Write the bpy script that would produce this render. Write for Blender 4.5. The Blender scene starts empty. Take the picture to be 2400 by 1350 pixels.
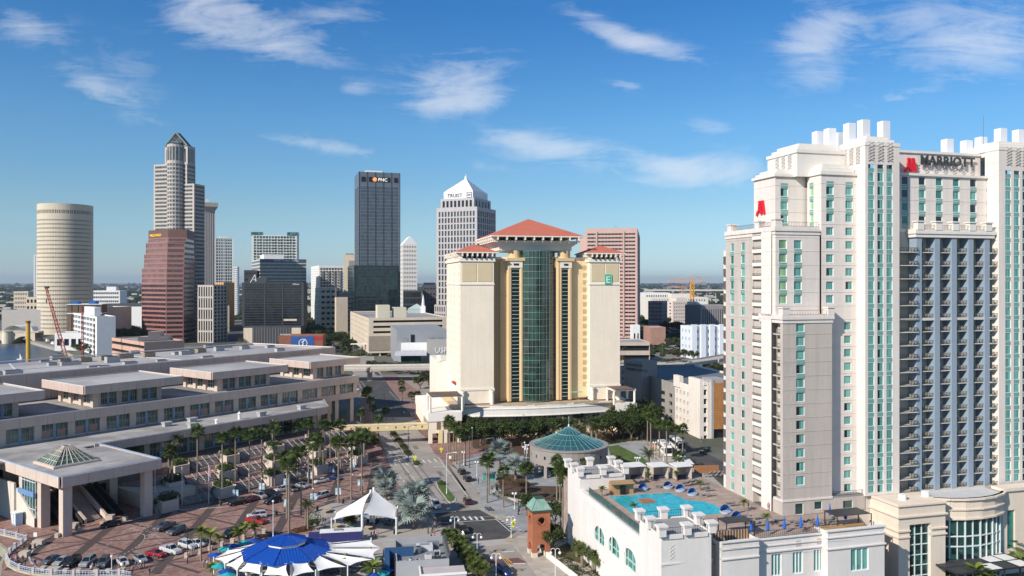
import bpy,bmesh,math,random
from mathutils import Vector,Matrix,noise
R=math.radians
PI=math.pi
rnd=random.Random(7)
scene=bpy.context.scene
C=scene.collection
#camera
F=1866.0
H=60.0
cd=bpy.data.cameras.new('camera')
cam=bpy.data.objects.new('camera',cd);C.objects.link(cam)
cd.sensor_width=36.0;cd.lens=36.0*F/2400.0
cd.clip_start=0.5;cd.clip_end=60000
cam.location=(0,0,H);cam.rotation_euler=(R(90),0,0);cd.shift_y=-15/2400.0
scene.camera=cam
#sun and sky
SUN_EL=33.0
SAZ=Vector((-0.71,-0.70)).normalized()
world=bpy.data.worlds.new('World');scene.world=world;world.use_nodes=True
wt=world.node_tree;wt.nodes.clear()
def wn(t,**k):
 n=wt.nodes.new(t)
 for a,b in k.items():setattr(n,a,b)
 return n
sky=wn('ShaderNodeTexSky',sky_type='NISHITA')
sky.sun_disc=False;sky.sun_elevation=R(SUN_EL)
sky.sun_rotation=math.atan2(SAZ.x,SAZ.y)
sky.altitude=0;sky.air_density=1.1;sky.dust_density=0.05;sky.ozone_density=4.0
SKY_STRENGTH=0.070
def wmath(op,a,b=None,c=None):
 n=wn('ShaderNodeMath',operation=op)
 for i,v in enumerate((a,b,c)):
  if v is None:continue
  if isinstance(v,(int,float)):n.inputs[i].default_value=v
  else:wt.links.new(v,n.inputs[i])
 return n.outputs[0]
tc=wn('ShaderNodeTexCoord');sx=wn('ShaderNodeSeparateXYZ');wt.links.new(tc.outputs['Generated'],sx.inputs[0])
X_,Y_,Z_=sx.outputs
ysafe=wmath('MAXIMUM',Y_,0.08)
U_=wmath('DIVIDE',X_,ysafe);V_=wmath('DIVIDE',Z_,ysafe)
cx=wn('ShaderNodeCombineXYZ');wt.links.new(U_,cx.inputs[0]);wt.links.new(V_,cx.inputs[1])
def wnoise(vec,scale,detail,rough,dist=0.0,mp=None):
 if mp:
  m=wn('ShaderNodeMapping');m.inputs['Rotation'].default_value=(0,0,mp[0]);m.inputs['Scale'].default_value=mp[1]
  wt.links.new(vec,m.inputs[0]);vec=m.outputs[0]
 n=wn('ShaderNodeTexNoise');n.inputs['Scale'].default_value=scale;n.inputs['Detail'].default_value=detail
 n.inputs['Roughness'].default_value=rough;n.inputs['Distortion'].default_value=dist
 wt.links.new(vec,n.inputs['Vector']);return n.outputs[0]
fib=wnoise(cx.outputs[0],7.0,10,0.66,1.6,(R(14),(1,4.5,1)))
fib2=wnoise(cx.outputs[0],17.0,7,0.65,0.6,(R(-14),(1,2.2,1)))
puff=wnoise(cx.outputs[0],9.0,9,0.66,0.4)
def blob(px,py,rx,ry,rot,k):
 u0,v0=(px-1200)/F,(660-py)/F
 m=wn('ShaderNodeMapping');m.vector_type='TEXTURE'
 m.inputs['Location'].default_value=(u0,v0,0);m.inputs['Rotation'].default_value=(0,0,R(rot));m.inputs['Scale'].default_value=(rx/F,ry/F,1)
 wt.links.new(cx.outputs[0],m.inputs[0])
 ln=wn('ShaderNodeVectorMath',operation='DOT_PRODUCT');wt.links.new(m.outputs[0],ln.inputs[0]);wt.links.new(m.outputs[0],ln.inputs[1])
 e=wmath('POWER',2.718,wmath('MULTIPLY',ln.outputs['Value'],-1.0))
 return wmath('MULTIPLY',e,k)
BL=[(1080,190,130,70,8,.85),(1060,245,120,26,5,.6),(830,208,50,22,0,.6),(235,205,110,42,-22,.75),(60,60,110,45,-12,.7),(490,20,110,60,10,.95),(620,70,150, 55, -8, .7), (800, 30, 120, 40, 0, .5), (1400,55,110,26,-28,.55),(1520,105,140,26,-16,.95),(1470,200,70,14,-3,.6),(1310,350,200,40,-4,.8),(1680,300,100,22,-3,.5),(1660,405,190,42,3,.9),(1560,385,80, 20, -8, .6), (700, 130, 200, 40, -10, .4), (1230,330,80,20,-10,.5),(820,350,130,20,-8,.62),(640,325,80,14,-6,.35),(1900,95,90,70,40,.72),(2010,60,170,60,12,.5),(2310,80,160,80,-6,.85),(2090,232,90, 16, 12, .65), (2200, 150, 200, 70, 10, .35), (350,285,90,12,-12,.3),(1140,392,60,12,-8,.3),(1960,170,120,30,20,.35),(320,150,90,50,-20,.3)]
BL=[b[:5]+(b[5]*1.22,)for b in BL]
acc=None
for b in BL:
 o=blob(*b);acc=o if acc is None else wmath('ADD',acc,o)
wide=wnoise(tc.outputs['Generated'],2.6,3,0.5)
wmask=wmath('MULTIPLY',wmath('MAXIMUM',wmath('SUBTRACT',wide,0.50),0),2.2)
inv=wmath('GREATER_THAN',wmath('ABSOLUTE',U_),0.75);inv2=wmath('GREATER_THAN',V_,0.45);inv3=wmath('LESS_THAN',Y_,0.08)
outm=wmath('MINIMUM',wmath('ADD',wmath('ADD',inv,inv2),inv3),1.0)
fib3=wnoise(tc.outputs['Generated'],7.0,8,0.62,0.6)
texm=wmath('ADD',wmath('MULTIPLY',fib,.55),wmath('ADD',wmath('MULTIPLY',fib2,.2),wmath('MULTIPLY',puff,.35)))
shape=wmath('MAXIMUM',wmath('SUBTRACT',wmath('ADD',texm,wmath('MULTIPLY',acc,.20)),.603),0)
shape=wmath('MULTIPLY',wmath('MULTIPLY',shape,wmath('MINIMUM',acc,1.0)),-4.6)
shape=wmath('MULTIPLY',wmath('SUBTRACT',1.0,wmath('POWER',2.718,shape)),.68)
outc=wmath('MULTIPLY',wmath('MAXIMUM',wmath('SUBTRACT',wmath('MULTIPLY',wmath('MULTIPLY',wmask,outm),fib3),0.04),0),1.5)
cl=wmath('MINIMUM',wmath('ADD',shape,outc),.82)
hz=wmath('MULTIPLY',cl,wmath('MINIMUM',wmath('MAXIMUM',wmath('MULTIPLY',Z_,8.0),0),1.0))
hs=wn('ShaderNodeHueSaturation');hs.inputs['Saturation'].default_value=1.15;hs.inputs['Value'].default_value=1.0
wt.links.new(sky.outputs[0],hs.inputs['Color'])
rp=wn('ShaderNodeValToRGB');wt.links.new(wmath('ADD',wmath('MULTIPLY',Z_,2.0),.1),rp.inputs[0]);es=rp.color_ramp.elements
es[0].position=.10;es[0].color=(.62,.86,1.42,1);es[1].position=.75;es[1].color=(.44,.88,1.18,1)
for p_,c_ in((1.0,(.85,1.0,1.05,1)),(.16,(.68,.88,1.24,1)),(.27,(.80,.93,1.06,1)),(.48,(.74,1.02,1.18,1))):e_=es.new(p_);e_.color=c_
gm=wn('ShaderNodeMixRGB',blend_type='MULTIPLY');gm.inputs[0].default_value=1.0;wt.links.new(rp.outputs[0],gm.inputs[2])
wt.links.new(hs.outputs[0],gm.inputs[1])
mx=wn('ShaderNodeMixRGB');mx.inputs[2].default_value=(9.3,9.4,9.6,1)
wt.links.new(hz,mx.inputs[0]);wt.links.new(gm.outputs[0],mx.inputs[1])
bg=wn('ShaderNodeBackground');bg.inputs[1].default_value=SKY_STRENGTH
wt.links.new(mx.outputs[0],bg.inputs[0])
wo=wn('ShaderNodeOutputWorld');wt.links.new(bg.outputs[0],wo.inputs[0])
sd=bpy.data.lights.new('sun','SUN');sd.energy=3.7;sd.angle=R(0.53);sd.color=(1.0,.93,.82)
so=bpy.data.objects.new('sun',sd);C.objects.link(so)
ce=math.cos(R(SUN_EL));sv=Vector((SAZ.x*ce,SAZ.y*ce,math.sin(R(SUN_EL))))
so.rotation_euler=sv.to_track_quat('Z','Y').to_euler();so.location=(-200,-200,300)
vs=scene.view_settings;vs.view_transform='Standard';vs.look='None';vs.exposure=0.55;vs.gamma=1.0
try:vs.use_curve_mapping=False
except Exception:pass
scene.cycles.max_bounces=5;scene.cycles.diffuse_bounces=3;scene.cycles.glossy_bounces=2
scene.cycles.transmission_bounces=2;scene.cycles.volume_bounces=0;scene.cycles.transparent_max_bounces=4
scene.cycles.caustics_reflective=False;scene.cycles.caustics_refractive=False
try:scene.cycles.use_denoising=True
except Exception:pass
#where a thing of the photo stands
def G(px,py,z=0.0):
 y=F*(H-z)/(py-660.0);return Vector((y*(px-1200)/F,y,z))
def XP(px,y):return y*(px-1200)/F
def ZP(py,y):return H-(py-660.0)*y/F
def K1(x,y):return(x/4.218,780+y/4.218)
def K2(x,y):return(400+x/4.5,780+y/4.5)
def K3(x,y):return(x/4.22,1030+y/4.22)
def K4(x,y):return(360+x/3.648,980+y/3.648)
def K5(x,y):return(800+x/2.754,860+y/2.754)
def K6(x,y):return(1220+x/3.293,940+y/3.293)
def K7(x,y):return(1700+x/3.4286,1060+y/3.4286)
def K8(x,y):return(460+x/4.0,1180+y/4.0)
def K9(x,y):return(1000+x/5.87,1120+y/5.87)
def KA(x,y):return(840+x/5.4,880+y/5.4)
class Frame:
 def __init__(s,o,u,v):s.o=Vector(o[:2]);s.u=Vector(u).normalized();s.v=Vector(v).normalized()
 def P(s,t,w=0.0):
  p=s.o+s.u*t+s.v*w;return(p.x,p.y)
 def t_at(s,px,w=0.0):
  k=(px-1200)/F;q=s.o+s.v*w;return(k*q.y-q.x)/(s.u.x-k*s.u.y)
 def s_at(s,px,t=0.0):
  k=(px-1200)/F;q=s.o+s.u*t;return(k*q.y-q.x)/(s.v.x-k*s.v.y)
 def loc(s,p):
  d=Vector(p[:2])-s.o
  det=s.u.x*s.v.y-s.u.y*s.v.x
  return((d.x*s.v.y-d.y*s.v.x)/det,(s.u.x*d.y-s.u.y*d.x)/det)
#materials
MATS={}
def mat(name,col,rough=.75,var=.10,scale=.25,bump=0.0,bscale=4.0,metal=0.0,spec=.4,streak=0.0,emit=None,snap=None,snapvar=.3,objrand=0.0,alt=None,altscale=.1, coat=0.0):
 if name in MATS:return MATS[name]
 m=bpy.data.materials.new(name);m.use_nodes=True;nt=m.node_tree;nd=nt.nodes;lk=nt.links
 bs=nd['Principled BSDF'];bs.inputs['Roughness'].default_value=rough;bs.inputs['Metallic'].default_value=metal
 bs.inputs['Specular IOR Level'].default_value=spec
 if coat:bs.inputs['Coat Weight'].default_value=coat;bs.inputs['Coat Roughness'].default_value=.06
 col=tuple(col)+(1,)if len(col)==3 else col
 ge=nd.new('ShaderNodeNewGeometry');pos=ge.outputs['Position']
 def nz(sc,det=4,vec=None,mp=None):
  v=vec or pos
  if mp:
   q=nd.new('ShaderNodeMapping');q.inputs['Scale'].default_value=mp;lk.new(v,q.inputs[0]);v=q.outputs[0]
  n=nd.new('ShaderNodeTexNoise');n.inputs['Scale'].default_value=sc;n.inputs['Detail'].default_value=det;n.inputs['Roughness'].default_value=.6
  lk.new(v,n.inputs['Vector']);return n.outputs[0]
 def mul(colr,fac,amt):
  mr=nd.new('ShaderNodeMapRange');mr.inputs['From Min'].default_value=.25;mr.inputs['From Max'].default_value=.75
  mr.inputs['To Min'].default_value=1-amt;mr.inputs['To Max'].default_value=1+amt;lk.new(fac,mr.inputs['Value'])
  vm=nd.new('ShaderNodeVectorMath');vm.operation='SCALE';lk.new(colr,vm.inputs[0]);lk.new(mr.outputs[0],vm.inputs['Scale']);return vm.outputs[0]
 rgb=nd.new('ShaderNodeRGB');rgb.outputs[0].default_value=col;out=rgb.outputs[0]
 if alt:
  cr=nd.new('ShaderNodeValToRGB');cr.color_ramp.elements[0].position=.42;cr.color_ramp.elements[1].position=.58
  lk.new(nz(altscale,5),cr.inputs[0]);mm=nd.new('ShaderNodeMixRGB');lk.new(cr.outputs[0],mm.inputs[0]);lk.new(out,mm.inputs[1]);mm.inputs[2].default_value=tuple(alt)+(1, );out=mm.outputs[0]
 if var:out=mul(out,nz(scale),var);out=mul(out,nz(scale*9,3),var*.6)
 if streak:out=mul(out,nz(.9,4,mp=(1,1,.06)),streak)
 if snap:
  sn=nd.new('ShaderNodeVectorMath');sn.operation='SNAP';lk.new(pos,sn.inputs[0]);sn.inputs[1].default_value=snap
  w=nd.new('ShaderNodeTexWhiteNoise');lk.new(sn.outputs[0],w.inputs[0]);out=mul(out,w.outputs['Value'],snapvar)
 if objrand:
  oi=nd.new('ShaderNodeObjectInfo');out=mul(out,oi.outputs['Random'],objrand)
 lk.new(out,bs.inputs['Base Color'])
 if bump:
  bp=nd.new('ShaderNodeBump');bp.inputs['Strength'].default_value=bump;bp.inputs['Distance'].default_value=.05
  lk.new(nz(bscale,5),bp.inputs['Height']);lk.new(bp.outputs[0],bs.inputs['Normal'])
 if emit:bs.inputs['Emission Color'].default_value=tuple(emit[:3])+(1,);bs.inputs['Emission Strength'].default_value=emit[3]
 MATS[name]=m;return m
def leafmat(name,c1,c2,rough=.6,scale=.35):
 if name in MATS:return MATS[name]
 m=bpy.data.materials.new(name);m.use_nodes=True;nt=m.node_tree;nd=nt.nodes;lk=nt.links
 bs=nd['Principled BSDF'];bs.inputs['Roughness'].default_value=rough;bs.inputs['Specular IOR Level'].default_value=.25
 ge=nd.new('ShaderNodeNewGeometry');n=nd.new('ShaderNodeTexNoise');n.inputs['Scale'].default_value=scale;n.inputs['Detail'].default_value=6;n.inputs['Roughness'].default_value=.75
 lk.new(ge.outputs['Position'],n.inputs['Vector'])
 mr=nd.new('ShaderNodeMapRange');mr.inputs['From Min'].default_value=.32;mr.inputs['From Max'].default_value=.68;lk.new(n.outputs[0],mr.inputs['Value'])
 mm=nd.new('ShaderNodeMixRGB');mm.inputs[1].default_value=tuple(c1)+(1,);mm.inputs[2].default_value=tuple(c2)+(1,);lk.new(mr.outputs[0],mm.inputs[0])
 oi=nd.new('ShaderNodeObjectInfo');m2=nd.new('ShaderNodeMapRange');m2.inputs['To Min'].default_value=.8;m2.inputs['To Max'].default_value=1.25;lk.new(oi.outputs['Random'], m2.inputs['Value'])
 vm=nd.new('ShaderNodeVectorMath');vm.operation='SCALE';lk.new(mm.outputs[0],vm.inputs[0]);lk.new(m2.outputs[0],vm.inputs['Scale'])
 tr=nd.new('ShaderNodeBsdfTranslucent');lk.new(vm.outputs[0],tr.inputs[0]);lk.new(vm.outputs[0],bs.inputs['Base Color'])
 ms=nd.new('ShaderNodeMixShader');ms.inputs[0].default_value=.22;lk.new(bs.outputs[0],ms.inputs[1]);lk.new(tr.outputs[0],ms.inputs[2])
 lk.new(ms.outputs[0],nd['Material Output'].inputs[0]);MATS[name]=m;return m
#mesh builder (world coordinates, several materials)
WL={}
class MB:
 def __init__(s):s.v=[];s.f=[];s.m=[]
 def poly(s,pts,m=0):
  i=len(s.v);s.v.extend([tuple(p)for p in pts]);s.f.append(tuple(range(i,i+len(pts))));s.m.append(m)
 def quad(s,a,b,c,d,m=0):s.poly((a,b,c,d),m)
 def prism(s,pts,z0,z1,m=0,mt=None,bottom=True,top=True):
  n=len(pts);a=sum(pts[i][0]*pts[(i+1)%n][1]-pts[(i+1)%n][0]*pts[i][1]for i in range(n))
  if a<0:pts=list(reversed(pts))
  i0=len(s.v);s.v.extend([(p[0],p[1],z0)for p in pts]);s.v.extend([(p[0],p[1],z1)for p in pts])
  for i in range(n):
   j=(i+1)%n;s.f.append((i0+i,i0+j,i0+n+j,i0+n+i));s.m.append(m)
  if top:s.f.append(tuple(i0+n+i for i in range(n)));s.m.append(m if mt is None else mt)
  if bottom:s.f.append(tuple(i0+i for i in reversed(range(n))));s.m.append(m)
 def box(s,x0,y0,z0,x1,y1,z1,m=0):s.prism([(x0,y0),(x1,y0),(x1,y1),(x0,y1)],z0,z1,m)
 def seg(s,p,q,w,z0,z1,m=0,off=0.0):
  p=Vector(p[:2]);q=Vector(q[:2]);d=(q-p);L=d.length
  if L<1e-6:return
  d/=L;n=Vector((d.y,-d.x));a=p+n*off;b=q+n*off
  s.prism([a,b,b+n*w,a+n*w],z0,z1,m)
 def rbox(s,c,d,lx,ly,z0,z1,m=0):
  c=Vector(c[:2]);d=Vector(d[:2]).normalized();n=Vector((-d.y,d.x))
  s.prism([c-d*lx/2-n*ly/2,c+d*lx/2-n*ly/2,c+d*lx/2+n*ly/2,c-d*lx/2+n*ly/2],z0,z1,m)
 def cone(s,c,r0,r1,z0,z1,n=12,m=0,a0=0.0,sweep=None,caps=True,c1=None):
  c1=c1 or c;pts0=[];pts1=[]
  for i in range(n):
   a=a0+2*PI*i/n;pts0.append((c[0]+r0*math.cos(a),c[1]+r0*math.sin(a),z0));pts1.append((c1[0]+r1*math.cos(a),c1[1]+r1*math.sin(a),z1))
  i0=len(s.v);s.v.extend(pts0);s.v.extend(pts1)
  for i in range(n):
   j=(i+1)%n;s.f.append((i0+i,i0+j,i0+n+j,i0+n+i));s.m.append(m)
  if caps:s.f.append(tuple(i0+n+i for i in range(n)));s.m.append(m);s.f.append(tuple(i0+i for i in reversed(range(n))));s.m.append(m)
 def tube(s,p,q,r,n=5,m=0,r1=None):
  p=Vector(p);q=Vector(q);d=q-p
  if d.length<1e-6:return
  r1=r if r1 is None else r1
  d.normalize();a=d.orthogonal().normalized();b=d.cross(a);i0=len(s.v)
  for base,rr in((p,r),(q,r1)):
   for i in range(n):
    t=2*PI*i/n;s.v.append(tuple(base+a*rr*math.cos(t)+b*rr*math.sin(t)))
  for i in range(n):
   j=(i+1)%n;s.f.append((i0+i,i0+j,i0+n+j,i0+n+i));s.m.append(m)
  s.f.append(tuple(i0+n+i for i in range(n)));s.m.append(m);s.f.append(tuple(i0+i for i in reversed(range(n))));s.m.append(m)
 def path(s,pts,r,n=5,m=0):
  for i in range(len(pts)-1):s.tube(pts[i],pts[i+1],r,n,m)
 def pyramid(s,pts,z0,apex,m=0):
  n=len(pts);a=sum(pts[i][0]*pts[(i+1)%n][1]-pts[(i+1)%n][0]*pts[i][1]for i in range(n))
  if a<0:pts=list(reversed(pts))
  for i in range(n):
   j=(i+1)%n;s.poly([(pts[i][0],pts[i][1],z0),(pts[j][0],pts[j][1],z0),apex],m)
  s.poly([(p[0],p[1],z0)for p in reversed(pts)],m)
 def wall(s,p0,p1,z0,z1,holes=(),zs=(),depth=.25,m=0,mr=None,rects=None):
  """wall seen from outside left->right p0->p1; holes = (u0,u1) list x zs = (z0,z1) list, or rects list (u0,u1,za,zb)"""
  p0=Vector(p0[:2]);p1=Vector(p1[:2]);d=p1-p0;L=d.length;d/=L;n=Vector((d.y,-d.x));mr=m if mr is None else mr
  rs=rects if rects is not None else[(a,b,c,e)for(a,b)in holes for(c,e)in zs]
  us=sorted({0.0,L}|{round(r[0],4)for r in rs}|{round(r[1],4)for r in rs});zz=sorted({z0,z1}|{round(r[2],4)for r in rs}|{round(r[3],4)for r in rs})
  us=[u for u in us if-1e-4<=u<=L+1e-4];zz=[z for z in zz if z0-1e-4<=z<=z1+1e-4]
  def pt(u,z,dd=0.0):q=p0+d*u-n*dd;return(q.x,q.y,z)
  hs=set()
  for r in rs:
   for i in range(len(us)-1):
    if us[i]>=r[0]-1e-3 and us[i+1]<=r[1]+1e-3:
     for j in range(len(zz)-1):
      if zz[j]>=r[2]-1e-3 and zz[j+1]<=r[3]+1e-3:hs.add((i,j))
  if not rs:s.quad(pt(0,z0),pt(L,z0),pt(L,z1),pt(0,z1),m);return
  for j in range(len(zz)-1):
   i=0
   while i<len(us)-1:
    if(i,j)in hs:i+=1;continue
    k=i
    while k+1<len(us)-1 and(k+1,j)not in hs:k+=1
    s.quad(pt(us[i],zz[j]),pt(us[k+1],zz[j]),pt(us[k+1],zz[j+1]),pt(us[i],zz[j+1]),m);i=k+1
  for r in rs:
   a,b,c,e=r[:4]
   s.quad(pt(a,c),pt(a,c,depth),pt(a,e,depth),pt(a,e),mr);s.quad(pt(b,c,depth),pt(b,c),pt(b,e),pt(b,e,depth),mr)
   s.quad(pt(a,c),pt(b,c),pt(b,c,depth),pt(a,c,depth),mr);s.quad(pt(a,e,depth),pt(b,e,depth),pt(b,e),pt(a,e),mr)
 def build(s,name,mats,parent=None,smooth=False,local=False,kind=None):
  o=(0,0,0)if(parent is None or local)else WL.get(parent.name,(0,0,0))
  me=bpy.data.meshes.new(name)
  me.from_pydata([(v[0]-o[0],v[1]-o[1],v[2]-o[2])for v in s.v],[],s.f)
  for mm in(mats if isinstance(mats,(list,tuple))else[mats]):me.materials.append(mm)
  me.polygons.foreach_set('material_index',s.m)
  if smooth:me.polygons.foreach_set('use_smooth',[True]*len(me.polygons))
  me.update()
  ob=bpy.data.objects.new(name,me);C.objects.link(ob)
  if parent:ob.parent=parent;WL[ob.name]=o
  if kind:ob['kind']=kind
  return ob
def recenter(ob,base):
 """move a top-level mesh object's origin to its base"""
 b=Vector(base);ob.data.transform(Matrix.Translation(-b));ob.location=b;WL[ob.name]=tuple(b);return ob
def tag(o,label=None,cat=None,group=None,kind=None):
 if label:o['label']=label
 if cat:o['category']=cat
 if group:o['group']=group
 if kind:o['kind']=kind
 return o
def thing(name,loc,label=None,cat=None,group=None):
 o=bpy.data.objects.new(name,None);C.objects.link(o);loc=(loc[0],loc[1],loc[2]if len(loc)>2 else 0.0)
 o.location=loc;o.empty_display_size=.5;WL[o.name]=loc;return tag(o,label,cat,group)
def inst(name,me,parent,loc,rz=0.0,scale=None,rot=None):
 """a child object sharing mesh data; loc in world coordinates"""
 ob=bpy.data.objects.new(name,me);C.objects.link(ob);o=WL.get(parent.name,(0,0,0))if parent else(0,0,0)
 ob.location=(loc[0]-o[0],loc[1]-o[1],loc[2]-o[2]);ob.rotation_euler=rot or(0,0,rz)
 if scale:ob.scale=scale
 if parent:ob.parent=parent
 return ob
def copy_tree(o,parent=None):
 c=o.copy();C.objects.link(c);c.parent=parent
 for ch in o.children:copy_tree(ch,c)
 return c
def struct(name,pts,z0,z1=None,m=None,parent=None):
 b=MB()
 if z1 is None:b.poly([(p[0],p[1],z0)for p in pts]);
 else:b.prism(pts,z0,z1)
 if z1 is None:
  n=len(pts);a=sum(pts[i][0]*pts[(i+1)%n][1]-pts[(i+1)%n][0]*pts[i][1]for i in range(n))
  if a<0:b.f[0]=tuple(reversed(b.f[0]))
 ob=b.build(name,m,parent)
 if parent is None:ob['kind']='structure'
 return ob
def meshof(b,name,mats,smooth=False):
 o=b.build(name,mats,None,smooth);me=o.data;bpy.data.objects.remove(o);return me
ORD=['first','second','third','fourth','fifth','sixth','seventh','eighth','ninth','tenth','eleventh','twelfth','thirteenth','fourteenth','fifteenth','sixteenth', 'seventeenth', 'eighteenth', 'nineteenth','twentieth','twenty-first','twenty-second','twenty-third','twenty-fourth','twenty-fifth','twenty-sixth','twenty-seventh','twenty-eighth','twenty-ninth', 'thirtieth']
def text(s,size,m,parent,loc,rz,ext=.05,name='lettering',rx=90,align='LEFT',bold=0.0,spacing=1.0,up=0.0):
 cu=bpy.data.curves.new(name,'FONT');cu.body=s;cu.size=size;cu.extrude=ext;cu.offset=bold;cu.resolution_u=2;cu.align_x=align;cu.space_character=spacing
 t=bpy.data.objects.new(name,cu);C.objects.link(t)
 bpy.context.view_layer.update();dg=bpy.context.evaluated_depsgraph_get()
 me=bpy.data.meshes.new_from_object(t.evaluated_get(dg));bpy.data.objects.remove(t);me.materials.clear();me.materials.append(m)
 return inst(name,me,parent,loc,rot=(R(rx),0,rz))
def ang(d):return math.atan2(d[1],d[0])
#the palette
concrete=mat('concrete',(.50,.43,.37),.85,.10,.15,.15,6,streak=.07)
white=mat('white_paint',(.80,.79,.77),.6,.05,.3,streak=.04)
cream=mat('cream_stucco',(.76,.68,.52),.85,.05,.2,.08,streak=.05)
dark=mat('dark_metal',(.03,.032,.035),.45,.1)
steel=mat('brushed_steel',(.42,.43,.44),.35,.08,metal=.7)
whitem=mat('white_metal',(.78,.79,.8),.4,.04)
glass_dark=mat('dark_glass',(.012,.022,.026),.07,.2,.08,spec=.9)
glass_green=mat('green_glass',(.015,.06,.055),.06,.25,.1,spec=.9)
black=mat('black_rubber',(.015,.015,.016),.7,.1)
roofgrey=mat('roof_membrane',(.36,.35,.35),.9,.12,.07,.1,3,alt=(.25,.245,.25),altscale=.035)
HAZE=0.00004
#ground, water, roads
from mathutils.geometry import tessellate_polygon
groundm=mat('city_ground',(.10,.105,.075),.95,.25,.012,alt=(.17,.165,.15),altscale=.02)
asphalt=mat('dark_asphalt',(.062,.060,.060),.9,.15,.15,.2,8,alt=(.085,.08,.078),altscale=.2)
roadm=mat('pale_worn_asphalt',(.36,.32,.285),.9,.10,.12,.2,8,alt=(.31,.275,.245),altscale=.09)
walkm=mat('grey_sidewalk',(.33,.335,.34),.9,.10,.2,.1,5,snap=(1.8,1.8,5),snapvar=.07,alt=(.29,.295,.30),altscale=.12)
pavem=mat('warm_paving',(.42,.37,.32),.9,.10,.2,.1,5,snap=(1.5,1.5,5),snapvar=.08)
brickp=mat('red_brick_paving',(.26,.15,.125),.9,.14,.13,.2,6,alt=(.30,.18,.15),altscale=.12,snap=(.8,.8,5),snapvar=.16)
brickd=mat('dark_brick_band',(.088,.062,.058),.9,.14,.2,.2,6)
kerbm=mat('kerb_concrete',(.46,.44,.41),.85,.1)
linem=mat('road_paint',(.70,.70,.68),.8,.18,1.5)
yellowl=mat('yellow_road_paint',(.62,.38,.07),.8,.2,1.5)
waterm=mat('river_water',(.012,.048,.115),.34,.25,.02,.8,.5,spec=.28,alt=(.10,.085,.055),altscale=.006)
grassm=mat('lawn_grass',(.070,.115,.022),.95,.2,.3,.5,12,alt=(.09,.13,.03),altscale=.3)
trackm=mat('track_bed',(.15,.115,.085),.9,.15,.3)
CFO=Frame((-103.6,241.7),(.595,.804),(.804,-.595))
def CF(a,n):return CFO.P(a,n)
def gp(lst,z=0.0,k=None):return[tuple(G(*(k(*p)if k else p),z))for p in lst]
hole=[G(170,832)[:2],G(141,819)[:2],G(95,807)[:2],G(60,797)[:2],(-560,850),(-700,905),(-1500,1250),(-1900,1200),(-1500,300),(-700,-60),(-330,-100),G(-60, 1480)[:2], G(2, 1352)[:2], G(5, 1322)[:2], G(22,1290)[:2],G(0,1272)[:2],CF(-72,18),CF(-120,-60),CF(-80,-118),CF(30,-118)]
outer=[(-30000,-300),(30000,-300),(30000,30000),(-30000,30000)]
polys=[[Vector((p[0],p[1],0))for p in outer],[Vector((p[0],p[1],0))for p in hole]]
tris=tessellate_polygon(polys);allp=[p for l in polys for p in l]
gb=MB()
for t in tris:
 a,b,c=(allp[i]for i in t)
 if(b-a).cross(c-a).z<0:b,c=c,b
 gb.poly([a,b,c])
tag(gb.build('ground',groundm),kind='structure')
wb=MB();wb.poly([(-2500,-300,-2.2),(0,-300,-2.2),(0,1500,-2.2),(-2500,1500,-2.2)])
tag(wb.build('water',waterm),kind='structure')
sb=MB()
for i in range(len(hole)):
 p,q=hole[i],hole[(i+1)%len(hole)]
 p=Vector(p[:2]);q=Vector(q[:2])
 if p.x<-550 or q.x<-550:continue
 sb.seg(p,q,.6,-3.2,.06,off=-.6);sb.seg(p,q,.6,-3.2,.06)
sea=sb.build('quay_wall',mat('quay_concrete',(.36,.34,.27),.9,.2,.3,streak=.2));tag(sea,'long pale concrete quay wall round the river basin','quay wall')
road_px=[(838,812),(815,850),(838,893),(887,1012),(909,1078),(934,1139),(985,1180),(1020,1219),(1080,1272),(1128,1346),(1180,1450),(1330,1450),(1254,1343), (1200, 1272), (1222, 1248), (1165, 1214), (1123,1190),(1127,1154),(1076,1103),(1032,1075),(1018,1063),(974,987),(905,896),(880,850),(870,812)]
struct('street',gp(road_px),.012,m=roadm)
struct('street_shadow',gp([(838,893),(905,893),(966,978),(876,978)]),.020,m=asphalt)  # dark sheet standing in for the shadow across the far street
struct('intersection',gp([(600,940),(890,922),(1010,985),(1165,1040),(1060,1108),(800,1130),(620,1000)],k=K5),.020,m=asphalt)
struct('red_brick_crossing',gp([(910,1250),(1140,1232),(1200,1262),(940,1285)],k=K5),.021,m=mat('crossing_brick',(.15,.075,.065),.9,.15))
struct('pale_crossing',gp([(800,1130),(1060,1112),(1110,1140),(830,1170)],k=K5),.021,m=mat('pale_crossing',(.42,.39,.36),.9,.1))
struct('tramway',gp([(480,395),(545,395),(720,545),(960,560),(1210,590),(1210,620),(900,600),(690,580),(600,510)],k=K5),.02,m=trackm)
rb=MB()
for off in(0,16,38,54):
 pts=gp([(488+off*.6,395),(600+off*.75,490+off*.1),(700+off*.5,568-off*.25),(900,598-off*.5),(1210,616-off*.45)],k=K5)
 for p,q in zip(pts,pts[1:]):rb.seg(p,q,.12,.02,.05)
tag(rb.build('tram_rail',steel),'four thin steel tram rails curving beside the wide street','rails')
struct('side_street',gp([(1500,1005),(1545,1005),(1700,1085),(1760,1130),(1760,1190),(1650,1100),(1520,1035)]),.014,m=asphalt)
struct('car_park_ground',gp([(1440,820),(1700,835),(1700,858),(1440,872)]),.012,m=mat('car_park_ground',(.21,.185,.165),.9,.12,.1))
struct('highway',gp([(1440,795),(1530,800),(1700,828),(1700,838),(1520,808),(1440,803)]),.016,m=roadm)
struct('avenue',gp([(484,810),(545,775),(552,760),(568,760),(560,790),(540,830)]),.012,m=asphalt)
struct('downtown_street',gp([(720,800),(840,812),(840,830),(700,845),(640,830)]),.013,m=asphalt)
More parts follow.
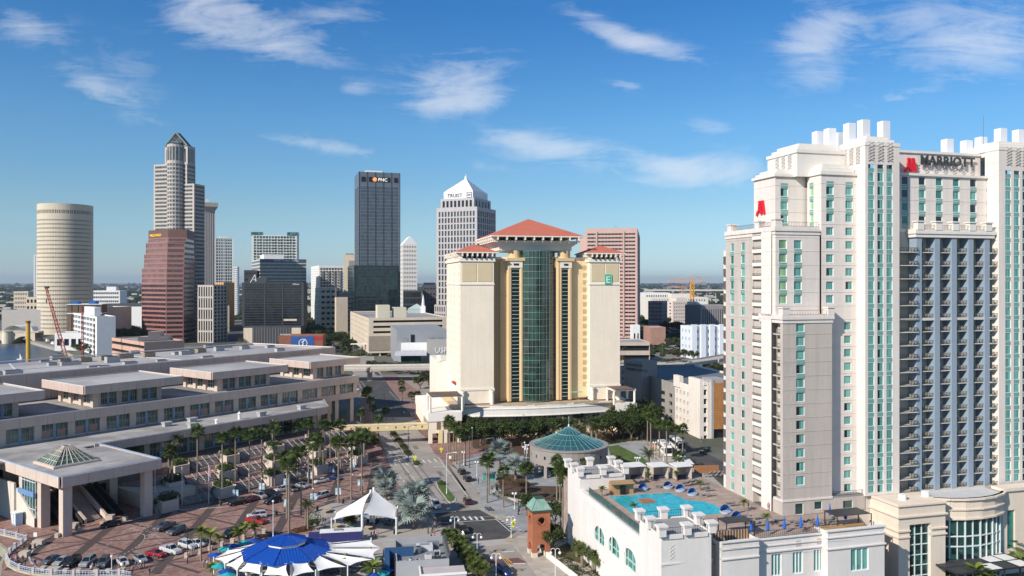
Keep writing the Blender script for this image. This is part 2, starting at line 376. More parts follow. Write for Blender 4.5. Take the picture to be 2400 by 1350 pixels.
struct('dirt_lot',gp([(985,905),(1010,902),(1012,940),(1030,975),(1000,960)]),.011,m=mat('dirt_lot',(.36,.31,.26),.95,.15,.1))
struct('vacant_lot',gp([(925,880),(1045,880),(1045,935),(955,935)]),.009,m=mat('vacant_lot',(.33,.27,.215),.95,.2,.08))
struct('pavement',gp([(894,880),(974,987),(1018,1063),(1032,1075),(1060,1092),(1240,1075),(1500,1040),(1500,985),(1010,940),(930,880)]),0,.10,m=brickp)
struct('sidewalk',gp([(1060,1085),(1076,1103),(1127,1154),(1123,1190),(1165,1214),(1232,1248),(1300,1262),(1420,1262),(1520,1130),(1520,1040),(1300,1030), (1120, 1065)]), 0, .13, m=walkm)
struct('footway',gp([(1222,1248),(1200,1272),(1254,1343),(1330,1450),(1700,1450),(1480,1300),(1330,1262)]),0,.125,m=pavem)
struct('forecourt',gp([(1500,1000),(1520,1035),(1650,1100),(1760,1200),(1500,1125),(1428,1052),(1470,1010)]),0,.12,m=pavem)
struct('lawn',gp([(1425,1048),(1448,1044),(1500,1070),(1545,1100),(1440,1100)]),.12,.20,m=grassm)
struct('garden_bed',gp([(1163,1115),(1180,1165),(1215,1178),(1330,1185),(1400,1170),(1400,1145),(1250,1142),(1215,1115)]),.13,.45,m=mat('garden_soil',(.09, .055, .035), .95, .3, .5))
struct('hotel_garden',gp([(1105,1050),(1250,1075),(1500,1030),(1500,1000),(1105,1020)]),.10,.25,m=mat('garden_soil',(.09,.055,.035)))
struct('planting_strip',gp([(1284,1295),(1330,1275),(1345,1272),(1560,1400),(1480,1430),(1380,1330)]),.125,.3,m=mat('strip_grass',(.08,.075,.03),.95,.3, .5))
plaza_px=[(842,893),(887,1012),(909,1078),(934,1139),(985,1180),(1020,1219),(1080,1272),(1128,1346),(1180,1480),(-60,1480),(2,1352),(5,1322),(22,1290), (0, 1272), (-60, 1262)]
pz=[tuple(G(*p))for p in plaza_px]+[(*CF(-60,-6),0),(*CF(83,-6),0)]
plaza=struct('plaza',pz,0,.09,m=brickp)
e1=Vector((.13,-.99)).normalized();e2=Vector((.99,.13)).normalized();c0=Vector(G(218,1270)[:2])
bandpoly=[Vector(p[:2])for p in([G(*q)for q in[(842,1010),(905,1078),(925,1139),(905,1160),(760,1195),(730,1240),(640,1262),(500,1275),(470,1345),(20,1345), (10, 1310), (30, 1285)]])]+[Vector(CF(-47, 22)),Vector(CF(-24,31)),Vector(CF(60,31))]
def inside(p,poly):
 c=False;n=len(poly)
 for i in range(n):
  a,b=poly[i],poly[(i+1)%n]
  if(a.y>p.y)!=(b.y>p.y)and p.x<(b.x-a.x)*(p.y-a.y)/(b.y-a.y)+a.x:c=not c
 return c
bandn=[0]
def band(p,q,w,z,mm,nm='paving_band',poly=bandpoly):
 L=(q-p).length;n=max(1,int(L/1.0));run=None;d=(q-p)/L
 for i in range(n+1):
  ok=i<n and inside(p+d*(i+.5)*L/n,poly)
  if ok and run is None:run=i
  if not ok and run is not None:
   a=p+d*run*L/n;b=p+d*i*L/n;run_l=(b-a).length;run=None
   if run_l>1.5:
    k=MB();nn=Vector((d.y,-d.x))*w/2;k.poly([(*(a+nn),z),(*(b+nn),z),(*(b-nn),z),(*(a-nn),z)])
    nrm=(b-a).cross(nn)
    if nrm>0:pass
    k.build(nm,mm,plaza);bandn[0]+=1
S=16.5
for i in range(-2,9):
 o=c0+e2*(i*S*.62)
 band(o-e1*160,o+e1*60,2.2,.094,brickd)
for j in range(-9,4):
 o=c0+e1*(j*S)
 for sgn in(1,-1):
  d=(e2*.62+e1*sgn*.5).normalized()
  band(o-d*30,o+d*95,.85,.098+.004*(sgn>0),brickd)
 band(o-e2*30,o+e2*95,.55,.106,mat('dark_brick_band',(.088,.062,.058)))
def strip(name,px,w,z,mm,parent=None,k=None,z0=None):
 b=MB();pts=[Vector(G(*(k(*p)if k else p))[:2])for p in px]
 for p,q in zip(pts,pts[1:]):b.seg(p,q,w,z-.06 if z0 is None else z0,z)
 o=b.build(name,mm,parent)
 if parent is None:o['kind']='structure'
 return o
strip('plaza_kerb',[(142,1261),(237,1238),(400,1197),(530,1189),(610,1170),(650,1146),(860,1101),(905,1085)],.3,.16,kerbm,plaza)
strip('plaza_kerb',[(628,1213),(738,1183),(860,1151),(928,1138)],.3,.16,kerbm,plaza)
strip('plaza_kerb',[(106,1276),(80,1290),(70,1305),(74,1318),(90,1332),(118,1342)],.35,.18,kerbm,plaza)
sqm=mat('bollard_concrete',(.52,.44,.37),.85,.1)
pm=MB()
def dash(c,d,l,w,z=.112):
 d=Vector(d).normalized();n=Vector((-d.y,d.x));c=Vector(c[:2])
 pm.poly([(*(c-d*l/2-n*w/2),z),(*(c+d*l/2-n*w/2),z),(*(c+d*l/2+n*w/2),z),(*(c-d*l/2+n*w/2),z)])
oc=Vector(G(*K3(1185,1070))[:2])
for i in range(40):
 a=i/40*2*PI
 if rnd.random()<.8:dash(oc+Vector((math.cos(a)*3.6,math.sin(a)*9.5)),(-math.sin(a)*3.6,math.cos(a)*9.5),.8,.12)
for i in range(26):dash(G(*K3(1180+i*16+rnd.uniform(-6,6),880+rnd.uniform(-40,45))),(rnd.uniform(-.3,.3)+.4,1),.9,.13)
for i in range(14):dash(G(*K3(1440+i*12,960+rnd.uniform(-20,90))),(.9,rnd.uniform(.1,.4)),.9,.13)
pm.build('painted_mark',linem,plaza)
seat=struct('dining_terrace',gp([(718,1218),(735,1195),(775,1180),(905,1160),(960,1175),(1020,1222),(1080,1275),(1110,1330),(1160,1480),(470,1480),(500, 1345), (560, 1300), (640, 1262), (735, 1250)], .12),.12,m=mat('terrace_concrete',(.38,.345,.31),.9,.12,.2))
for px,z in(([(700,1216),(735,1248),(640,1262)],0),):pass
mk=MB()
def mline(p,q,w,mb=mk,z=.026,dashl=0,gap=0):
 p=Vector(G(*p)[:2]);q=Vector(G(*q)[:2]);d=q-p;L=d.length;d/=L;n=Vector((-d.y,d.x))*w/2;t=0
 while t<L:
  e=min(L,t+(dashl or L));a=p+d*t;b=p+d*e
  mb.poly([(*(a-n),z),(*(b-n),z),(*(b+n),z),(*(a+n),z)]);t=e+(gap or 1e9)
mline(KA(280,745),KA(560,1130),.16);mline(KA(560,1130),KA(735,1350),.16);mline(K5(480,735),K5(590,860),.16)
mline(K5(505,395),K5(665,640),.16);mline(K5(665,640),K5(850,880),.16);mline(KA(560,640),KA(700,860),.14,dashl=3,gap=6)
mline(KA(945,1158),KA(1085,1155),.5);mline(KA(0,330),KA(60,440),.15);mline(KA(30,70),KA(110,170),.15)
mline(KA(390,200),KA(600,420),.12)
for i in range(3):mline(KA(475+i*45,1235+i*45),KA(495+i*45,1257+i*45),.25)
mline(K5(350,690),K5(360,700),.3)
mline(KA(690,1280),KA(730,1290),.2);mline(KA(730,1290),KA(775,1280),.2)
mline(K5(590,942),K5(740,932),.35);mline(K5(610,985),K5(970,965),.12);mline(K5(640,1008),K5(1000,985),.22)
for x in(705,745,785,825,862,900):mline(K5(x,966),K5(x+18,988),.55)
mline(K5(995,980),K5(1090,1062),.2)
for i in range(6):mline(K5(1032+i*14,998+i*11),K5(1090+i*12+22,992+i*12),.5)
for x,y in((790,1065),(835,1070),(875,1080),(950,1070),(600,1095),(520,1110)):pass
for(x,y)in((805,1065),(880,1065),(955,1055),(440,1090),(515,1085),(590,1095),(380,1100)):
 mline(KA(x,y),KA(x+38,y+38),.45)
mline(KA(360,1090),KA(640,1120),.12);mline(KA(770,1060),KA(1040,1100),.12)
mline(K5(1040,1195),K5(1115,1190),.4);mline(K5(1110,1270),K5(1185,1270),.4)
mark=mk.build('road_marking',linem);mark['kind']='structure'
yk=MB()
mline(K5(1000,1185),K5(1130,1345),.14,yk,.028);mline(K5(1012,1183),K5(1145,1345),.14,yk,.028);mline(K5(1065,1235),K5(1100,1265),.3,yk,.03)
mline(K5(700,905),K5(745,930),.12,yk,.028)
tag(yk.build('yellow_marking',yellowl),kind='structure')
for(x,y,w)in((925,470,0),):pass
tp=MB()
for(x,y)in((942,530),(1075,548),(1150,868)):
 c=G(*K9(x,y));tp.rbox(c,(.9,-.3),1.9,.8,.13,.136)
tag(tp.build('tactile_paving',yellowl),kind='structure')
t30=text('30',1.9,linem,None,(0,0,0),0,0.003,'speed_numerals',rx=0)
c=G(*K5(992,1272));t30.location=(c[0],c[1],.03);t30.rotation_euler=(0,0,R(172));t30['kind']='structure'
def island(px,k,gm,nm,label=None):
 pts=gp(px,k=k);c=Vector((sum(p[0]for p in pts)/len(pts),sum(p[1]for p in pts)/len(pts)))
 base=struct(nm,pts,0,.14,m=kerbm)
 inn=[(*(c+(Vector(p[:2])-c)*.86),0)for p in pts]
 b=MB();b.prism(inn,.14,.19);b.build('grass_bed',gm,base);return base
island([(612,752),(640,740),(665,748),(700,800),(742,850),(738,872),(712,886),(690,876),(650,820),(618,775)],K5,grassm,'median')
island([(455,605),(468,592),(505,615),(515,632),(495,645),(470,640)],K5,grassm,'median_nose')
island([(285,385),(330,385),(460,560),(470,590),(440,598),(425,588),(300,410)],K5,mat('median_soil',(.10,.075,.05),.95,.2),'planted_median')
pt_=random.Random(31);patchm=mat('asphalt_patch',(.17,.155,.145),.9,.15,.3);trk_m=mat('tyre_track',(.215,.19,.175),.9,.2,.5)
for(x,y,l,w)in((700,820,5,2),(560,760,4,3),(640,690,7,1.4),(850,1180,4,2),(960,1240,3,2.2),(480,520,6,1.6),(380,560,5,1.5),(430,690,3,2),(600,870,3,1.2), (780, 900, 4, 1.3)):
 b=MB();c=G(*K5(x,y));b.rbox(c,(.28,-.96),l,w,.0135,.0165);tag(b.build('road_patch',patchm),kind='structure')
for(x,y)in((800,832),(560,905),(660,860),(885,815),(990,1190),(705,700),(520,640),(430,620),(840,1210)):
 b=MB();c=G(*K5(x,y));b.cone((c[0],c[1]),.42,.42,.0,.027,12);tag(b.build('manhole_cover',mat('cast_iron',(.07,.065,.06),.7,.2)),kind='structure')
tt=MB()
for(a,c)in(((300,420),(650,900)),((330,420),(690,880)),((520,420),(800,800)),((550,420),(840,860)),((900,1190),(1040,1345)),((960,1190),(1110,1345)),((255, 430), (560, 900))):mline(K5(*a), K5(*c), .7,tt,.0175)
tag(tt.build('tyre_track',trk_m),kind='structure')
#downtown towers
gl_blue=mat('blue_grey_glass',(.055,.075,.10),.10,.15,.03,spec=.9,snap=(3.0,3.0,3.9),snapvar=.25)
gl_dark=mat('smoked_glass',(.010,.014,.018),.08,.3,.03,spec=.7,snap=(3.0,3.0,3.6),snapvar=.5)
gl_teal=mat('teal_condo_glass',(.05,.12,.125),.12,.2,.05,spec=.8,snap=(3,3,3.2),snapvar=.5)
gl_pink=mat('rose_glass',(.20,.105,.105),.16,.15,.03,spec=.8,snap=(2.5,2.5,3.6),snapvar=.18)
gl_pinkd=mat('dark_rose_glass',(.045,.022,.024),.12,.15,.03,spec=.8,snap=(2.5,2.5,3.6),snapvar=.35)
gl_grey=mat('grey_glass',(.07,.078,.088),.12,.15,.03,spec=.8,snap=(2.4,2.4,3.9),snapvar=.3)
stone_l=mat('pale_granite',(.50,.45,.40),.7,.08,.1,streak=.05)
stone_p=mat('pink_granite',(.56,.38,.33),.7,.08,.1)
stone_pd=mat('rose_spandrel',(.30,.15,.13),.6,.08,.1)
tan=mat('tan_precast',(.50,.37,.235),.8,.08,.1,streak=.06)
beige=mat('beige_precast',(.64,.54,.42),.8,.08,.1,streak=.07)
rivbeige=mat('ivory_precast',(.62,.54,.42),.8,.07,.05,streak=.05)
grey_c=mat('grey_precast',(.27,.26,.26),.8,.1,.1)
dgrey=mat('charcoal_panel',(.055,.058,.065),.5,.1,.1)
brown=mat('brown_brick',(.185,.125,.085),.85,.12,.2)
redbrick=mat('red_brick_wall',(.27,.10,.062),.85,.14,.4)
pinkst=mat('salmon_stucco',(.58,.36,.28),.8,.07,.1)
def rect(pxM,Y,pxL,pxR,a,dl=None,dr=None):
 a=R(a);u=Vector((math.cos(a),math.sin(a)));v=Vector((-math.sin(a),math.cos(a)));m=Vector((XP(pxM,Y),Y))
 def solve(px,d):
  k=(px-1200)/F;den=d.x-k*d.y;return(k*m.y-m.x)/den
 lr=dr if dr is not None else solve(pxR,u);ll=dl if dl is not None else solve(pxL,v)
 lr=max(3,min(lr,160));ll=max(3,min(ll,160))
 return[m,m+u*lr,m+u*lr+v*ll,m+v*ll]
def grow(c,d):
 cx_=sum((p for p in c),Vector((0,0)))/len(c);u=(c[1]-c[0]).normalized();v=(c[3]-c[0]).normalized()
 return[c[0]-u*d-v*d,c[1]+u*d-v*d,c[2]+u*d+v*d,c[3]-u*d+v*d]
def gridcells(L,n,fr,edge=None):
 e=L*.04 if edge is None else edge;p=(L-2*e)/n
 return[(e+p*(i+.5-fr/2),e+p*(i+.5+fr/2))for i in range(n)]
def rows_(z0,z1,n,fr,top=0.0,bot=0.0):
 h=(z1-z0-top-bot)/n;return[(z0+bot+h*(i+.5-fr/2),z0+bot+h*(i+.5+fr/2))for i in range(n)]
def block(par,c,z0,z1,wm,gm,faces,depth=.35,roofm=None,top=1.0,bot=0.0,wname='wall',gname='window_glass',parapet=.9):
 """faces: {edge: (nx, fx, rows, fz)}; edge 0 = M->R, 3 = L->M"""
 w=MB();g=MB();n=len(c)
 for i in range(n):
  p,q=c[i],c[(i+1)%n];L=(Vector(q[:2])-Vector(p[:2])).length
  if i in faces and faces[i]:
   nx,fx,nz,fz=faces[i][:4]
   if fx>=1:hx=[(.25,L-.25)]
   else:hx=gridcells(L,nx,fx)
   if fz>=1:zz=[(z0+.5,z1-top)]
   else:zz=rows_(z0,z1,nz,fz,top,bot)
   w.wall(p,q,z0,z1,hx,zz,depth)
   P=Vector(p[:2]);Q=Vector(q[:2]);d=(Q-P).normalized();nn=Vector((d.y,-d.x))*-depth*.98
   a=P+nn;b=Q+nn;g.quad((a.x,a.y,z0),(b.x,b.y,z0),(b.x,b.y,z1-.2),(a.x,a.y,z1-.2))
  else:w.wall(p,q,z0,z1)
 w.build(wname,wm,par)
 if g.f:g.build(gname,gm,par,kind='stuff')
 rf=MB();rf.poly([(p[0],p[1],z1-parapet)for p in c]);rf.build('roof',roofm or roofgrey,par)
 return w
def mull(par,c,edge,z0,z1,nx,nz,wm,w=.25,d=.15,name='mullion'):
 p=Vector(c[edge][:2]);q=Vector(c[(edge+1)%len(c)][:2]);L=(q-p).length;dd=(q-p)/L;b=MB()
 for i in range(nx+1):
  o=p+dd*(L*i/nx);b.seg(o-dd*w/2,o+dd*w/2,d,z0,z1)
 for j in range(nz+1):
  z=z0+(z1-z0)*j/nz;b.seg(p,q,d*.8,z-w/2,z+w/2)
 b.build(name,wm,par,kind='stuff')
def roofbox(par,c,k,z0,h,m,name='plant_room',fx=.5,fy=.5):
 u=c[1]-c[0];v=c[3]-c[0];o=c[0]+u*(fx-k/2)+v*(fy-k/2)
 b=MB();b.prism([o,o+u*k,o+u*k+v*k,o+v*k],z0,z0+h);return b.build(name,m,par)
def bld(name,label,c,cat='building',group=None):return thing(name,(c[0][0],c[0][1],0),label,cat,group)
def facelabel(par,c,edge,frac,z,s,size,m,bold=.0,off=.3,ext=.1,name='lettering'):
 p=Vector(c[edge][:2]);q=Vector(c[(edge+1)%len(c)][:2]);d=(q-p);L=d.length;d/=L;n=Vector((d.y,-d.x));o=p+d*(L*frac)+n*off
 return text(s,size,m,par,(o.x,o.y,z),ang(d),ext,name,bold=bold)
Y=900;cx0=XP(153.5,Y+28);rad=58.5*Y/F*1.02;cc=(cx0,Y+28);zt=ZP(476,Y)
t=thing('round_tower',(cc[0],cc[1],0),'tall round ivory tower with rings of small square windows by the river','tower')
w=MB();nseg=48;gi=MB()
for i in range(nseg):
 a0=2*PI*i/nseg;a1=2*PI*(i+1)/nseg
 mid=math.degrees((a0+a1)/2)%360
 p=(cc[0]+rad*math.cos(a0),cc[1]+rad*math.sin(a0));q=(cc[0]+rad*math.cos(a1),cc[1]+rad*math.sin(a1))
 if mid<170 and mid>10:w.wall(p,q,0,zt);continue
 L=rad*(a1-a0);rws=[(zt-14-4.72*k-.9,zt-14-4.72*k+.8)for k in range(1,31)]
 rws=[r for r in rws if r[0]>6]+[(zt-11.3,zt-7.2)]
 w.wall(p,q,0,zt,[(L*.14,L*.40),(L*.60,L*.86)],rws,.6)
gi.cone(cc,rad-.55,rad-.55,0,zt-2,72)
w.build('wall',rivbeige,t);gi.build('window_glass',gl_dark,t,kind='stuff')
rf=MB();rf.cone(cc,rad-.3,rad-.3,zt-3,zt-1.2,48);rf.build('roof',roofgrey,t)
c=rect(79,1250,75,98,12,dl=20);t=bld('condo_tower','slim white and blue balcony tower partly behind the round ivory tower',c);zt=ZP(597,1250)
block(t,c,0,zt,white,gl_blue,{0:(3,.45,34,.55),3:(4,.7,34,.5)});roofbox(t,c,.5,zt-1,4,grey_c)
Y=830;c=rect(455,Y,360,480,76);zA=ZP(382,Y)
t=bld('gabled_tower','tallest tower with banded grey glass round bay and pointed green gable roof',c)
def lerp(a,b,k):return a+(b-a)*k
Lc,Mc=c[3],c[0]
zlow=ZP(430,Y)
block(t,c,0,zlow,stone_l,gl_grey,{3:(26,.9,40,.55),0:(12,.86,40,.62)},wname='wall')
u=(c[1]-c[0]);v=(c[3]-c[0])
def sub(c,a0,a1,b0,b1):
 v_,u_=c[3]-c[0],c[1]-c[0];P=lambda a,b:c[0]+v_*a+u_*b
 return[P(a0,b0),P(a0,b1),P(a1,b1),P(a1,b0)]
c2=sub(c,.18,1.0,.02,.8);block(t,c2,zlow-1,zA,stone_l,gl_grey,{3:(20,.9,5,.55),0:(8,.86,5,.6)},wname='upper_wall')
zB=ZP(340,Y);c3=sub(c,.16,.72,.0,.7);block(t,c3,zA-1,zB,stone_l,gl_grey,{3:(7,.5,1,.75),0:(5,.5,1,.8)},wname='crown_wall')
k_=7.0/(c3[1]-c3[0]).length;pk=(c3[0]+c3[3])/2;pkb=pk.lerp((c3[1]+c3[2])/2,k_);zP=ZP(308,Y);green=mat('verdigris',(.16,.22,.20),.5,.1)
b=MB();A,B_=c3[0],c3[3];Ab,Bb=c3[0].lerp(c3[1],k_),c3[3].lerp(c3[2],k_)
b.poly([(A.x,A.y,zB),(B_.x,B_.y,zB),(pk.x,pk.y,zP)][::-1]);b.poly([(Ab.x,Ab.y,zB),(Bb.x,Bb.y,zB),(pkb.x,pkb.y,zP)])
b.poly([(A.x,A.y,zB),(Ab.x,Ab.y,zB),(pkb.x,pkb.y,zP),(pk.x,pk.y,zP)]);b.poly([(B_.x,B_.y,zB),(pk.x,pk.y,zP),(pkb.x,pkb.y,zP),(Bb.x,Bb.y,zB)])
b.build('gable_roof',mat('gable_glass',(.05,.055,.06),.3,.2,.3,snap=(2,2,2),snapvar=.6),t)
b=MB();ndir=Vector(((A-B_).y,-(A-B_).x)).normalized()*-1
o=-(c[1]-c[0]).normalized()*.3
for(P,Q)in(((A.x,A.y,zB),(pk.x,pk.y,zP)),((B_.x,B_.y,zB),(pk.x,pk.y,zP)),((A.x,A.y,zB),(B_.x,B_.y,zB))):
 b.tube((P[0]+o.x,P[1]+o.y,P[2]),(Q[0]+o.x,Q[1]+o.y,Q[2]),.7,4)
b.build('roof_trim',green,t)
bc=(A+B_)/2+o*2;br=(A-B_).length*.31
b=MB();nb=16
g=MB()
for i in range(nb):
 a0=2*PI*i/nb;a1=2*PI*(i+1)/nb;p=(bc.x+br*math.cos(a0),bc.y+br*math.sin(a0));q=(bc.x+br*math.cos(a1),bc.y+br*math.sin(a1));L=(Vector(q)-Vector(p)).length
 b.wall(p,q,0,zB+.5,[(L*.1,L*.9)],rows_(0,zA,44,.6)+[(zA+2.5,zB-2)],.3)
g.cone((bc.x,bc.y),br*.94,br*.94,0,zB,16);b.build('round_bay',stone_l,t);g.build('window_glass',mat('silver_glass',(.17,.17,.165),.12,.1,.03,spec=.9,snap=(2, 2, 4), snapvar=.25), t, kind='stuff')
b=MB();b.cone((bc.x,bc.y),br*.98,.1,zB+2.5,ZP(330,Y),20);b.cone((bc.x,bc.y),br*.8,br*.8,zB,zB+2.5,12);b.build('bay_cone_roof',mat('pale_verdigris',(.38, .46, .44), .5, .08), t)
b=MB();b.tube((pk.x,pk.y,zP),(pk.x,pk.y,zP+3),.25);b.build('finial',steel,t)
Y=770
t=thing('rose_tower',(XP(395,Y),Y,0),'stepped rose pink glass tower with yellow lettering in front of the gabled tower','tower')
def facet(pxl,pxm,pxr,pxrr,z0,z1,rowsn,nm):
 m1=Vector((XP(pxm,Y),Y));l1=Vector((XP(pxl,Y+22),Y+22));r1=Vector((XP(pxr,Y+4),Y+4));rr=Vector((XP(pxrr,Y+40),Y+40))
 cc_=[l1,m1,r1,rr,rr+Vector((-20,25)),l1+Vector((-3,30))]
 block(t,cc_,z0,z1,stone_pd,gl_pinkd if nm else gl_pink,{0:(1,1,rowsn,.58),1:(14,.93,rowsn,.55),2:(10,1,rowsn,.6)},top=.4,wname='wall',parapet=.2)
 return cc_
z=[0,ZP(664,Y),ZP(628,Y),ZP(594,Y),ZP(567,Y),ZP(537,Y)]
facet(332,389,430,458,z[0],z[1],13,1);facet(333,390,431,458,z[1],z[2],3,0);facet(338,391,432,458,z[2],z[3],3,0)
facet(342,392,433,457,z[3],z[4],2,0);cc5=facet(348,394,438,456,z[4],z[5]-8,1,0)
b=MB();b.prism(cc5,z[5]-8,z[5]);b.build('parapet_band',mat('brown_parapet',(.16,.085,.07),.6,.08),t)
facelabel(t,cc5,0,.08,z[5]-6.3,'WELLS FARGO',3.3,mat('gold_letters',(.85,.55,.06),.4,emit=(.9,.55,.05,.25)),bold=.05)
Y=950;c=rect(480,Y,470,504,30,dl=20);zt=ZP(496,Y);t=bld('striped_tower','slim tower of vertical white stripes with flared top behind the gabled tower', c)
block(t,c,0,zt,mat('stripe_white',(.62,.56,.54),.6,.05),gl_dark,{0:(5,.5,1,1),3:(5,.5,1,1)},depth=.9)
b=MB();b.prism(c,zt-1,zt+3);g2=grow(c,3.0);i0=len(b.v)
for(a,bb)in((0,1),(1,2),(2,3),(3,0)):b.poly([(*c[a],zt+1),(*c[bb],zt+1),(*g2[bb],zt+6),(*g2[a],zt+6)])
b.prism(g2,zt+6,zt+11);b.build('flared_top',stone_l,t);roofbox(t,c,.55,zt+11,5,white,fx=.2)
b=MB();
c2=rect(500,780,463,508,78,dr=25);t2=bld('annex_building','narrow grey stone annex with tall arched windows beside the rose tower',c2);block(t2,c2,0,ZP(668, 780), stone_l, gl_dark, {3:(6, .55, 5, .85),0:(4,.6,16,.6)})
Y=1150;c=rect(505,Y,502,546,24);zt=ZP(558,Y);t=bld('condo_tower','white framed condo tower with green glass and balconies behind the striped tower',c)
block(t,c,0,zt,white,gl_teal,{0:(7,.78,28,.72),3:(3,.6,28,.6)},depth=1.2);mull(t,c,0,0,zt,2,28,white,.7,.5,'balcony_slab')
roofbox(t,c,.5,zt-1,4,white)
Y=1300;c=rect(546,Y,543,556,10,dl=20);t=bld('apartment_tower','narrow white tower with small dark windows right of the green condo',c);block(t,c,0,ZP(625, Y), white, gl_dark, {0:(2, .5, 24, .5)})
Y=1050;c=rect(524,Y,500,532,50,dr=16);t=bld('orange_building','orange and cream stepped building below the condo tower',c);block(t,c,0,ZP(662,Y),mat('orange_stucco', (.60, .34, .15), .8, .06), gl_dark,{3:(4,.4,14,.5)})
Y=950;c=rect(521,Y,500,530,25,dr=8);t=bld('low_block','low pale windowless block below the orange building',c);block(t,c,0,ZP(717,Y),beige,gl_dark,{})
Y=1250;c=rect(590,Y,585,696,8,dl=25);zt=ZP(551,Y);t=bld('teal_condo_tower','wide teal glass condo tower with curved balconies behind the bank block',c)
block(t,c,0,zt,mat('condo_white',(.62,.62,.58),.6,.05),gl_teal,{0:(14,.82,30,.78),3:(3,.7,30,.7)},depth=1.0)
b=MB();p0,p1=c[0],c[1];dd=(p1-p0).normalized();L=(p1-p0).length
for i in range(6):
 for k in range(29):
  o=p0+dd*(L*(.1+.155*i));nn=Vector((dd.y,-dd.x));zz=k*zt/30+2
  b.prism([o,o+dd*L*.10,o+dd*L*.085+nn*1.6,o+dd*L*.015+nn*1.6],zz,zz+.35)
b.build('balconies',mat('balcony_grey',(.42,.44,.45),.6),t,kind='stuff')
b=MB()
for o in(c[0]-(c[1]-c[0])*.02,c[0]+(c[1]-c[0])*.78):b.prism([o,o+dd*L*.24,o+dd*L*.24+Vector((0,8)),o+Vector((0,8))],zt-1,zt+5)
b.build('roof_screen',gl_teal,t)
Y=1020;c=rect(609,Y,590,718,24);zt=ZP(607,Y);t=bld('banded_office_block','grey office block with thin white horizontal bands and a white rooftop box',c)
block(t,c,0,zt,mat('band_white',(.60,.58,.53),.6,.05),gl_grey,{0:(1,1,20,.62),3:(1,1,20,.62)},depth=.5)
roofbox(t,[c[0],c[1],c[2],c[3]],.44,zt-1,8,white,fx=.36)
b=MB();o=c[0];dd=(c[1]-c[0]).normalized();nn=Vector((dd.y,-dd.x));L=(c[1]-c[0]).length
b.seg(c[0],c[0]+dd*L,.3,zt-4,zt+.2);b.build('sign_band',mat('sign_band_blue',(.10,.13,.20),.5),t)
facelabel(t,c,0,.30,zt-3.2,'FIFTH THIRD BANK',3.6,whitem,off=.4,bold=.04)
c6=rect(572,Y,568,596,12,dl=30,dr=16);t=bld('dark_annex','small dark stair tower left of the banded office block',c6);block(t,c6,0,ZP(633,Y),dgrey,gl_dark, {0:(3, .8, 10, .35)})
Y=800;c=rect(567,Y,560,712,6,dl=25);zt=ZP(662,Y);t=bld('black_glass_hotel','wide black glass hotel block with low podium in front of the banded offices', c, 'hotel')
block(t,c,ZP(765,Y),zt,dgrey,gl_dark,{0:(34,.93,17,.8),3:(6,.9,17,.8)},depth=.2)
roofbox(t,c,.3,zt-1,6,dgrey,fx=.22,fy=.5)
dd=(c[1]-c[0]).normalized();nn=Vector((dd.y,-dd.x));L=(c[1]-c[0]).length
b=MB()
for f in(.36,.65):b.seg(c[0]+dd*L*f,c[0]+dd*(L*f+1.2),.5,ZP(765,Y),zt+.5)
b.build('pier',dgrey,t)
facelabel(t,c,0,.82,zt-2.6,'Hilton',2.6,whitem,off=.4)
A0=c[0]+dd*L*.14;b=MB()
for(x0,z0_,x1,z1_)in((0,0,4.5,8),(4.5,8,5.4,1.0),(3.2,3.0,6.2,2.2)):b.tube((A0.x+x0,A0.y-.4,zt+z0_),(A0.x+x1,A0.y-.4,zt+z1_),.35,4)
b.build('roof_emblem',whitem,t)
Y2=770;cp=rect(571,Y2,566,705,4,dl=20);b=MB();zz=ZP(765,Y2);b.prism(cp,0,zz);b.build('podium',dgrey,t)
b=MB();dd2=(cp[1]-cp[0]).normalized();L2=(cp[1]-cp[0]).length
b.seg(cp[0],cp[0]+dd2*L2*.155,.5,0,zz-1.5);b.seg(cp[0]+dd2*L2*.84,cp[1],.5,0,zz-1.5);b.seg(cp[0]+dd2*L2*.7,cp[0]+dd2*L2*.93,.4,zz+5.3,zz+7)
b.build('podium_panel',beige,t)
b=MB()
for i in range(14):b.seg(cp[0]+dd2*(L2*(.17+.048*i)),cp[0]+dd2*(L2*(.17+.048*i)+.35),.3,0,zz-1)
b.build('podium_fin',grey_c,t,kind='stuff')
Y=660;c=rect(654,Y,650,757,6,dl=18);t=bld('brick_building','low red brick building with blue lightning bolt banner behind the convention roof',c)
zt=ZP(786,Y);block(t,c,0,zt,redbrick,gl_dark,{})
dd=(c[1]-c[0]).normalized();nn=Vector((dd.y,-dd.x));L=(c[1]-c[0]).length
def on(f,off=.0):p=c[0]+dd*L*f+nn*off;return p
blue=mat('banner_blue',(.025,.10,.32),.6,.04)
b=MB();b.seg(on(.27),on(.79),.25,zt-12,zt-1.0);b.build('banner',blue,t)
b=MB();b.seg(on(.80),on(.98),.25,zt-3.8,zt-1.2);b.build('red_sign',mat('sign_red',(.45,.03,.03),.6),t)
b=MB();m0=on(.545,.35);zc=zt-6.6
ring=[]
for i in range(24):
 a=2*PI*i/24;a2=2*PI*(i+1)/24
 for(ra,rb_)in((3.6,3.0),):
  P=[(m0+dd*(math.cos(x)*r),zc+math.sin(x)*r)for x,r in((a,ra),(a2,ra),(a2,rb_),(a,rb_))]
  b.poly([(p[0].x,p[0].y,p[1])for p in P])
for pts in([(-1.6,-3.9),(.9,-.3),(-.3,-.2),(2.6,4.2),(-1.6,.6),(-.2,.5)],):
 b.poly([((m0+dd*x+nn*.05).x,(m0+dd*x+nn*.05).y,zc+y)for x,y in pts])
b.build('bolt_emblem',whitem,t)
facelabel(t,c,0,.02,zt+.1,'DENNISON',1.7,white,off=.2)
Y=1120;c=rect(748,Y,729,806,20);zt=ZP(622,Y);t=bld('patterned_condo','white condo block with scattered dark windows and grey balconies',c)
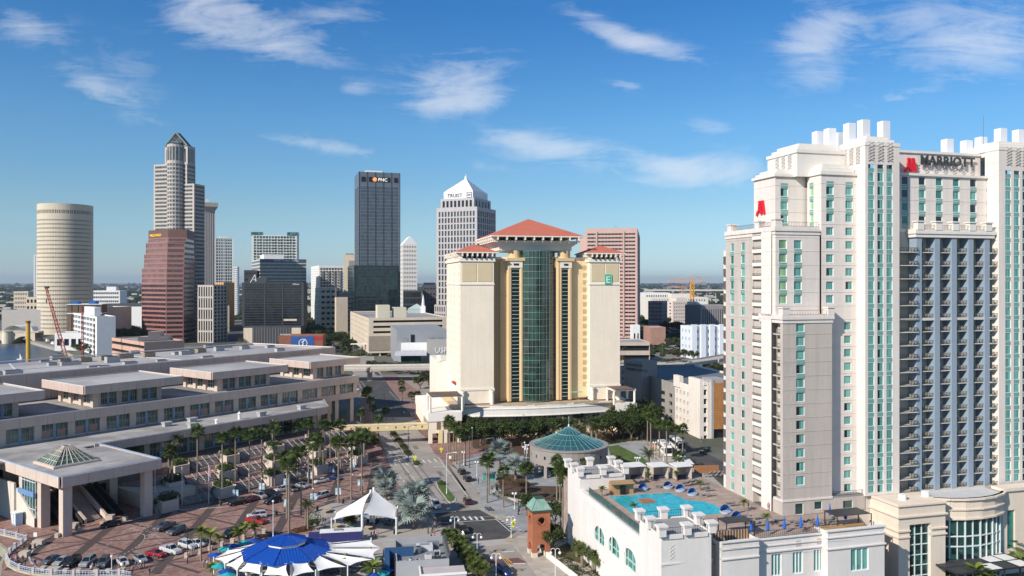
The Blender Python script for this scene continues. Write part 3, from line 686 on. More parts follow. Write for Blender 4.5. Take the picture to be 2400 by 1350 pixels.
block(t,c,0,zt,white,gl_grey,{0:(8,.84,20,.72),3:(4,.36,22,.4)},depth=.8,top=3)
b=MB();dd=(c[1]-c[0]).normalized();nn=Vector((dd.y,-dd.x));L=(c[1]-c[0]).length
for i in range(4):
 for k in range(19):
  o=c[0]+dd*L*(.05+.24*i);zz=2+k*(zt-4)/20;b.prism([o,o+dd*L*.13,o+dd*L*.13+nn*1.4,o+nn*1.4],zz,zz+.9)
b.build('balconies',grey_c,t,kind='stuff')
Y=1100;c=rect(806,Y,801,832,9,dl=14);t=bld('cream_slab','narrow blank cream slab tower left of the blue glass tower',c);zt=ZP(597,Y);block(t,c,0,zt,beige, gl_dark, {});
b=MB();b.seg(c[0]+(c[1]-c[0])*.45,c[1],2,zt-16,zt-8);b.build('side_sign',grey_c,t);roofbox(t,c,.7,zt-1,3,grey_c)
Y=950;c=rect(841,Y,831,938,17);zt=ZP(402,Y);t=bld('blue_glass_tower','tall flat blue grey glass tower with orange round logo at its top',c,'tower')
for i in range(4):pass
block(t,c,0,zt-16,mat('mullion_grey',(.16,.18,.21),.4,.05),gl_blue,{0:(30,.86,42,.84),3:(8,.86,42,.84)},depth=.22,parapet=.1)
b=MB();b.prism(c,zt-16,zt);b.build('crown',mat('crown_panel',(.13,.155,.19),.35,.06,.1),t)
dd=(c[1]-c[0]).normalized();nn=Vector((dd.y,-dd.x));L=(c[1]-c[0]).length
b=MB()
for f in(.0,.195,.39,.585,.78,.985):b.seg(c[0]+dd*(L*f),c[0]+dd*(L*f+.8),.35,0,zt+.2)
b.build('pier',mat('dark_pier',(.05,.06,.075),.4),t)
b=MB()
for f0,f1 in((.06,.16),(.24,.75),(.85,.94)):b.seg(c[0]+dd*L*f0,c[0]+dd*L*f1,.5,zt-11.5,zt-6)
b.build('sign_recess',mat('near_black',(.008,.009,.012),.5),t)
facelabel(t,c,0,.46,zt-10.8,'PNC',5.6,mat('white_letters',(.9,.9,.85),.4,emit=(1,.95,.85,.3)),off=.65,bold=.08)
b=MB();o=c[0]+dd*L*.38;
for i in range(16):
 a,a2=2*PI*i/16,2*PI*(i+1)/16;r=2.7;q=o+nn*.75
 b.poly([(q.x,q.y,zt-8.8),((q+dd*r*math.cos(a)).x,(q+dd*r*math.cos(a)).y,zt-8.8+r*math.sin(a)),((q+dd*r*math.cos(a2)).x,(q+dd*r*math.cos(a2)).y,zt-8.8+r*math.sin(a2))])
b.build('round_logo',mat('logo_orange',(.9,.25,.04),.4,emit=(1,.35,.08,.4)),t)
b=MB();q=o+nn*.85;b.poly([((q+dd*-.9).x,(q+dd*-.9).y,zt-10.2),((q+dd*1.5).x,(q+dd*1.5).y,zt-8.8),((q+dd*-.9).x,(q+dd*-.9).y,zt-7.4)]);b.build('logo_triangle', white, t)
roofbox(t,c,.4,zt-.2,4,white,fx=.4);
Y=900;c=rect(829,Y,815,935,17);zt=ZP(622,Y);t=bld('dark_glass_block','dark green glass block at the foot of the blue glass tower',c)
block(t,c,0,zt,mat('dark_frame',(.02,.03,.035),.3),mat('bottle_glass',(.010,.030,.036),.07,.3,.02,spec=.9,snap=(3,3,4),snapvar=.5),{0:(26,.92,20,.88),3:(5, .92, 20, .88)}, depth=.15)
b=MB();o=c[0]+(c[1]-c[0])*.0;b.seg(o,o+(c[1]-c[0])*.02,.5,zt-30,zt);b.build('light_strip',gl_blue,t)
Y=840;c=rect(835,Y,812,900,9,dl=40);t=bld('dark_low_block','low black glass block behind the concrete garage',c);block(t,c,0,ZP(700,Y),mat('dark_frame', (.02, .03, .035)), gl_dark, {0:(16, .9, 9, .85),3:(6,.9,9,.85)},depth=.2)
Y=900;c=rect(788,Y,770,815,20,dl=12,dr=None);t=bld('cream_block','plain cream block left of the low black glass block',c);block(t,c,0,ZP(697,Y),beige,gl_dark, {})
Y=950;c=rect(775,Y,765,830,10,dl=30);t=bld('navy_block','dark navy block behind the plain cream block',c);block(t,c,0,ZP(684,Y),mat('navy_panel',(.03,.04, .075), .5), gl_dark, {0:(8, .8, 9, .5)})
Y=940;c=rect(750,Y,742,772,30,dl=20,dr=20);t=bld('cream_office','cream building with curved balconies beside the tree-lined street',c);zt=ZP(675,Y);block(t, c, 0, zt, beige, gl_dark, {0:(3, .7, 8, .4),3:(4,.4,8,.4)},depth=1.5)
Y=1300;c=rect(944,Y,937,978,14);zt=ZP(572,Y);t=bld('white_grid_tower','white tower with four columns of paired windows and a sloped roof',c,'tower')
block(t,c,0,zt,mat('warm_white',(.74,.70,.66),.6,.04),gl_dark,{0:(8,.42,17,.45),3:(3,.5,17,.5)},depth=.5)
b=MB();u_=c[1]-c[0];v_=c[3]-c[0];zr=ZP(556,Y)
P=[c[0],c[1],c[2],c[3]]
b.poly([(*P[0],zt),(*P[1],zt),(*(P[0]+u_*.5),zr+2)]);b.poly([(*P[0],zt),(*(P[0]+u_*.5),zr+2),(*(P[3]+u_*.5),zr+2),(*P[3],zt)]);b.poly([(*P[1],zt),(*P[2], zt), (*(P[3]+u_*.5), zr+2), (*(P[0]+u_*.5), zr+2)])
b.build('sloped_roof',white,t)
Y=860;c=rect(945,Y,938,988,8,dl=20);t=bld('dark_grid_office','low dark gridded office below the white tower',c);block(t,c,0,ZP(681,Y),dgrey,gl_dark,{0:(12, .8, 7, .75)}, roofm=beige)
Y=980;c=rect(992,Y,985,1022,8,dl=25);t=bld('charcoal_office','charcoal office block with dashed window rows left of the pyramid tower',c);zt=ZP(668,Y);block(t, c, 0, zt, mat('charcoal2', (.09, .09, .105),.6),gl_dark,{0:(4,.5,8,.3)});b=MB();b.prism(grow(c,-1),zt-1,zt+3);b.build('roof_box',mat('navy_panel',(.03,.04,.075)),t)
Y=760;t=thing('church',(XP(990,Y),Y,0),'small white church with a pointed spire behind the garage','church');b=MB();x=XP(992,Y)
b.box(x-2.2,Y-2.2,0,x+2.2,Y+2.2,ZP(717,Y));b.build('tower',white,t);b=MB();b.cone((x,Y),1.6,1.2,ZP(717,Y),ZP(705,Y),8);b.cone((x,Y),1.3,.05,ZP(705,Y),ZP(690, Y), 8);b.build('spire', white, t)
b=MB();xx=XP(975,Y);b.prism([(xx-8,Y),(xx+8,Y),(xx+8,Y+12),(xx-8,Y+12)],0,ZP(724,Y));b.pyramid([(xx-8.3,Y-.3),(xx+8.3,Y-.3),(xx+8.3,Y+12.3),(xx-8.3,Y+12.3)], ZP(724, Y), (xx, Y+6, ZP(712, Y)));b.build('nave',mat('pale_verdigris',(.38,.46,.44)),t)
Y=930;c=rect(1118,Y,1023,1162,66);zt=ZP(484,Y);t=bld('pyramid_tower','grey granite tower with a stepped white pyramid top carrying dark lettering',c,'tower')
granite=mat('silver_granite',(.46,.43,.43),.6,.06,.1)
block(t,c,0,zt,granite,gl_grey,{3:(12,.58,19,.78),0:(8,.72,19,.85)},depth=.9,top=4)
c2=sub(c,.10,.93,.06,.94);z2=ZP(462,Y);block(t,c2,zt-1,z2,granite,gl_dark,{3:(8,.6,1,.7),0:(5,.6,1,.7)},depth=.8,wname='upper_wall')
c3=sub(c,.16,.88,.12,.9);z3=ZP(444,Y);b=MB();b.prism(c3,z2-1,z3);
cen=(c3[0]+c3[2])/2;zpk=ZP(411,Y);N=11
for i in range(N):
 k=1-(i+1)/(N+1.0);b.prism([cen+(p-cen)*k for p in c3],z3+(zpk-z3)*i/N,z3+(zpk-z3)*(i+1)/N+.01)
b.build('stepped_pyramid',mat('bright_white',(.82,.82,.83),.5,.03),t)
b=MB();b.cone((cen.x,cen.y),1.8,1.4,zpk,zpk+3.5,6);b.tube((cen.x,cen.y,zpk+3),(cen.x,cen.y,ZP(398,Y)),.3);b.build('spire',white,t)
ink=mat('sign_ink',(.03,.02,.05),.5)
facelabel(t,c3,3,.13,z2+1.7,'TRUIST',6.2,ink,off=.3,bold=.05)
dd=(c3[0]-c3[3]).normalized();L=(c3[0]-c3[3]).length;nn=Vector((dd.y,-dd.x));o=c3[3]+dd*L*.80+nn*.3;b=MB()
for s_ in((0,0,0,6.2),(6.2,0,6.2,6.2),(0,0,6.2,0),(0,6.2,6.2,6.2),(2.4,1.6,2.4,4.6),(3.8,1.6,3.8,4.6),(0,3.1,2.4,3.1),(3.8,3.1,6.2,3.1)):
 b.tube(((o+dd*s_[0]).x,(o+dd*s_[0]).y,z2+.9+s_[1]),((o+dd*s_[2]).x,(o+dd*s_[2]).y,z2+.9+s_[3]),.32,4)
b.build('square_logo',ink,t)
cb=rect(1045,Y-15,1018,1070,40,dr=20);b=MB();block(t,cb,0,ZP(715,Y-15),granite,gl_dark,{3:(6,.5,4,.7),0:(5,.5,4,.7)},wname='base_wall')
Y=760;c=rect(1494,Y,1372,1508,80,dr=None);zt=ZP(534,Y);t=bld('pink_tower','pink granite office tower with dark window bands behind the yellow hotel',c, 'tower')
block(t,c,0,zt,stone_p,gl_pinkd,{3:(14,.94,30,.45),0:(4,.9,30,.5)},depth=.8,top=4)
b=MB();dd=(c[0]-c[3]).normalized();L=(c[0]-c[3]).length;nn=Vector((dd.y,-dd.x))
for f in(.2,.72):o=c[3]+dd*L*f;b.seg(o,o+dd*1.6,.9,8,zt-3)
b.build('pier',stone_p,t)
c7=rect(1496,Y+8,1358,1500,80,dr=20);b=MB();b.prism(c7,0,ZP(556,Y));b.build('rear_wing',stone_p,t)
b=MB();o=(c[0]+c[2])/2
for(x,y,h)in((0,0,9),(1.5,0,7),(-12,3,3),(10,3,3)):b.tube((o.x+x,o.y+y,zt-1),(o.x+x,o.y+y,zt+h),.2)
b.build('roof_mast',steel,t)
Y=640;c=rect(864,Y,821,1048,17);zt=ZP(745,Y);t=bld('concrete_garage','large beige concrete parking garage with open decks and two rooftop boxes',c,'parking garage')
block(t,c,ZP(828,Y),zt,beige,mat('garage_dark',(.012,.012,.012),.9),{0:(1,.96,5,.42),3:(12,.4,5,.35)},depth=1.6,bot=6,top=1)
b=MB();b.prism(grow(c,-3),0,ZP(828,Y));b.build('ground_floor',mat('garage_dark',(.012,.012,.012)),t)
b=MB();dd=(c[1]-c[0]).normalized();nn=Vector((dd.y,-dd.x));L=(c[1]-c[0]).length
b.seg(c[0],c[0]+dd*L*.31,.4,ZP(822,Y),ZP(788,Y));b.build('louvre_panel',mat('louvre_brown',(.30,.25,.20),.8),t)
for(f,k_,h_,nm)in((.12,.16,10,'lift_house'),(.33,.15,8,'stair_house')):
 u_=c[1]-c[0];v_=(c[3]-c[0]).normalized()*12;o=c[0]+u_*f+v_*.4;b=MB();b.prism([o,o+u_*.155,o+u_*.155+v_,o+v_],zt-1,zt+h_);b.build(nm,mat('lift_cream',(.68, .62, .48), .8, .05), t)
for i in range(9):
 b=MB();o=c[0]+dd*(L*(i/9+.02))-nn*.8;b.prism([o,o+dd*1.4,o+dd*1.4-nn*1.2,o-nn*1.2],0,ZP(822,Y));b.build('column',beige,t)
Y=560;c=rect(930,Y+10,915,1050,12);t=bld('university_building','white and grey university building with large blank wall and lettering',c)
zt=ZP(775,Y+10);b=MB();b.prism(c,0,zt);b.build('grey_block',mat('grey_metal_panel',(.30,.31,.33),.6,.05,.2),t)
c2=rect(940,Y,918,1012,6,dl=24);z2=ZP(803,Y);block(t,c2,0,z2,white,glass_green,{0:(5,.9,1,.3)},wname='white_block',roofm=mat('white_roof',(.6,.6,.62),.8, .05), top=3, bot=6)
c3=rect(1000,Y-8,990,1060,6,dl=20);z3=ZP(800,Y-8);b=MB();b.prism(c3,0,z3);b.build('blank_wall',mat('concrete_panel',(.40,.38,.36),.8,.06,.2),t)
facelabel(t,c3,0,.32,z3-8,'USF',5.2,whitem,off=.3,bold=.06)
c4=rect(925,Y-25,895,1000,6,dl=22);z4=ZP(830,Y-25);b=MB();b.prism(c4,z4-1.2,z4);b.build('canopy_roof',mat('white_roof',(.6,.6,.62)),t);b=MB();b.prism(grow(c4, -4), 0, z4-1.2);b.build('lobby_glass', glass_green,t)
b=MB();dd=(c[1]-c[0]).normalized();nn=Vector((dd.y,-dd.x));L=(c[1]-c[0]).length
for f in(.12,.62,.8):b.seg(c[0]+dd*L*f,c[0]+dd*L*(f+.09),.3,zt-11,zt-5)
b.build('louvre_panel',grey_c,t);b=MB();b.seg(c[0]+dd*L*.27,c[0]+dd*L*.34,.4,zt-9,zt-3);b.build('dark_banner',mat('near_black',(.008,.009,.012)),t)
t=thing('canopy',(*G(842,830)[:2],0),'small white angled canopy beside the street in front of the garage','canopy');g0=G(842,830);b=MB()
b.rbox((g0[0],g0[1]),(1,.1),14,6,8.2,8.7);b.build('canopy_roof',white,t)
b=MB()
for dx in(-5,5):b.tube((g0[0]+dx,g0[1],0),(g0[0]+dx,g0[1],8.2),.2)
b.build('post',steel,t)
#left bank: river side buildings
def simple(name,label,pxM,Y,pxL,pxR,a,top,wm,gm,faces,dl=None,dr=None,cat='building',depth=.5,rb=0,topm=1.0,z0=0,roofm=None,group=None):
 c=rect(pxM,Y,pxL,pxR,a,dl,dr);t=bld(name,label,c,cat,group);zt=ZP(top,Y);block(t,c,z0,zt,wm,gm,faces,depth=depth,top=topm,roofm=roofm)
 if rb:roofbox(t,c,.35,zt-1,rb,wm,fx=.6)
 return t,c,zt
simple('white_hotel','white river hotel with balcony grid and a blank white end wall',227,640,161,271,38,742,white,gl_grey,{3:(9,.8,7,.62)},cat='hotel', depth=1.2, rb=7)
t,c,zt=simple('brown_hotel','brown brick block with white roof edge behind the white river hotel',158,720,132,238,14,714,brown,gl_dark,{0:(5,.16,1,1),3:(3, .3, 1, 1)}, dl=20)
b=MB();b.prism(grow(c,.6),zt-.2,zt+.5);b.build('roof_edge',white,t)
b=MB();b.prism(grow(c,.4),zt-8.5,zt-7.6);b.build('white_band',white,t)
b=MB();dd=(c[1]-c[0]);o=c[0]+dd*.1;b.prism([o,o+dd*.2,o+dd*.2+Vector((0,6)),o+Vector((0,6))],zt,zt+2.5);o=c[0]+dd*.62;b.prism([o,o+dd*.2,o+dd*.2+Vector((0, 6)), o+Vector((0, 6))], zt, zt+3);b.build('blue_roof_unit',mat('tank_blue',(.03,.16,.5),.5),t)
simple('riverside_restaurant','low white riverside restaurant beside the boardwalk',128,690,122,200,8,780,white,gl_dark,{0:(4,.7,1,.4)},dl=20)
simple('white_banded_block','white banded office block behind the round tower',216,1250,210,281,6,681,white,gl_grey,{0:(12,.8,7,.5)},dl=30,rb=7)
simple('navy_apartments','long dark navy apartment block with white balcony frames',243,1150,238,333,5,712,mat('navy_grey',(.06,.07,.095),.7),white,{0:(6, .45, 3, .3)}, dl=25, depth=.3)
simple('grey_museum','long pale grey windowless building across the river',4,900,-60,97,4,726,mat('museum_grey',(.44,.41,.39),.8,.05),gl_dark,{},dl=30)
simple('beige_block','beige block with dark garage openings left of the round tower',60,960,52,97,5,696,beige,gl_dark,{0:(4,.6,5,.5)},dl=20)
simple('far_flats','far pale apartment block among dark trees on the horizon left',32,1500,27,66,5,683,beige,gl_dark,{0:(8,.5,5,.5)},dl=25)
simple('tan_block','tan block right of the brown brick block',250,760,205,262,70,720,beige,gl_dark,{3:(6,.6,2,.35)},dr=30)
simple('white_low_block','low white block with yellow end behind the trees',290,900,286,333,8,720,white,gl_dark,{},dl=20)
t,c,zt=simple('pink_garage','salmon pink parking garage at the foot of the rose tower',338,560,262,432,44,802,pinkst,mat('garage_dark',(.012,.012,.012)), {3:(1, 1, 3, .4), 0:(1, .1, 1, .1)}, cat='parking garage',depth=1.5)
b=MB();o=c[0]+(c[1]-c[0])*.1+(c[3]-c[0])*.3;u_=(c[1]-c[0]);b.prism([o,o+u_*.75,o+u_*.75+Vector((0,8)),o+Vector((0,8))],zt-.5,zt+2.5);b.prism([o+u_*.25, o+u_*.55, o+u_*.55+Vector((0, 7.5)), o+u_*.25+Vector((0,7.5))],zt+2.5,zt+6);b.build('stair_house',mat('pale_salmon',(.66,.48,.39),.8,.05),t)
hosp=mat('hospital_cream',(.70,.60,.54),.8,.04)
simple('hospital_block','pinkish white office block with rows of small square windows beyond the highway',1577,1080,1550,1634,16,706,hosp,gl_dark,{0:(13, .45, 7, .4), 3:(5, .4, 7, .4)}, dl=60, rb=5)
simple('shaded_office','office block with tall piers left of the square-windowed block',1552,930,1519,1580,62,706,mat('rose_grey',(.36,.28,.29),.8,.05), gl_dark, {3:(9, .5, 8, .5), 0:(4, .4, 8, .4)}, dr=20)
simple('white_terraced_block','white stepped office building behind the square-windowed block',1525,1150,1508,1660,8,697,mat('hospital_ivory',(.74,.69, .62), .8, .04), gl_dark, {0:(20, .4, 5, .4)}, dl=50,rb=6)
simple('banded_low_block','white banded low block right of the square-windowed block',1632,930,1628,1656,8,708,white,gl_dark,{0:(1,1,5,.5)},dl=30)
simple('grey_roofed_block','grey block with ribbed wall and sloping roof by the hotel edge',1642,860,1636,1720,12,716,mat('taupe_block',(.30,.28,.29),.8), gl_dark, {0:(14, .45, 1, .8)}, dl=40)
simple('distant_garage','long white parking garage near the horizon on the right',1512,1500,1508,1570,4,686,white,gl_dark,{0:(10,.6,3,.4)},dl=40)
t,c,zt=simple('white_apartments','white apartment block with stepped balconies behind trees by the hotel',1620,620,1612,1700,12,765,mat('apartment_white', (.72, .76, .82), .7, .04), gl_grey, {0:(9, .35,4,.42),3:(3,.3,4,.4)},dl=20)
b=MB();u_=(c[1]-c[0]);L=u_.length;u_=u_/L;nn=Vector((u_.y,-u_.x))
for f in(.0,.26,.52,.8):o=c[0]+u_*L*f+nn*.01;b.prism([o,o+u_*L*.14,o+u_*L*.14+nn*2,o+nn*2],0,zt+1.5)
b.build('bay',mat('apartment_white',(.72,.76,.82)),t)
simple('brick_house','low brick building with pale roof beyond the car park',1525,740,1519,1560,6,767,mat('faded_brick',(.38,.22,.17),.85,.1),gl_dark,{}, dl=25, roofm=mat('white_roof', (.6, .6, .62)))
simple('white_kiosk','small white building left of the car park trees',1483,700,1478,1500,5,762,white,gl_dark,{0:(2,.5,1,.4)},dl=10)
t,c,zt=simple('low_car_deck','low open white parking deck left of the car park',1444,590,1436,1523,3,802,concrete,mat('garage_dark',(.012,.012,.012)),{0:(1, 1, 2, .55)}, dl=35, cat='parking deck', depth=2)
t=thing('mural_wall',(XP(1470,680),680,0),'low wall with a pink and yellow swirling mural beside the car park','wall');b=MB();b.box(XP(1456,680),680,0, XP(1492, 680), 681, 8)
b.build('wall',mat('mural_pink',(.50,.08,.20),.7,.1,.1,alt=(.45,.33,.12),altscale=.14),t)
def tower_crane(px,Y,zt,jl,jr,label,mc):
 t=thing('tower_crane',(XP(px,Y),Y,0),label,'crane','tower cranes on the right horizon');x=XP(px,Y)
 b=MB()
 for dx in(-2,2):
  for dy in(-2,2):b.tube((x+dx,Y+dy,0),(x+dx,Y+dy,zt),.55,4)
 for k in range(int(zt/5)):b.tube((x-2,Y-2,k*5),(x+2,Y-2,k*5+5),.35,4);b.tube((x+2,Y-2,k*5),(x-2,Y-2,k*5+5),.35,4)
 b.build('mast',mc,t);b=MB()
 for dz in(0,2.5):b.tube((x-jl,Y,zt+dz),(x+jr,Y,zt+dz),.4,4)
 for k in range(int((jl+jr)/5)):b.tube((x-jl+k*5,Y,zt),(x-jl+k*5+2.5,Y,zt+2.5),.25,3);b.tube((x-jl+k*5+2.5,Y,zt+2.5),(x-jl+k*5+5,Y,zt),.25,3)
 b.build('jib',mat('crane_salmon',(.60,.30,.20),.6),t);b=MB();b.tube((x,Y,zt),(x,Y,zt+9),.5,4);b.tube((x,Y,zt+9),(x-jl*.6,Y,zt+2.5),.15,3);b.tube((x,Y, zt+9), (x+jr*.8, Y, zt+2.5), .15, 3);b.build('tie_bar',mc,t)
 b=MB();b.box(x+jr-5,Y-1.5,zt-4,x+jr,Y+1.5,zt);b.build('counterweight',grey_c,t)
tower_crane(1622,1000,ZP(660,1000),30,17,'orange tower crane mast rising above the white office blocks',mat('crane_orange',(.75,.35,.04),.6))
tower_crane(1600,1500,ZP(674,1500),30,9,'smaller far tower crane with low salmon jib near the horizon',mat('crane_salmon',(.60,.30,.20)))
def viaduct(label,pts,w,zd,cols=True,rail=1.0):
 t=thing('viaduct',(pts[0][0],pts[0][1],0),label,'bridge');b=MB();r=MB()
 for p,q in zip(pts,pts[1:]):
  b.seg(p,q,w,zd-1.2,zd);r.seg(p,q,.3,zd,zd+rail);r.seg(p,q,.3,zd,zd+rail,off=w-.3)
 b.build('deck',concrete,t);r.build('parapet',mat('parapet_white',(.60,.56,.50),.85,.08,streak=.1),t)
 if cols:
  for p,q in zip(pts,pts[1:]):
   p=Vector(p[:2]);q=Vector(q[:2]);L=(q-p).length;n=max(1,int(L/24));d=(q-p)/L;nn=Vector((d.y,-d.x))
   for i in range(n+1):
    k=MB();o=p+d*(i*L/n)+nn*w/2;k.cone((o.x,o.y),1.0,1.0,0,zd-2.2,10);k.rbox((o.x,o.y),nn,w*.8,1.6,zd-2.2,zd-1.2);k.build('pier',concrete,t)
 return t
def gz(px,py,z):p=G(px,py,z);return(p.x,p.y)
viaduct('beige elevated road crossing over the wide street in the distance',[gz(790,858,8),gz(870,858,8),gz(1010,856,8),gz(1060,855,8)],16,8)
viaduct('elevated highway running right behind the car park towards the hotel',[gz(1440,858,7),gz(1560,852,7),gz(1640,842,7),gz(1720,828,7)],14,7)
viaduct('far white elevated highway along the right horizon',[(XP(1510,2200),2200),(XP(1800,2200),2200)],14,ZP(681,2200),cols=True,rail=3)
#river: bridge, cranes, boats
t=thing('river_bridge',(*G(40,790)[:2],0),'pale arched river bridge with round stone pier at the left edge','bridge')
Yb=800;b=MB();zb=9
def archspan(x0,x1,y,w,zd,rise):
 n=12;pts=[]
 for i in range(n+1):
  k=i/n;pts.append((x0+(x1-x0)*k,-2.5+rise*math.sin(PI*k)**.7))
 for i in range(n):
  for yy,fl in((y,0),(y+w,1)):
   a=[(pts[i][0],yy,pts[i][1]),(pts[i+1][0],yy,pts[i+1][1]),(pts[i+1][0],yy,zd),(pts[i][0],yy,zd)];b.poly(a if not fl else a[::-1])
  b.quad((pts[i][0],y,pts[i][1]),(pts[i][0],y+w,pts[i][1]),(pts[i+1][0],y+w,pts[i+1][1]),(pts[i+1][0],y,pts[i+1][1]))
 b.box(x0,y,zd,x1,y+w,zd+.8)
archspan(XP(27,Yb),XP(82,Yb),Yb,14,zb-1,7.5);archspan(XP(-55,Yb),XP(8,Yb),Yb,14,zb-1,7.5);b.build('arch',beige,t)
b=MB();b.cone((XP(18,Yb),Yb-1),4.6,4.2,-3,zb+1,16);b.cone((XP(18,Yb),Yb-1),4.8,4.8,zb+1,zb+1.6,16);b.build('round_pier',mat('lift_cream',(.68,.62,.48)), t)
b=MB();b.box(XP(-60,Yb),Yb-.4,zb-.2,XP(90,Yb),Yb,zb+1.1);b.build('parapet',beige,t)
t=thing('boardwalk',(*G(120,810)[:2],0),'curved timber boardwalk with dark piles along the river bank','boardwalk');bw=[G(58,794),G(95,803),G(140,815), G(172, 824)];b=MB();pl=MB()
for p,q in zip(bw,bw[1:]):
 b.seg(p,q,5,.1,.6);p=Vector(p[:2]);q=Vector(q[:2]);n=int((q-p).length/5);d=(q-p).normalized();nn=Vector((d.y,-d.x))
 for i in range(n):o=p+d*i*5+nn*4.5;pl.cone((o.x,o.y),.35,.35,-3,.1,6)
b.build('deck',mat('weathered_timber',(.30,.27,.24),.9,.15),t);pl.build('piles',mat('dark_pile',(.05,.045,.04),.9),t,kind='stuff')
b=MB();y0=1010;b.path([(XP(40+30*math.cos(PI*i/8)*-1+10,y0),y0,ZP(768-22*math.sin(PI*i/8),y0))for i in range(9)],.8,5)
t=thing('canopy_hall',(XP(50,860),860,0),'white curved canopy roof beside the river bridge','canopy');b=MB();n=10
for i in range(n):
 a0,a1=PI*.95*i/n+.1,PI*.95*(i+1)/n+.1
 x0,x1=XP(44,860)-10*math.cos(a0),XP(44,860)-10*math.cos(a1);b.quad((x0,850,6+7*math.sin(a0)),(x0,880,6+7*math.sin(a0)),(x1,880,6+7*math.sin(a1)),(x1,850, 6+7*math.sin(a1)))
b.box(XP(30,860),851,0,XP(80,860),878,6);b.build('vaulted_roof',white,t)
t=thing('marquee_tent',(*G(72,790)[:2],0),'white pointed marquee tent by the start of the boardwalk','tent');g0=G(72,790);b=MB();b.cone((g0[0],g0[1]),9, .3, 3, 12, 10);b.cone((g0[0], g0[1]), 8.6, 8.6,0,3,10);b.build('tent_roof',white,t)
redm=mat('crane_red',(.38,.03,.025),.6,.1)
def lattice(b,p,q,w,n=12,r=.13):
 p=Vector(p);q=Vector(q);d=(q-p).normalized();a=d.orthogonal().normalized()*w;c_=d.cross(a).normalized()*w
 cs=[a+c_,a-c_,-a-c_,-a+c_]
 for k in cs:b.tube(p+k,q+k*.5,r,4)
 for i in range(n):
  k0,k1=i/n,(i+1)/n;P0=p+(q-p)*k0;P1=p+(q-p)*k1
  for j in range(4):b.tube(P0+cs[j]*(1-.5*k0),P1+cs[(j+1)%4]*(1-.5*k1),r*.7,3)
Yc=560
t=thing('crawler_crane',(XP(160,Yc),Yc,0),'tall red lattice crane leaning left on a barge by the boardwalk','crane');b=MB()
lattice(b,(XP(160,Yc),Yc,1),(XP(108,Yc),Yc,ZP(674,Yc)),1.1,22,.16);b.build('boom',redm,t)
b=MB();b.box(XP(106,Yc),Yc-1,ZP(674,Yc)-.5,XP(114,Yc),Yc+1,ZP(674,Yc)+.9);b.build('boom_head',dark,t)
b=MB();b.box(XP(152,Yc),Yc-2.5,.6,XP(172,Yc),Yc+3,3.2);b.build('cab',redm,t)
b=MB();b.tube((XP(109,Yc),Yc,ZP(676,Yc)),(XP(109,Yc),Yc,ZP(704,Yc)),.08,3);b.rbox((XP(109,Yc),Yc),(1,0),.6,.6,ZP(710,Yc),ZP(702,Yc));b.build('hook_line', dark, t)
t=thing('mast_crane',(XP(194,540),540,0),'thin upright red lattice mast right of the leaning crane','crane');b=MB();lattice(b,(XP(194,540),540,0),(XP(193, 540), 540, ZP(718, 540)), .7, 18, .12);b.build('mast',redm,t)
t=thing('rusty_pile',(XP(221,540),540,0),'thin rusty pile standing by the shore trees','pile');b=MB();b.tube((XP(221,540),540,0),(XP(221,540),540,ZP(760, 540)), .35, 6);b.build('shaft', mat('rust', (.28,.10,.04),.9,.2),t)
t=thing('yellow_pile',(XP(66,470),470,-3),'thick yellow steel pile standing in the river','pile');b=MB();b.cone((XP(66,470),470),1.15,1.15,-3,ZP(755,470), 14);b.build('shaft', mat('pile_yellow', (.62,.37,.05),.5,.12,.3,streak=.1),t)
b=MB();b.cone((XP(66,470),470),1.3,1.3,ZP(757,470),ZP(752,470),14);b.build('collar',mat('rust',(.28,.10,.04)),t)
t=thing('work_barge',(XP(150,520),520,-2),'flat work barge with white cabin moored behind the convention roof','barge');b=MB();b.rbox((XP(140,520),520), (1, .35), 36, 10, -2.4, .4);b.build('hull', mat('barge_dark',(.05,.04,.045),.7),t);b=MB();b.rbox((XP(125,520),520),(1,.35),24,8,.4,1.0);b.build('deck',white,t)
for i,(px,py,L_)in enumerate(((128,812,16),(160,827,20),(112,805,10))):
 g0=G(px,py,-2.2);t=thing('motor_yacht',(g0[0],g0[1],-2.2),['white yacht moored mid-way along the boardwalk','largest white yacht moored near the crane barge', 'small white boat moored at the far boardwalk'][i],'boat','boats along the boardwalk')
 b=MB();d=Vector((.75,-.66));n=Vector((.66,.75));o=Vector(g0[:2])
 P=lambda x,y:o+d*x*L_+n*y*L_
 b.prism([P(-.5,-.12),P(.25,-.14),P(.5,0),P(.25,.14),P(-.5,.12)],-2.6,-.6);b.build('hull',white,t)
 b=MB();b.prism([P(-.35,-.1),P(.15,-.1),P(.2,.1),P(-.35,.1)],-.6,1.2);b.prism([P(-.25,-.08),P(0,-.08),P(0,.08),P(-.25,.08)],1.2,2.4);b.build('cabin',white, t)
t=thing('sailboat',(*G(46,843,-2.2)[:2],-2.2),'tiny white sailing boat near the hall roof edge','boat');g0=G(46,843,-2.2);b=MB();b.prism([(g0[0]-2,g0[1]-.6), (g0[0]+1.6, g0[1]-.6), (g0[0]+2.4, g0[1]),(g0[0]+1.6,g0[1]+.6),(g0[0]-2,g0[1]+.6)],-2.3,-1.5);b.build('hull',white,t);b=MB();b.poly([(g0[0],g0[1],-1.3),(g0[0]+1.8,g0[1],-1.3),(g0[0],g0[1],3)]);b.poly([(g0[0], g0[1]+.03, 3), (g0[0]+1.8, g0[1]+.03,-1.3),(g0[0],g0[1]+.03,-1.3)]);b.build('sail',white,t)
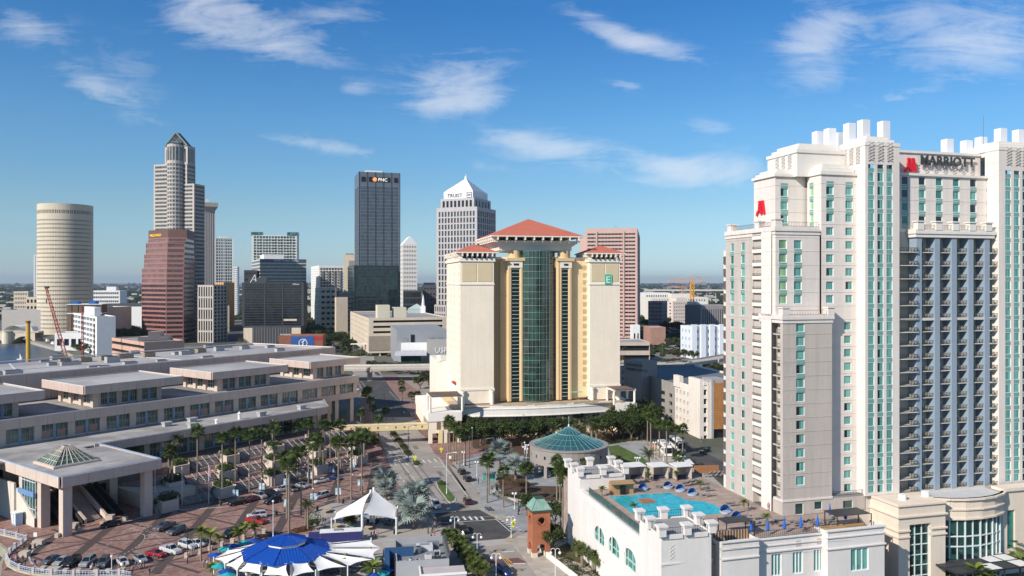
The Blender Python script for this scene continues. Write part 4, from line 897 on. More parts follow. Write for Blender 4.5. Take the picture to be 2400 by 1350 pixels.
#convention centre (u along the facade, v outwards)
cw=mat('taupe_precast',(.55,.43,.37),.85,.08,.15,.12,6,streak=.07)
cwl=mat('taupe_column',(.60,.49,.42),.85,.08,.2,.1,6,streak=.06)
bluef=mat('pale_blue_panel',(.20,.33,.50),.6,.08,.3)
gl_cc=mat('convention_glass',(.05,.115,.105),.08,.3,.12,spec=.9,snap=(1.3,1.3,1.3),snapvar=.45)
ccroof=mat('hall_roof',(.46,.435,.42),.92,.10,.05,.1,3,alt=(.33,.315,.32),altscale=.03,streak=.03)
ccroof2=mat('terrace_roof',(.43,.405,.39),.92,.12,.06,.1,3,alt=(.27,.255,.245),altscale=.07)
cf_frame=mat('window_frame_tan',(.50,.42,.36),.6,.05)
CC=thing('convention_centre',(*CF(0,0),0),'long taupe convention centre with three stepped roofs and rows of windows','convention centre')
def cfq(a0,a1,n0,n1):return[CF(a0,n0),CF(a1,n0),CF(a1,n1),CF(a0,n1)]
def slab(nm,a0,a1,n0,n1,z0,z1,mm,par=CC):
 b=MB();b.prism(cfq(a0,a1,n0,n1),z0,z1);return b.build(nm,mm,par)
def panels(p,q,z0,z1,w,nm='fascia_panel',mm=cw,par=CC,th=.35,gap=.07):
 """fascia panels butted with open joints, sharing one mesh"""
 P=Vector(p[:2]);Q=Vector(q[:2]);L=(Q-P).length;d=(Q-P)/L;n=max(1,round(L/w));step=L/n
 b=MB();b.box(gap/2,-th,0,step-gap/2,0,z1-z0);me=meshof(b,nm,mm)
 for i in range(n):
  o=P+d*step*i;inst(nm,me,par,(o.x,o.y,z0),ang(d))
def roofz(nm,pts,z,mm=ccroof,par=CC):
 b=MB();b.prism(pts,z-.4,z);return b.build(nm,mm,par)
L1,L2,L3,LH=14.4,21.6,28.3,30.0
hall=[CF(-95,-54),CF(111,-54),CF(103,-104),CF(-95,-102)]
b=MB();b.prism(grow([Vector(p)for p in hall],-.4),0,LH-.9);b.build('hall_wall',cw,CC);roofz('hall_roof',hall,LH-.75)
panels(CF(-95,-53.6),CF(111,-53.6),21.3,LH,7.5,'hall_panel');panels(CF(111.2,-54),CF(103.2,-104),18,LH,7.5,'hall_panel')
b=MB()
for p,q in((CF(-95,-54),CF(111,-54)),(CF(111,-54),CF(103,-104)),(CF(103,-104),CF(-95,-102))):b.seg(p,q,.5,LH-.1,LH+.25,off=-.2)
b.build('coping',mat('white_coping',(.66,.65,.64),.6,.05),CC)
for a in range(-90,110,12):
 b=MB();b.seg(CF(a,-54.6),CF(a-3,-101),.16,LH-.75,LH-.72);b.build('roof_seam',mat('seam_grey',(.28,.27,.27),.9),CC)
b=MB()
for a0,n0,a1,n1 in((-20,-54,-5,-102),(-62,-78,10,-76),(42,-54,36,-103)):b.seg(CF(a0,n0),CF(a1,n1),.5,LH-.74,LH-.62)
b.build('roof_joint',mat('white_coping',(.66,.65,.64)),CC)
roofz('terrace_roof',cfq(-95,91,-54,-17.4),L2-.6,ccroof2)
panels(CF(-95,-17.2),CF(91.5,-17.2),L2-2.7,L2,7.4);panels(CF(91.7,-17.2),CF(91.7,-54),L2-2.7,L2,7.4)
b=MB();b.seg(CF(-95,-17.6),CF(91.5,-17.6),.5,L2,L2+.15);b.build('coping',mat('blue_grey_coping',(.36,.40,.46),.6),CC)
slab('soffit',-95,91.3,-54,-17.7,L2-2.7,L2-2.4,cwl)
roofz('lower_roof',[CF(-95,-20),CF(76,-20),CF(72,-16),CF(61,0),CF(-26,0),CF(-26,3),CF(-95,3)],L1-.3,ccroof2)
panels(CF(-23,0.2),CF(61,.2),L1-2.4,L1,5.6);panels(CF(61.2,0),CF(72.5,-16),L1-2.4,L1,5.6)
b=MB();b.seg(CF(-23,-.2),CF(61,-.2),.45,L1,L1+.14);b.seg(CF(61,0),CF(72.3,-16),.45,L1,L1+.14,off=-.2);b.build('coping',mat('blue_grey_coping',(.36,.40, .46)), CC)
slab('soffit',-23,60.8,-18,-.3,L1-2.4,L1-2.1,cwl)
def winmesh(w,h,nx,nz,gm=gl_cc,fm=cf_frame,fw=.09):
 b=MB();b.quad((0,.18,0),(w,.18,0),(w,.18,h),(0,.18,h),0)
 for i in range(nx+1):x=(w-fw)*i/nx;b.box(x,.02,0,x+fw,.2,h,1)
 for k in range(nz+1):z=(h-fw)*k/nz;b.box(0,.03,z,w,.19,z+fw,1)
 return meshof(b,'window',[gm,fm])
def bays(a0,a1,n,z0,z1,pitch,colw,nm='window',panelrows=None,blue=True,par=CC,axis='a',sill=.5,parity=0):
 """columns every pitch with two windows and a blue mullion panel between; axis a: facade facing +v; axis n: facade facing -u"""
 L=abs(a1-a0);k=max(1,round(L/pitch));st=L/k;ww=(st-colw)/2-(.32 if blue else .1);h=z1-z0-sill-.3
 m1=winmesh(ww,h,3,2,fw=.07);cb=MB();cb.box(0,-.35,0,colw,1.1,z1-z0);cm=meshof(cb,'column',cwl)
 sb_=MB();sb_.box(0,.1,0,st-colw,.5,sill);sm=meshof(sb_,'spandrel',cwl);sb_=MB();sb_.box(0,.1,z1-z0-.3,st-colw,.5,z1-z0);sm2=meshof(sb_,'window_head',cwl)
 bb=MB();bb.box(.1,.0,0,.7,.3,z1-z0);bm_=meshof(bb,'blue_panel',bluef)
 tb=MB();tb.box(0,-.02,0,ww*.72,.14,h*.55);tm=meshof(tb,'infill_panel',mat('brick_infill',(.40,.25,.20),.8))
 for i in range(k+1):
  if axis=='a':o=Vector(CF(a0+st*i-colw/2,n));d=CFO.u
  else:o=Vector(CF(n,a1-st*i+0));d=None
  inst('column',cm,par,(o.x,o.y,z0),ang(d))
  if i==k:break
  o2=o+d*colw;inst('spandrel',sm,par,(o2.x,o2.y,z0),ang(d));inst('window_head',sm2,par,(o2.x,o2.y,z0),ang(d))
  inst(nm,m1,par,(o2.x,o2.y,z0+sill),ang(d));o3=o2+d*(st-colw-ww);inst(nm,m1,par,(o3.x,o3.y,z0+sill),ang(d))
  if blue:o4=o2+d*((st-colw)/2-.4);inst('blue_panel',bm_,par,(o4.x,o4.y,z0),ang(d))
  if panelrows and(i+parity)%5 in panelrows:
   for o5 in(o2+d*.1,o3+d*.3):inst('infill_panel',tm,par,(o5.x,o5.y,z0+sill),ang(d))
bays(-95,91,-18.6,L1-.3,L2-2.7,9.1,2.0,panelrows=(0,4),parity=2)
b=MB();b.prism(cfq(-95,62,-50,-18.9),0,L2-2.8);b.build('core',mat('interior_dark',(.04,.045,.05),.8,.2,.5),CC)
bays(-23,59,-5.2,6,L1-2.4,9.1,1.8,nm='door_window',sill=.15)
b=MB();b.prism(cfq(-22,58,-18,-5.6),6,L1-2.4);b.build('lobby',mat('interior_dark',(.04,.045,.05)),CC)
bb_=MB();bb_.seg(CF(-22,-5.35),CF(58,-5.35),.3,10.6,L1-2.4);bb_.build('blue_transom',mat('transom_blue',(.10,.155,.22),.6),CC)
slab('gallery_floor',62,91,-45,-18,12.6,15.0,cw);slab('gallery_back',64,88,-50,-42,0,L2-2.7,cwl)
for i,a in enumerate((64,73,82,90)):
 for n in(-20,-34):slab('street_column',a-.9,a+.9,n-.9,n+.9,0,12.6,cwl);slab('gallery_column',a-.8,a+.8,n-.8,n+.8,15.0,L2-2.7,cwl)
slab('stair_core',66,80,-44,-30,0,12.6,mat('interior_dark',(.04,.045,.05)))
for i,(a0,a1)in enumerate(((-59,-27.5),(-16,16),(28,60),(71.5,97.5))):
 n0,n1=-20.2-(1.5 if i>1 else 0)-(1 if i==3 else 0),-48
 roofz('pavilion_roof',cfq(a0+.3,a1-.3,n1,n0-.3),L3-.35)
 panels(CF(a0,n0),CF(a1,n0),L3-2.5,L3,8);panels(CF(a1,n0),CF(a1,n1),L3-2.5,L3,8);panels(CF(a1,n1),CF(a0,n1),L3-2.5,L3,8);panels(CF(a0,n1),CF(a0,n0),L3-2.5, L3, 4.6)
 b=MB();
 for p,q in((CF(a0,n1),CF(a0,n0)),(CF(a0,n0),CF(a1,n0)),(CF(a1,n0),CF(a1,n1))):b.seg(p,q,.4,L3-.06,L3+.14,off=-.1)
 b.build('coping',mat('white_coping',(.66,.65,.64)),CC)
 slab('soffit',a0+.3,a1-.3,n1,n0-.4,L3-2.6,L3-2.3,cwl)
 A0,A1,N0=a0+5,a1-5,n0-4.2
 bays(A0+1,A1-1,N0,L2-.6,L3-2.6,7.6 if i<3 else 5.2,1.6)
 step=(n1+3-N0)/3.0;wl=abs(step)-1.7;wm_=winmesh(wl,3.1,3,2,fm=whitem)
 for k in range(3):
  o=Vector(CF(A0,N0+step*(k+1)-(0 if False else 0)));d=(Vector(CF(A0,N0))-Vector(CF(A0,n1))).normalized()
  inst('window',wm_,CC,(o.x,o.y,L2+.15),ang(d))
  b=MB();b.seg(o,o+d*wl,.45,L2-.6,L2+.15,off=-.2);b.build('window_sill',cwl,CC)
 for k in range(4):o=Vector(CF(A0,N0+step*k));b=MB();b.rbox(o+d*-.8*(k>0),d,1.7,1.7,L2-.6,L3-2.6);b.build('corner_column',cwl,CC)
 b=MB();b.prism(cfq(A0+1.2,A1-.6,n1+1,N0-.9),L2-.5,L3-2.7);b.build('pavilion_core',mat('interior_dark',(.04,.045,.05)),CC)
unit=mat('plant_grey',(.40,.40,.41),.6,.1,.5);unitb=mat('plant_rust',(.33,.25,.17),.8,.15,.5)
rid=0
pos_names=[]
for(x,y,lx,ly,h,mm)in((440,288,3.2,1.2,.6,0),(570,262,5,2.4,1.3,0),(515,322,3,1.6,1.0,0),(640,300,4,2,1.5,1),(845,287,4.2,2.2,1.5,1),(1040,268,4,2,1.6, 1), (1075, 240, 3, 1.2, .6, 0), (1110, 292, 5, 2.2,2.2,0),(1235,250,6,2.6,1.6,1),(1285,315,5,2,1.1,0),(1470,238,4.6,2.2,1.7,1),(1330,200,4,2,.9,0),(125,412,5.4,2.6,1.4,0),(30,415,4.4,2.2,1.0,0),(700, 320, 7, 1.2, 1.4, 0), (940, 340, 5, 1.2, .5, 0),(1030,338,4,1.2,.5,0),(1595,282,4,1.4,.6,0),(1775,212,6,2.6,1.0,0),(1825,215,4,2.2,1.4,0),(1885,205,2.6,2,1.5,0),(1985,195,4,2.2,1.6,1),(2050,250,5,1.6, .8, 0)):
 p=K1(x,y);g0=G(p[0],p[1],LH-.7);t=thing('rooftop_unit',(g0[0],g0[1],LH-.7),None,'rooftop unit','rooftop units on the hall roof');b=MB();b.rbox(g0,CFO.u, lx, ly, LH-.73, LH-.7+h);b.build('casing', unitb if mm else unit,t)
 b=MB();b.rbox(g0,CFO.u,lx*.8,ly*.7,LH-.7+h,LH-.55+h);b.build('top_grille',dark,t);pos_names.append((p[0],t,mm,h))
for(x,y,h)in((400,155,1.2),(595,158,.7),(780,172,1.4),(1045,155,.9),(1150,196,1.3),(510,190,1.8)):
 p=K2(x,y);g0=G(p[0],p[1],LH-.7);t=thing('rooftop_unit',(g0[0],g0[1],LH-.7),None,'rooftop unit','rooftop units on the hall roof');b=MB();b.rbox(g0,CFO.u, 4.2, 2.0, LH-.73, LH-.7+h);b.build('casing', unit,t);b=MB();b.rbox(g0,CFO.u,3.4,1.4,LH-.7+h,LH-.55+h);b.build('top_grille',dark,t);pos_names.append((p[0],t,0,h))
pos_names.sort(key=lambda q:q[0])
for i,(px,t,mm,h)in enumerate(pos_names):t['label']='%s %s unit on the hall roof, %s from the left'%('low' if h<1.1 else 'tall','brown boxed' if mm else 'grey', ORD[i])
for i,(x,y,h)in enumerate(((230,1000,1.5),(485,958,1.6),(725,912,2.6),(958,880,1.6),(1382,806,1.5),(1650/4.218*4.5-1800,985,1.4),(1900/4.218*4.5-1800,940, 1.4))):
 p=K2(x,y);g0=G(p[0],p[1],L1-.3);round_=i in(1,2)
 t=thing('roof_vent',(g0[0],g0[1],L1-.3),'%s roof vent on the lowest convention roof, %s'%('round capped white' if round_ else 'square grey',['second box by the tall capped one', 'shorter of the two','taller of the two','box past the tall capped one','box nearest the right end','low box nearer the skylight','box left of the first palm crown'][i]),'roof vent', 'vents on the lower roof');b=MB()
 if round_:b.cone(g0,.55,.45,L1-.32,L1-.3+h*.7,8);b.cone(g0,.8,.1,L1-.3+h*.7,L1-.3+h,8)
 else:b.rbox(g0,CFO.u,2.4,1.8,L1-.32,L1-.3+h*.7);b.rbox(g0,CFO.u,2.8,2.2,L1-.3+h*.7,L1-.3+h)
 b.build('hood',white if round_ else unit,t)
#portico with escalators
roofz('portico_roof',[CF(-46,3),CF(-22,3),CF(-22,32),CF(-46,32)],L1-.25,ccroof2)
panels(CF(-46,32.3),CF(-21.7,32.3),L1-2.5,L1,6,'portico_panel',cwl)
panels(CF(-46.3,-60),CF(-46.3,32.3),L1-2.5,L1,5.8,'portico_panel',cwl);panels(CF(-21.7,32.3),CF(-21.7,.4),L1-2.5,L1,6,'portico_panel',cwl)
b=MB();b.seg(CF(-46.1,31.9),CF(-21.9,31.9),.4,L1,L1+.16);b.seg(CF(-46.1,-60),CF(-46.1,32),.4,L1,L1+.16);b.seg(CF(-21.9,32),CF(-21.9,0),.4,L1,L1+.16);b.build('coping', mat('blue_coping', (.25, .38, .55),.6),CC)
slab('soffit',-46,-22,3,32,L1-2.5,L1-2.1,cwl)
for a,n in((-44.3,30.6),(-24.5,30.6),(-44.3,19.2),(-44.3,9.0),(-24.5,13)):slab('portico_column',a-1.05,a+1.05,n-1.05,n+1.05,0,L1-2.5,cwl)
ivory=mat('ivory_panel',(.66,.60,.53),.8,.05,.2,streak=.06)
panels(CF(-46.0,-60),CF(-46.0,8.0),0,9.4,2.1,'wall_panel',ivory,th=.5,gap=.06)
b=MB();q0,q1=Vector(CF(-46.0,8.0)),Vector(CF(-46.0,18.2));b.poly([(*q0,0),(*q1,0),(*q1,2.3),(*q0,8.2)]);n_=CFO.u*.5
b.poly([(*(q0+n_),8.2),(*(q1+n_),2.3),(*(q1+n_),0),(*(q0+n_),0)]);b.quad((*q0,8.2),(*q1,2.3),(*(q1+n_),2.3),(*(q0+n_),8.2));b.build('stair_wall',ivory, CC)
b=MB();q=[(*CF(-45.4,10),2),(*CF(-45.4,18.2),2),(*CF(-45.4,18.2),11.9),(*CF(-45.4,10),11.9)];b.poly(q);b.build('side_glass',gl_cc,CC)
b=MB()
for i in range(6):p=Vector(CF(-45.6,10.4+i*1.5));b.rbox(p,CFO.v,.12,.12,2,11.9)
for z in(4.2,10.8):b.seg(CF(-45.7,10),CF(-45.7,18.2),.12,z,z+.14)
b.build('glass_frame',whitem,CC,kind='stuff')
b=MB();b.seg(CF(-45.9,9.6),CF(-45.9,18.2),.4,7.4,8.6);b.build('blue_beam',mat('beam_blue',(.16,.30,.55),.5),CC)
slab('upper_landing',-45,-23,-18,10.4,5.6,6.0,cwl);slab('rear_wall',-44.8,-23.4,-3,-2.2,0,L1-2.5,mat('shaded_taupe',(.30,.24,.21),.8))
def flight(a0,a1,nt,nb,zt,zb,steps,nm,mm,par=CC,z00=None):
 b=MB();z00=zb if z00 is None else z00
 for i in range(steps):
  f0,f1=i/steps,(i+1)/steps;b.prism(cfq(a0,a1,nt+(nb-nt)*f0,nt+(nb-nt)*f1),z00,zt+(zb-zt)*f1)
 return b.build(nm,mm,par)
stairm=mat('stair_concrete',(.40,.34,.30),.85,.1,.3)
escm=mat('escalator_steps',(.025,.022,.02),.6,.1)
flight(-36.5,-32.5,10.4,24,6,.1,36,'stair',stairm,kind_ if False else CC,0)if False else flight(-36.5,-32.5,10.4,24,6,.1,36,'stair',stairm)
for(a0,nm)in((-31.2,0),(-41.2,1)):
 for k in range(2):
  A=a0+k*1.9;flight(A,A+1.5,10.4,24.5,6,.1,40,'escalator',escm)
 for k in range(3):
  A=a0-.4+k*1.9;b=MB();t0,t1=Vector(CF(A,10.2)),Vector(CF(A,25));n_=CFO.u*.3
  for s_,z_ in((0,0),):
   b.poly([(*t0,5.4),(*t1,-.0),(*t1,1.0),(*t0,7.0)]);b.poly([(*(t0+n_),7.0),(*(t1+n_),1.0),(*(t1+n_),0),(*(t0+n_),5.4)]);b.quad((*t0,7.0),(*t1,1.0),(*(t1+n_), 1.0), (*(t0+n_), 7.0))
  b.build('balustrade',mat('balustrade_dark',(.05,.05,.05),.3),CC)
for A in(-37.3,-32.2):
 b=MB();t0,t1=Vector(CF(A,10.2)),Vector(CF(A,25));n_=CFO.u*.6
 b.poly([(*t0,5),(*t1,0),(*t1,1.2),(*t0,7.0)]);b.poly([(*(t0+n_),7.0),(*(t1+n_),1.2),(*(t1+n_),0),(*(t0+n_),5)]);b.quad((*t0,7.0),(*t1,1.2),(*(t1+n_),1.2), (*(t0+n_), 7.0));b.poly([(*t1, 0), (*(t1+n_),0),(*(t1+n_),1.2),(*t1,1.2)]);b.build('stair_parapet',cwl,CC)
g0=Vector(G(*K3(660,215),L1)[:2]);sk=thing('pyramid_skylight',(g0.x,g0.y,L1-.3),'glass pyramid skylight with pale frames on the portico roof','skylight')
hw=5.2;cs=[g0+CFO.u*sx_*hw+CFO.v*sy_*hw for sx_,sy_ in((-1,-1),(-1,1),(1,1),(1,-1))];ap=(g0.x,g0.y,L1+4.6)
kb=MB();k2=[g0+(c-g0)*1.08 for c in cs];kb.prism(k2,L1-.32,L1+.25);kb.build('curb',cwl,sk)
zb_=L1+.26;hipm=mat('skylight_frame',(.55,.47,.40),.5,.05);glsk=mat('skylight_glass',(.07,.13,.095),.12,.25,.3,spec=.8)
tp_=.16
for i in range(4):
 A,B2=cs[i],cs[(i+1)%4];A3=Vector((*A,zb_));B3=Vector((*B2,zb_));T=Vector(ap);NX,NZ=7,4
 def sp(u_,v_):return(A3.lerp(B3,u_)).lerp(T,v_*(1-tp_))
 for j in range(NX):
  b=MB();b.quad(sp(j/NX,0),sp((j+1)/NX,0),sp((j+1)/NX,1),sp(j/NX,1));b.build('glass_panel',glsk,sk)
 b=MB()
 for j in range(NX+1):b.tube(sp(j/NX,0),sp(j/NX,1),.11,4)
 for k in range(NZ+1):b.tube(sp(0,k/NZ),sp(1,k/NZ),.10 if 0<k<NZ else .16,4)
 b.build('frame',hipm,sk)
b=MB();tt=[Vector((*c,zb_)).lerp(Vector(ap),1-tp_)for c in cs];b.poly(tt if(tt[1]-tt[0]).cross(tt[2]-tt[1]).z>0 else tt[::-1]);b.build('top_panel',glsk, sk)
#terraced steps between promenade and plaza
TG=thing('terrace',(*CF(10,15),0),'brick terraces with stairs stepping down from the convention doors to the plaza','terrace')
PZ=6.0
b=MB();b.prism([CF(-22,-6),CF(80,-6),CF(74,8),CF(-22,8)],0,PZ);b.build('promenade',mat('grey_brick_paving',(.17,.13,.12),.9,.12,.2),TG)
b=MB();b.prism([CF(-22,8),CF(74,8),CF(68,18.0),CF(-17,18.0)],0,4.0);b.build('upper_terrace',brickp,TG)
b=MB();b.prism([CF(-17,18.0),CF(68,18.0),CF(62,27.2),CF(-11,27.2)],0,2.0);b.build('lower_terrace',brickp,TG)
risem=mat('riser_pink',(.44,.33,.29),.85,.08,.2)
stepm=mat('terrace_step',(.30,.25,.23),.9,.1,.3)
lv=[(8,PZ,4.0),(18.0,4.0,2.0),(27.2,2.0,.1)]
for k,(n0,zt,zb)in enumerate(lv):
 for j in range(-1,5):
  ac=7.8+16.8*j+7.3*(2-k)
  if ac<-17+5 or ac>(66,60,56)[k]:continue
  st=flight(ac-4.6,ac+4.4,n0-.05,n0+3.1,zt,zb,6,'stair',stepm,TG)
  for i in range(5):
   a=ac-4.4+i*2.15;P0=(*CF(a,n0-.4),zt+.95);P1=(*CF(a,n0+3.2),zb+1.0);b=MB()
   b.tube(P0,P1,.032,5);b.tube(P1,(P1[0],P1[1],zb),.03,5);b.tube(P0,(P0[0],P0[1],zt-.1),.03,5);b.build('handrail',mat('rail_silver',(.62,.64,.66),.3,metal=.4), TG)
  if k<2:
   b=MB();b.prism(cfq(ac-4.4,ac+3.6,n0+5.6,n0+6.0),zb,zb+1.0);b.build('seat_wall',risem,TG)
wallm=mat('planter_concrete',(.56,.47,.40),.85,.08,.3,.1,6)
shrubm=leafmat('shrub_leaf',(.022,.042,.010),(.075,.115,.025))
def leafblob(b,c,rx,ry,rz,n,s,seed=0,shell=.55):
 r_=random.Random(seed)
 for i in range(n):
  while True:
   p=Vector((r_.uniform(-1,1),r_.uniform(-1,1),r_.uniform(-.2,1)))
   if shell<p.length<1:break
  o=Vector((c[0]+p.x*rx,c[1]+p.y*ry,c[2]+p.z*rz));d1=Vector((r_.uniform(-1,1),r_.uniform(-1,1),r_.uniform(-1,1))).normalized();d2=d1.cross(p+Vector((.01, .02, .3))).normalized();ss=s*r_.uniform(.6, 1.3)
  b.poly([o-d1*ss,o-d2*ss*.6,o+d1*ss,o+d2*ss*.6])
plants=[('left-hand',-1),('second',0),('third',1),('fourth',2),('right-hand',3)]
PLC=[]
for j in range(-1,4):
 for k in range(3):
  if(j==-1 and k==2):pass
  a=-.6+16.8*j+7.3*(2-k)+(0 if j>-1 else 0);n=28.0-9.4*(2-k);zt=(6.9,4.9,3.0)[k]
  if a>60 or a<-21:continue
  PLC.append((a,n,zt,j,k))
  big=(j==-1)
  t=thing('planter',(*CF(a,n),0),'hexagonal concrete planter with clipped green shrubs, %s from left in the %s terrace row'%(ORD[j+1],('top','middle','bottom')[k]), 'planter', 'planters on the convention terraces')
  hexp=[(-2.4,-4.6),(2.4,-4.6),(3.4,0),(2.4,4.4),(-2.4,4.4),(-3.4,0)];hx=[CF(a+p[0]*.95-p[1]*.35,n+p[1])for p in hexp];c_=Vector(CF(a,n))
  inn=[c_+(Vector(p)-c_)*.86 for p in hx];b=MB();m_=len(hx)
  for q in range(m_):
   A,B3=Vector(hx[q]),Vector(hx[(q+1)%m_]);A2,B4=inn[q],inn[(q+1)%m_];b.prism([A,B3,B4,A2],0 if k==2 else 1.5,zt)
  b.build('wall',wallm,t);b=MB();b.prism(inn,0,zt-.35);b.build('soil',mat('garden_soil',(.09,.055,.035)),t)
  b=MB();leafblob(b,(c_.x,c_.y,zt-.6),3.1,4.3,2.1,900,.28,j*7+k,.3);b.build('shrubs',shrubm,t,kind='stuff')
b=MB();b.prism([CF(-22,27.5),CF(-22,8),CF(-13,8),CF(-8,27.5)],0,3.8);
lw=b.build('solid_wall',wallm,TG)
#yellow hotel with red roofs (u right along the front, v away)
ES=Frame((XP(1079,308),308),(.975,.22),(-.22,.975))
ylw=mat('pale_yellow_stucco',(.87,.76,.62),.85,.05,.08,.06,streak=.05)
ylw2=mat('golden_stucco',(.68,.49,.27),.85,.05,.08,streak=.07)
crm=mat('cream_trim',(.84,.77,.66),.8,.04,.2)
rroof=mat('terracotta_roof',(.52,.15,.095),.75,.10,.3,.3,8)
gcurt=mat('green_curtain_glass',(.006,.034,.026),.08,.3,.2,spec=.9,snap=(2.3,2.3,3.05),snapvar=.6)
E=thing('yellow_hotel',(*ES.P(0,0),0),'pale yellow hotel with red hipped roofs and a tall curved green glass front','hotel')
def ep(t0,t1,s0,s1):return[ES.P(t0,s0),ES.P(t1,s0),ES.P(t1,s1),ES.P(t0,s1)]
def ebox(nm,t0,t1,s0,s1,z0,z1,mm,par=E):b=MB();b.prism(ep(t0,t1,s0,s1),z0,z1);return b.build(nm,mm,par)
EB=12.6;ZT=68.3
swm={}
def window_inst(par,p,d,z,w,h,kind,nm='window',depth=.16):
 key=(round(w,2),round(h,2),kind)
 if key not in swm:
  b=MB();f=.09
  if kind=='slot':b.quad((0,.12,0),(w,.12,0),(w,.12,h),(0,.12,h),0);b.box(0,.0,-.08,w,.14,.02,1);swm[key]=meshof(b,nm,[glass_dark,crm])
  else:
   gmats={'teal':teal_open,'dark':teal_dark,'full':teal_full,'lime':teal_lime}
   b.quad((f,.12,f),(w-f,.12,f),(w-f,.12,h-f),(f,.12,h-f),0)
   for x0,x1,z0,z1 in((0,f,0,h),(w-f,w,0,h),(f,w-f,0,f),(f,w-f,h-f,h)):b.box(x0,.03,z0,x1,.13,z1,1)
   if kind=='teal' or kind=='dark':
    x0,x1=(w*.45,w-f)if kind=='dark' else(w*.3,w-f);b.quad((x0,.10,f),(x1,.10,f),(x1,.10,h-f),(x0,.10,h-f),2)
    if kind=='dark':b.m[-1]=2
   swm[key]=meshof(b,nm,[gmats[kind],whitem,teal_full])
 return inst(nm,swm[key],par,(p[0],p[1],z),ang(d))
teal_full=mat('teal_curtain_glass',(.13,.35,.31),.25,.12,.8,spec=.7,snap=(.22,.22,9),snapvar=.25)
teal_open=mat('deep_teal_glass',(.04,.20,.18),.15,.15,.5,spec=.8)
teal_dark=mat('night_glass',(.008,.02,.022),.06,.2,.5,spec=.9)
teal_lime=mat('lime_curtain_glass',(.24,.42,.22),.3,.12,.8,spec=.6,snap=(.35,.35,9),snapvar=.3)
def tower(t0,t1,sd,hasleft):
 b=MB();L=sd
 cols=[2.6,4.6,14.5,16.5,24,26.2,33,35]if hasleft else[2.2,4.2]
 rows=[EB+2.2+2.95*k for k in range(1,18)]
 hs=[(L-c-.55,L-c+.15,z,z+1.7)for c in cols for z in rows]
 b.wall(ES.P(t0,sd),ES.P(t0,0),EB,ZT,rects=hs,depth=.2)
 b.wall(ES.P(t0,0),ES.P(t1,0),EB,ZT);b.wall(ES.P(t1,0),ES.P(t1,sd),EB,ZT);b.wall(ES.P(t1,sd),ES.P(t0,sd),EB,ZT);b.build('tower_wall',ylw,E)
 d=Vector(ES.v)*-1
 for c in cols:
  for z in rows:p=Vector(ES.P(t0+.2,c+.55));window_inst(E,p,d,z,.7,1.7,'slot',depth=.2)
 g=MB();g.prism(ep(t0+.4,t1-.4,.4,sd-.4),ZT-1,ZT-.4);g.build('roof',roofgrey,E)
 def band(z0,z1,o):bb=MB();bb.prism(ep(t0-o,t1+o,-o,sd+o),z0,z1);bb.build('cornice',crm,E)
 band(ZT-9.6,ZT-9.0,.25);band(ZT-.5,ZT+.7,.5);band(EB+5.1,EB+5.9,.25)
 for k in range(2):
  w=(t1-t0-1.6)/2;ebox('top_panel',t0+.7+k*(w+.35),t0+.7+k*(w+.35)+w-.15,-.12,0.02,ZT-8.3,ZT-1.2,mat('tan_panel',(.66,.54,.35),.85,.05))
tower(0,13.2,38,True);tower(52.5,65.3,30,True)
def hip(t0,t1,s0,s1,ze,zp,ov,nm='hipped_roof',brk=6,openz=1.9):
 b=MB();c_=ES.P((t0+t1)/2,(s0+s1)/2);b.pyramid(ep(t0-ov,t1+ov,s0-ov,s1+ov),ze,(*c_,zp));b.build(nm,rroof,E)
 ebox('eave',t0-ov,t1+ov,s0-ov,s1+ov,ze-.45,ze-.02,crm)
 bm=MB();bm.box(-.25,-ov,0,.25,.3,1.25);bm.box(-.2,-ov*.45,-.7,.2,.25,0);me=meshof(bm,'bracket',crm)
 n=brk
 for i in range(n+1):p=ES.P(t0+(t1-t0)*i/n,s0);inst('bracket',me,E,(*p,ze-1.7),ang(ES.u))
 m_=max(3,int(n*(s1-s0)/(t1-t0)))
 for i in range(m_+1):p=ES.P(t0,s0+(s1-s0)*i/m_);inst('bracket',me,E,(*p,ze-1.7),ang(ES.v)+PI)
for t0 in(0,52.5):
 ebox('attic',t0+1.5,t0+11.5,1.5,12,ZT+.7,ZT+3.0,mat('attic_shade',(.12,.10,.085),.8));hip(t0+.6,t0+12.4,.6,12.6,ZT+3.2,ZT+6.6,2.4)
ebox('attic',1.5,11,20,34,ZT+.7,ZT+3.0,crm);hip(.6,11.6,20,34,ZT+3.2,ZT+6,2.0)
def front(t0,t1,s,z0,z1,nm,mm,rects=()):
 b=MB();b.wall(ES.P(t0,s),ES.P(t1,s),z0,z1,rects=list(rects),depth=.25)if rects else b.wall(ES.P(t0,s),ES.P(t1,s),z0,z1);return b.build(nm,mm,E)
ebox('main_body',6,60,5.2,34,0,69,ylw2);ebox('body_cornice',12.5,53,4.8,34.5,69,69.8,crm)
ebox('bay_pier',16.5,20.2,3.6,5.4,EB,68,ylw2);ebox('bay_pier',44.3,52.4,4.2,5.4,EB,68.4,mat('pale_gold',(.78,.62,.38),.85,.05))
for k in range(17):
 z=EB+5+2.95*k;ebox('shutter',50.9,52.3,4.05,4.22,z,z+1.7,mat('shutter_tan',(.50,.37,.19),.8))
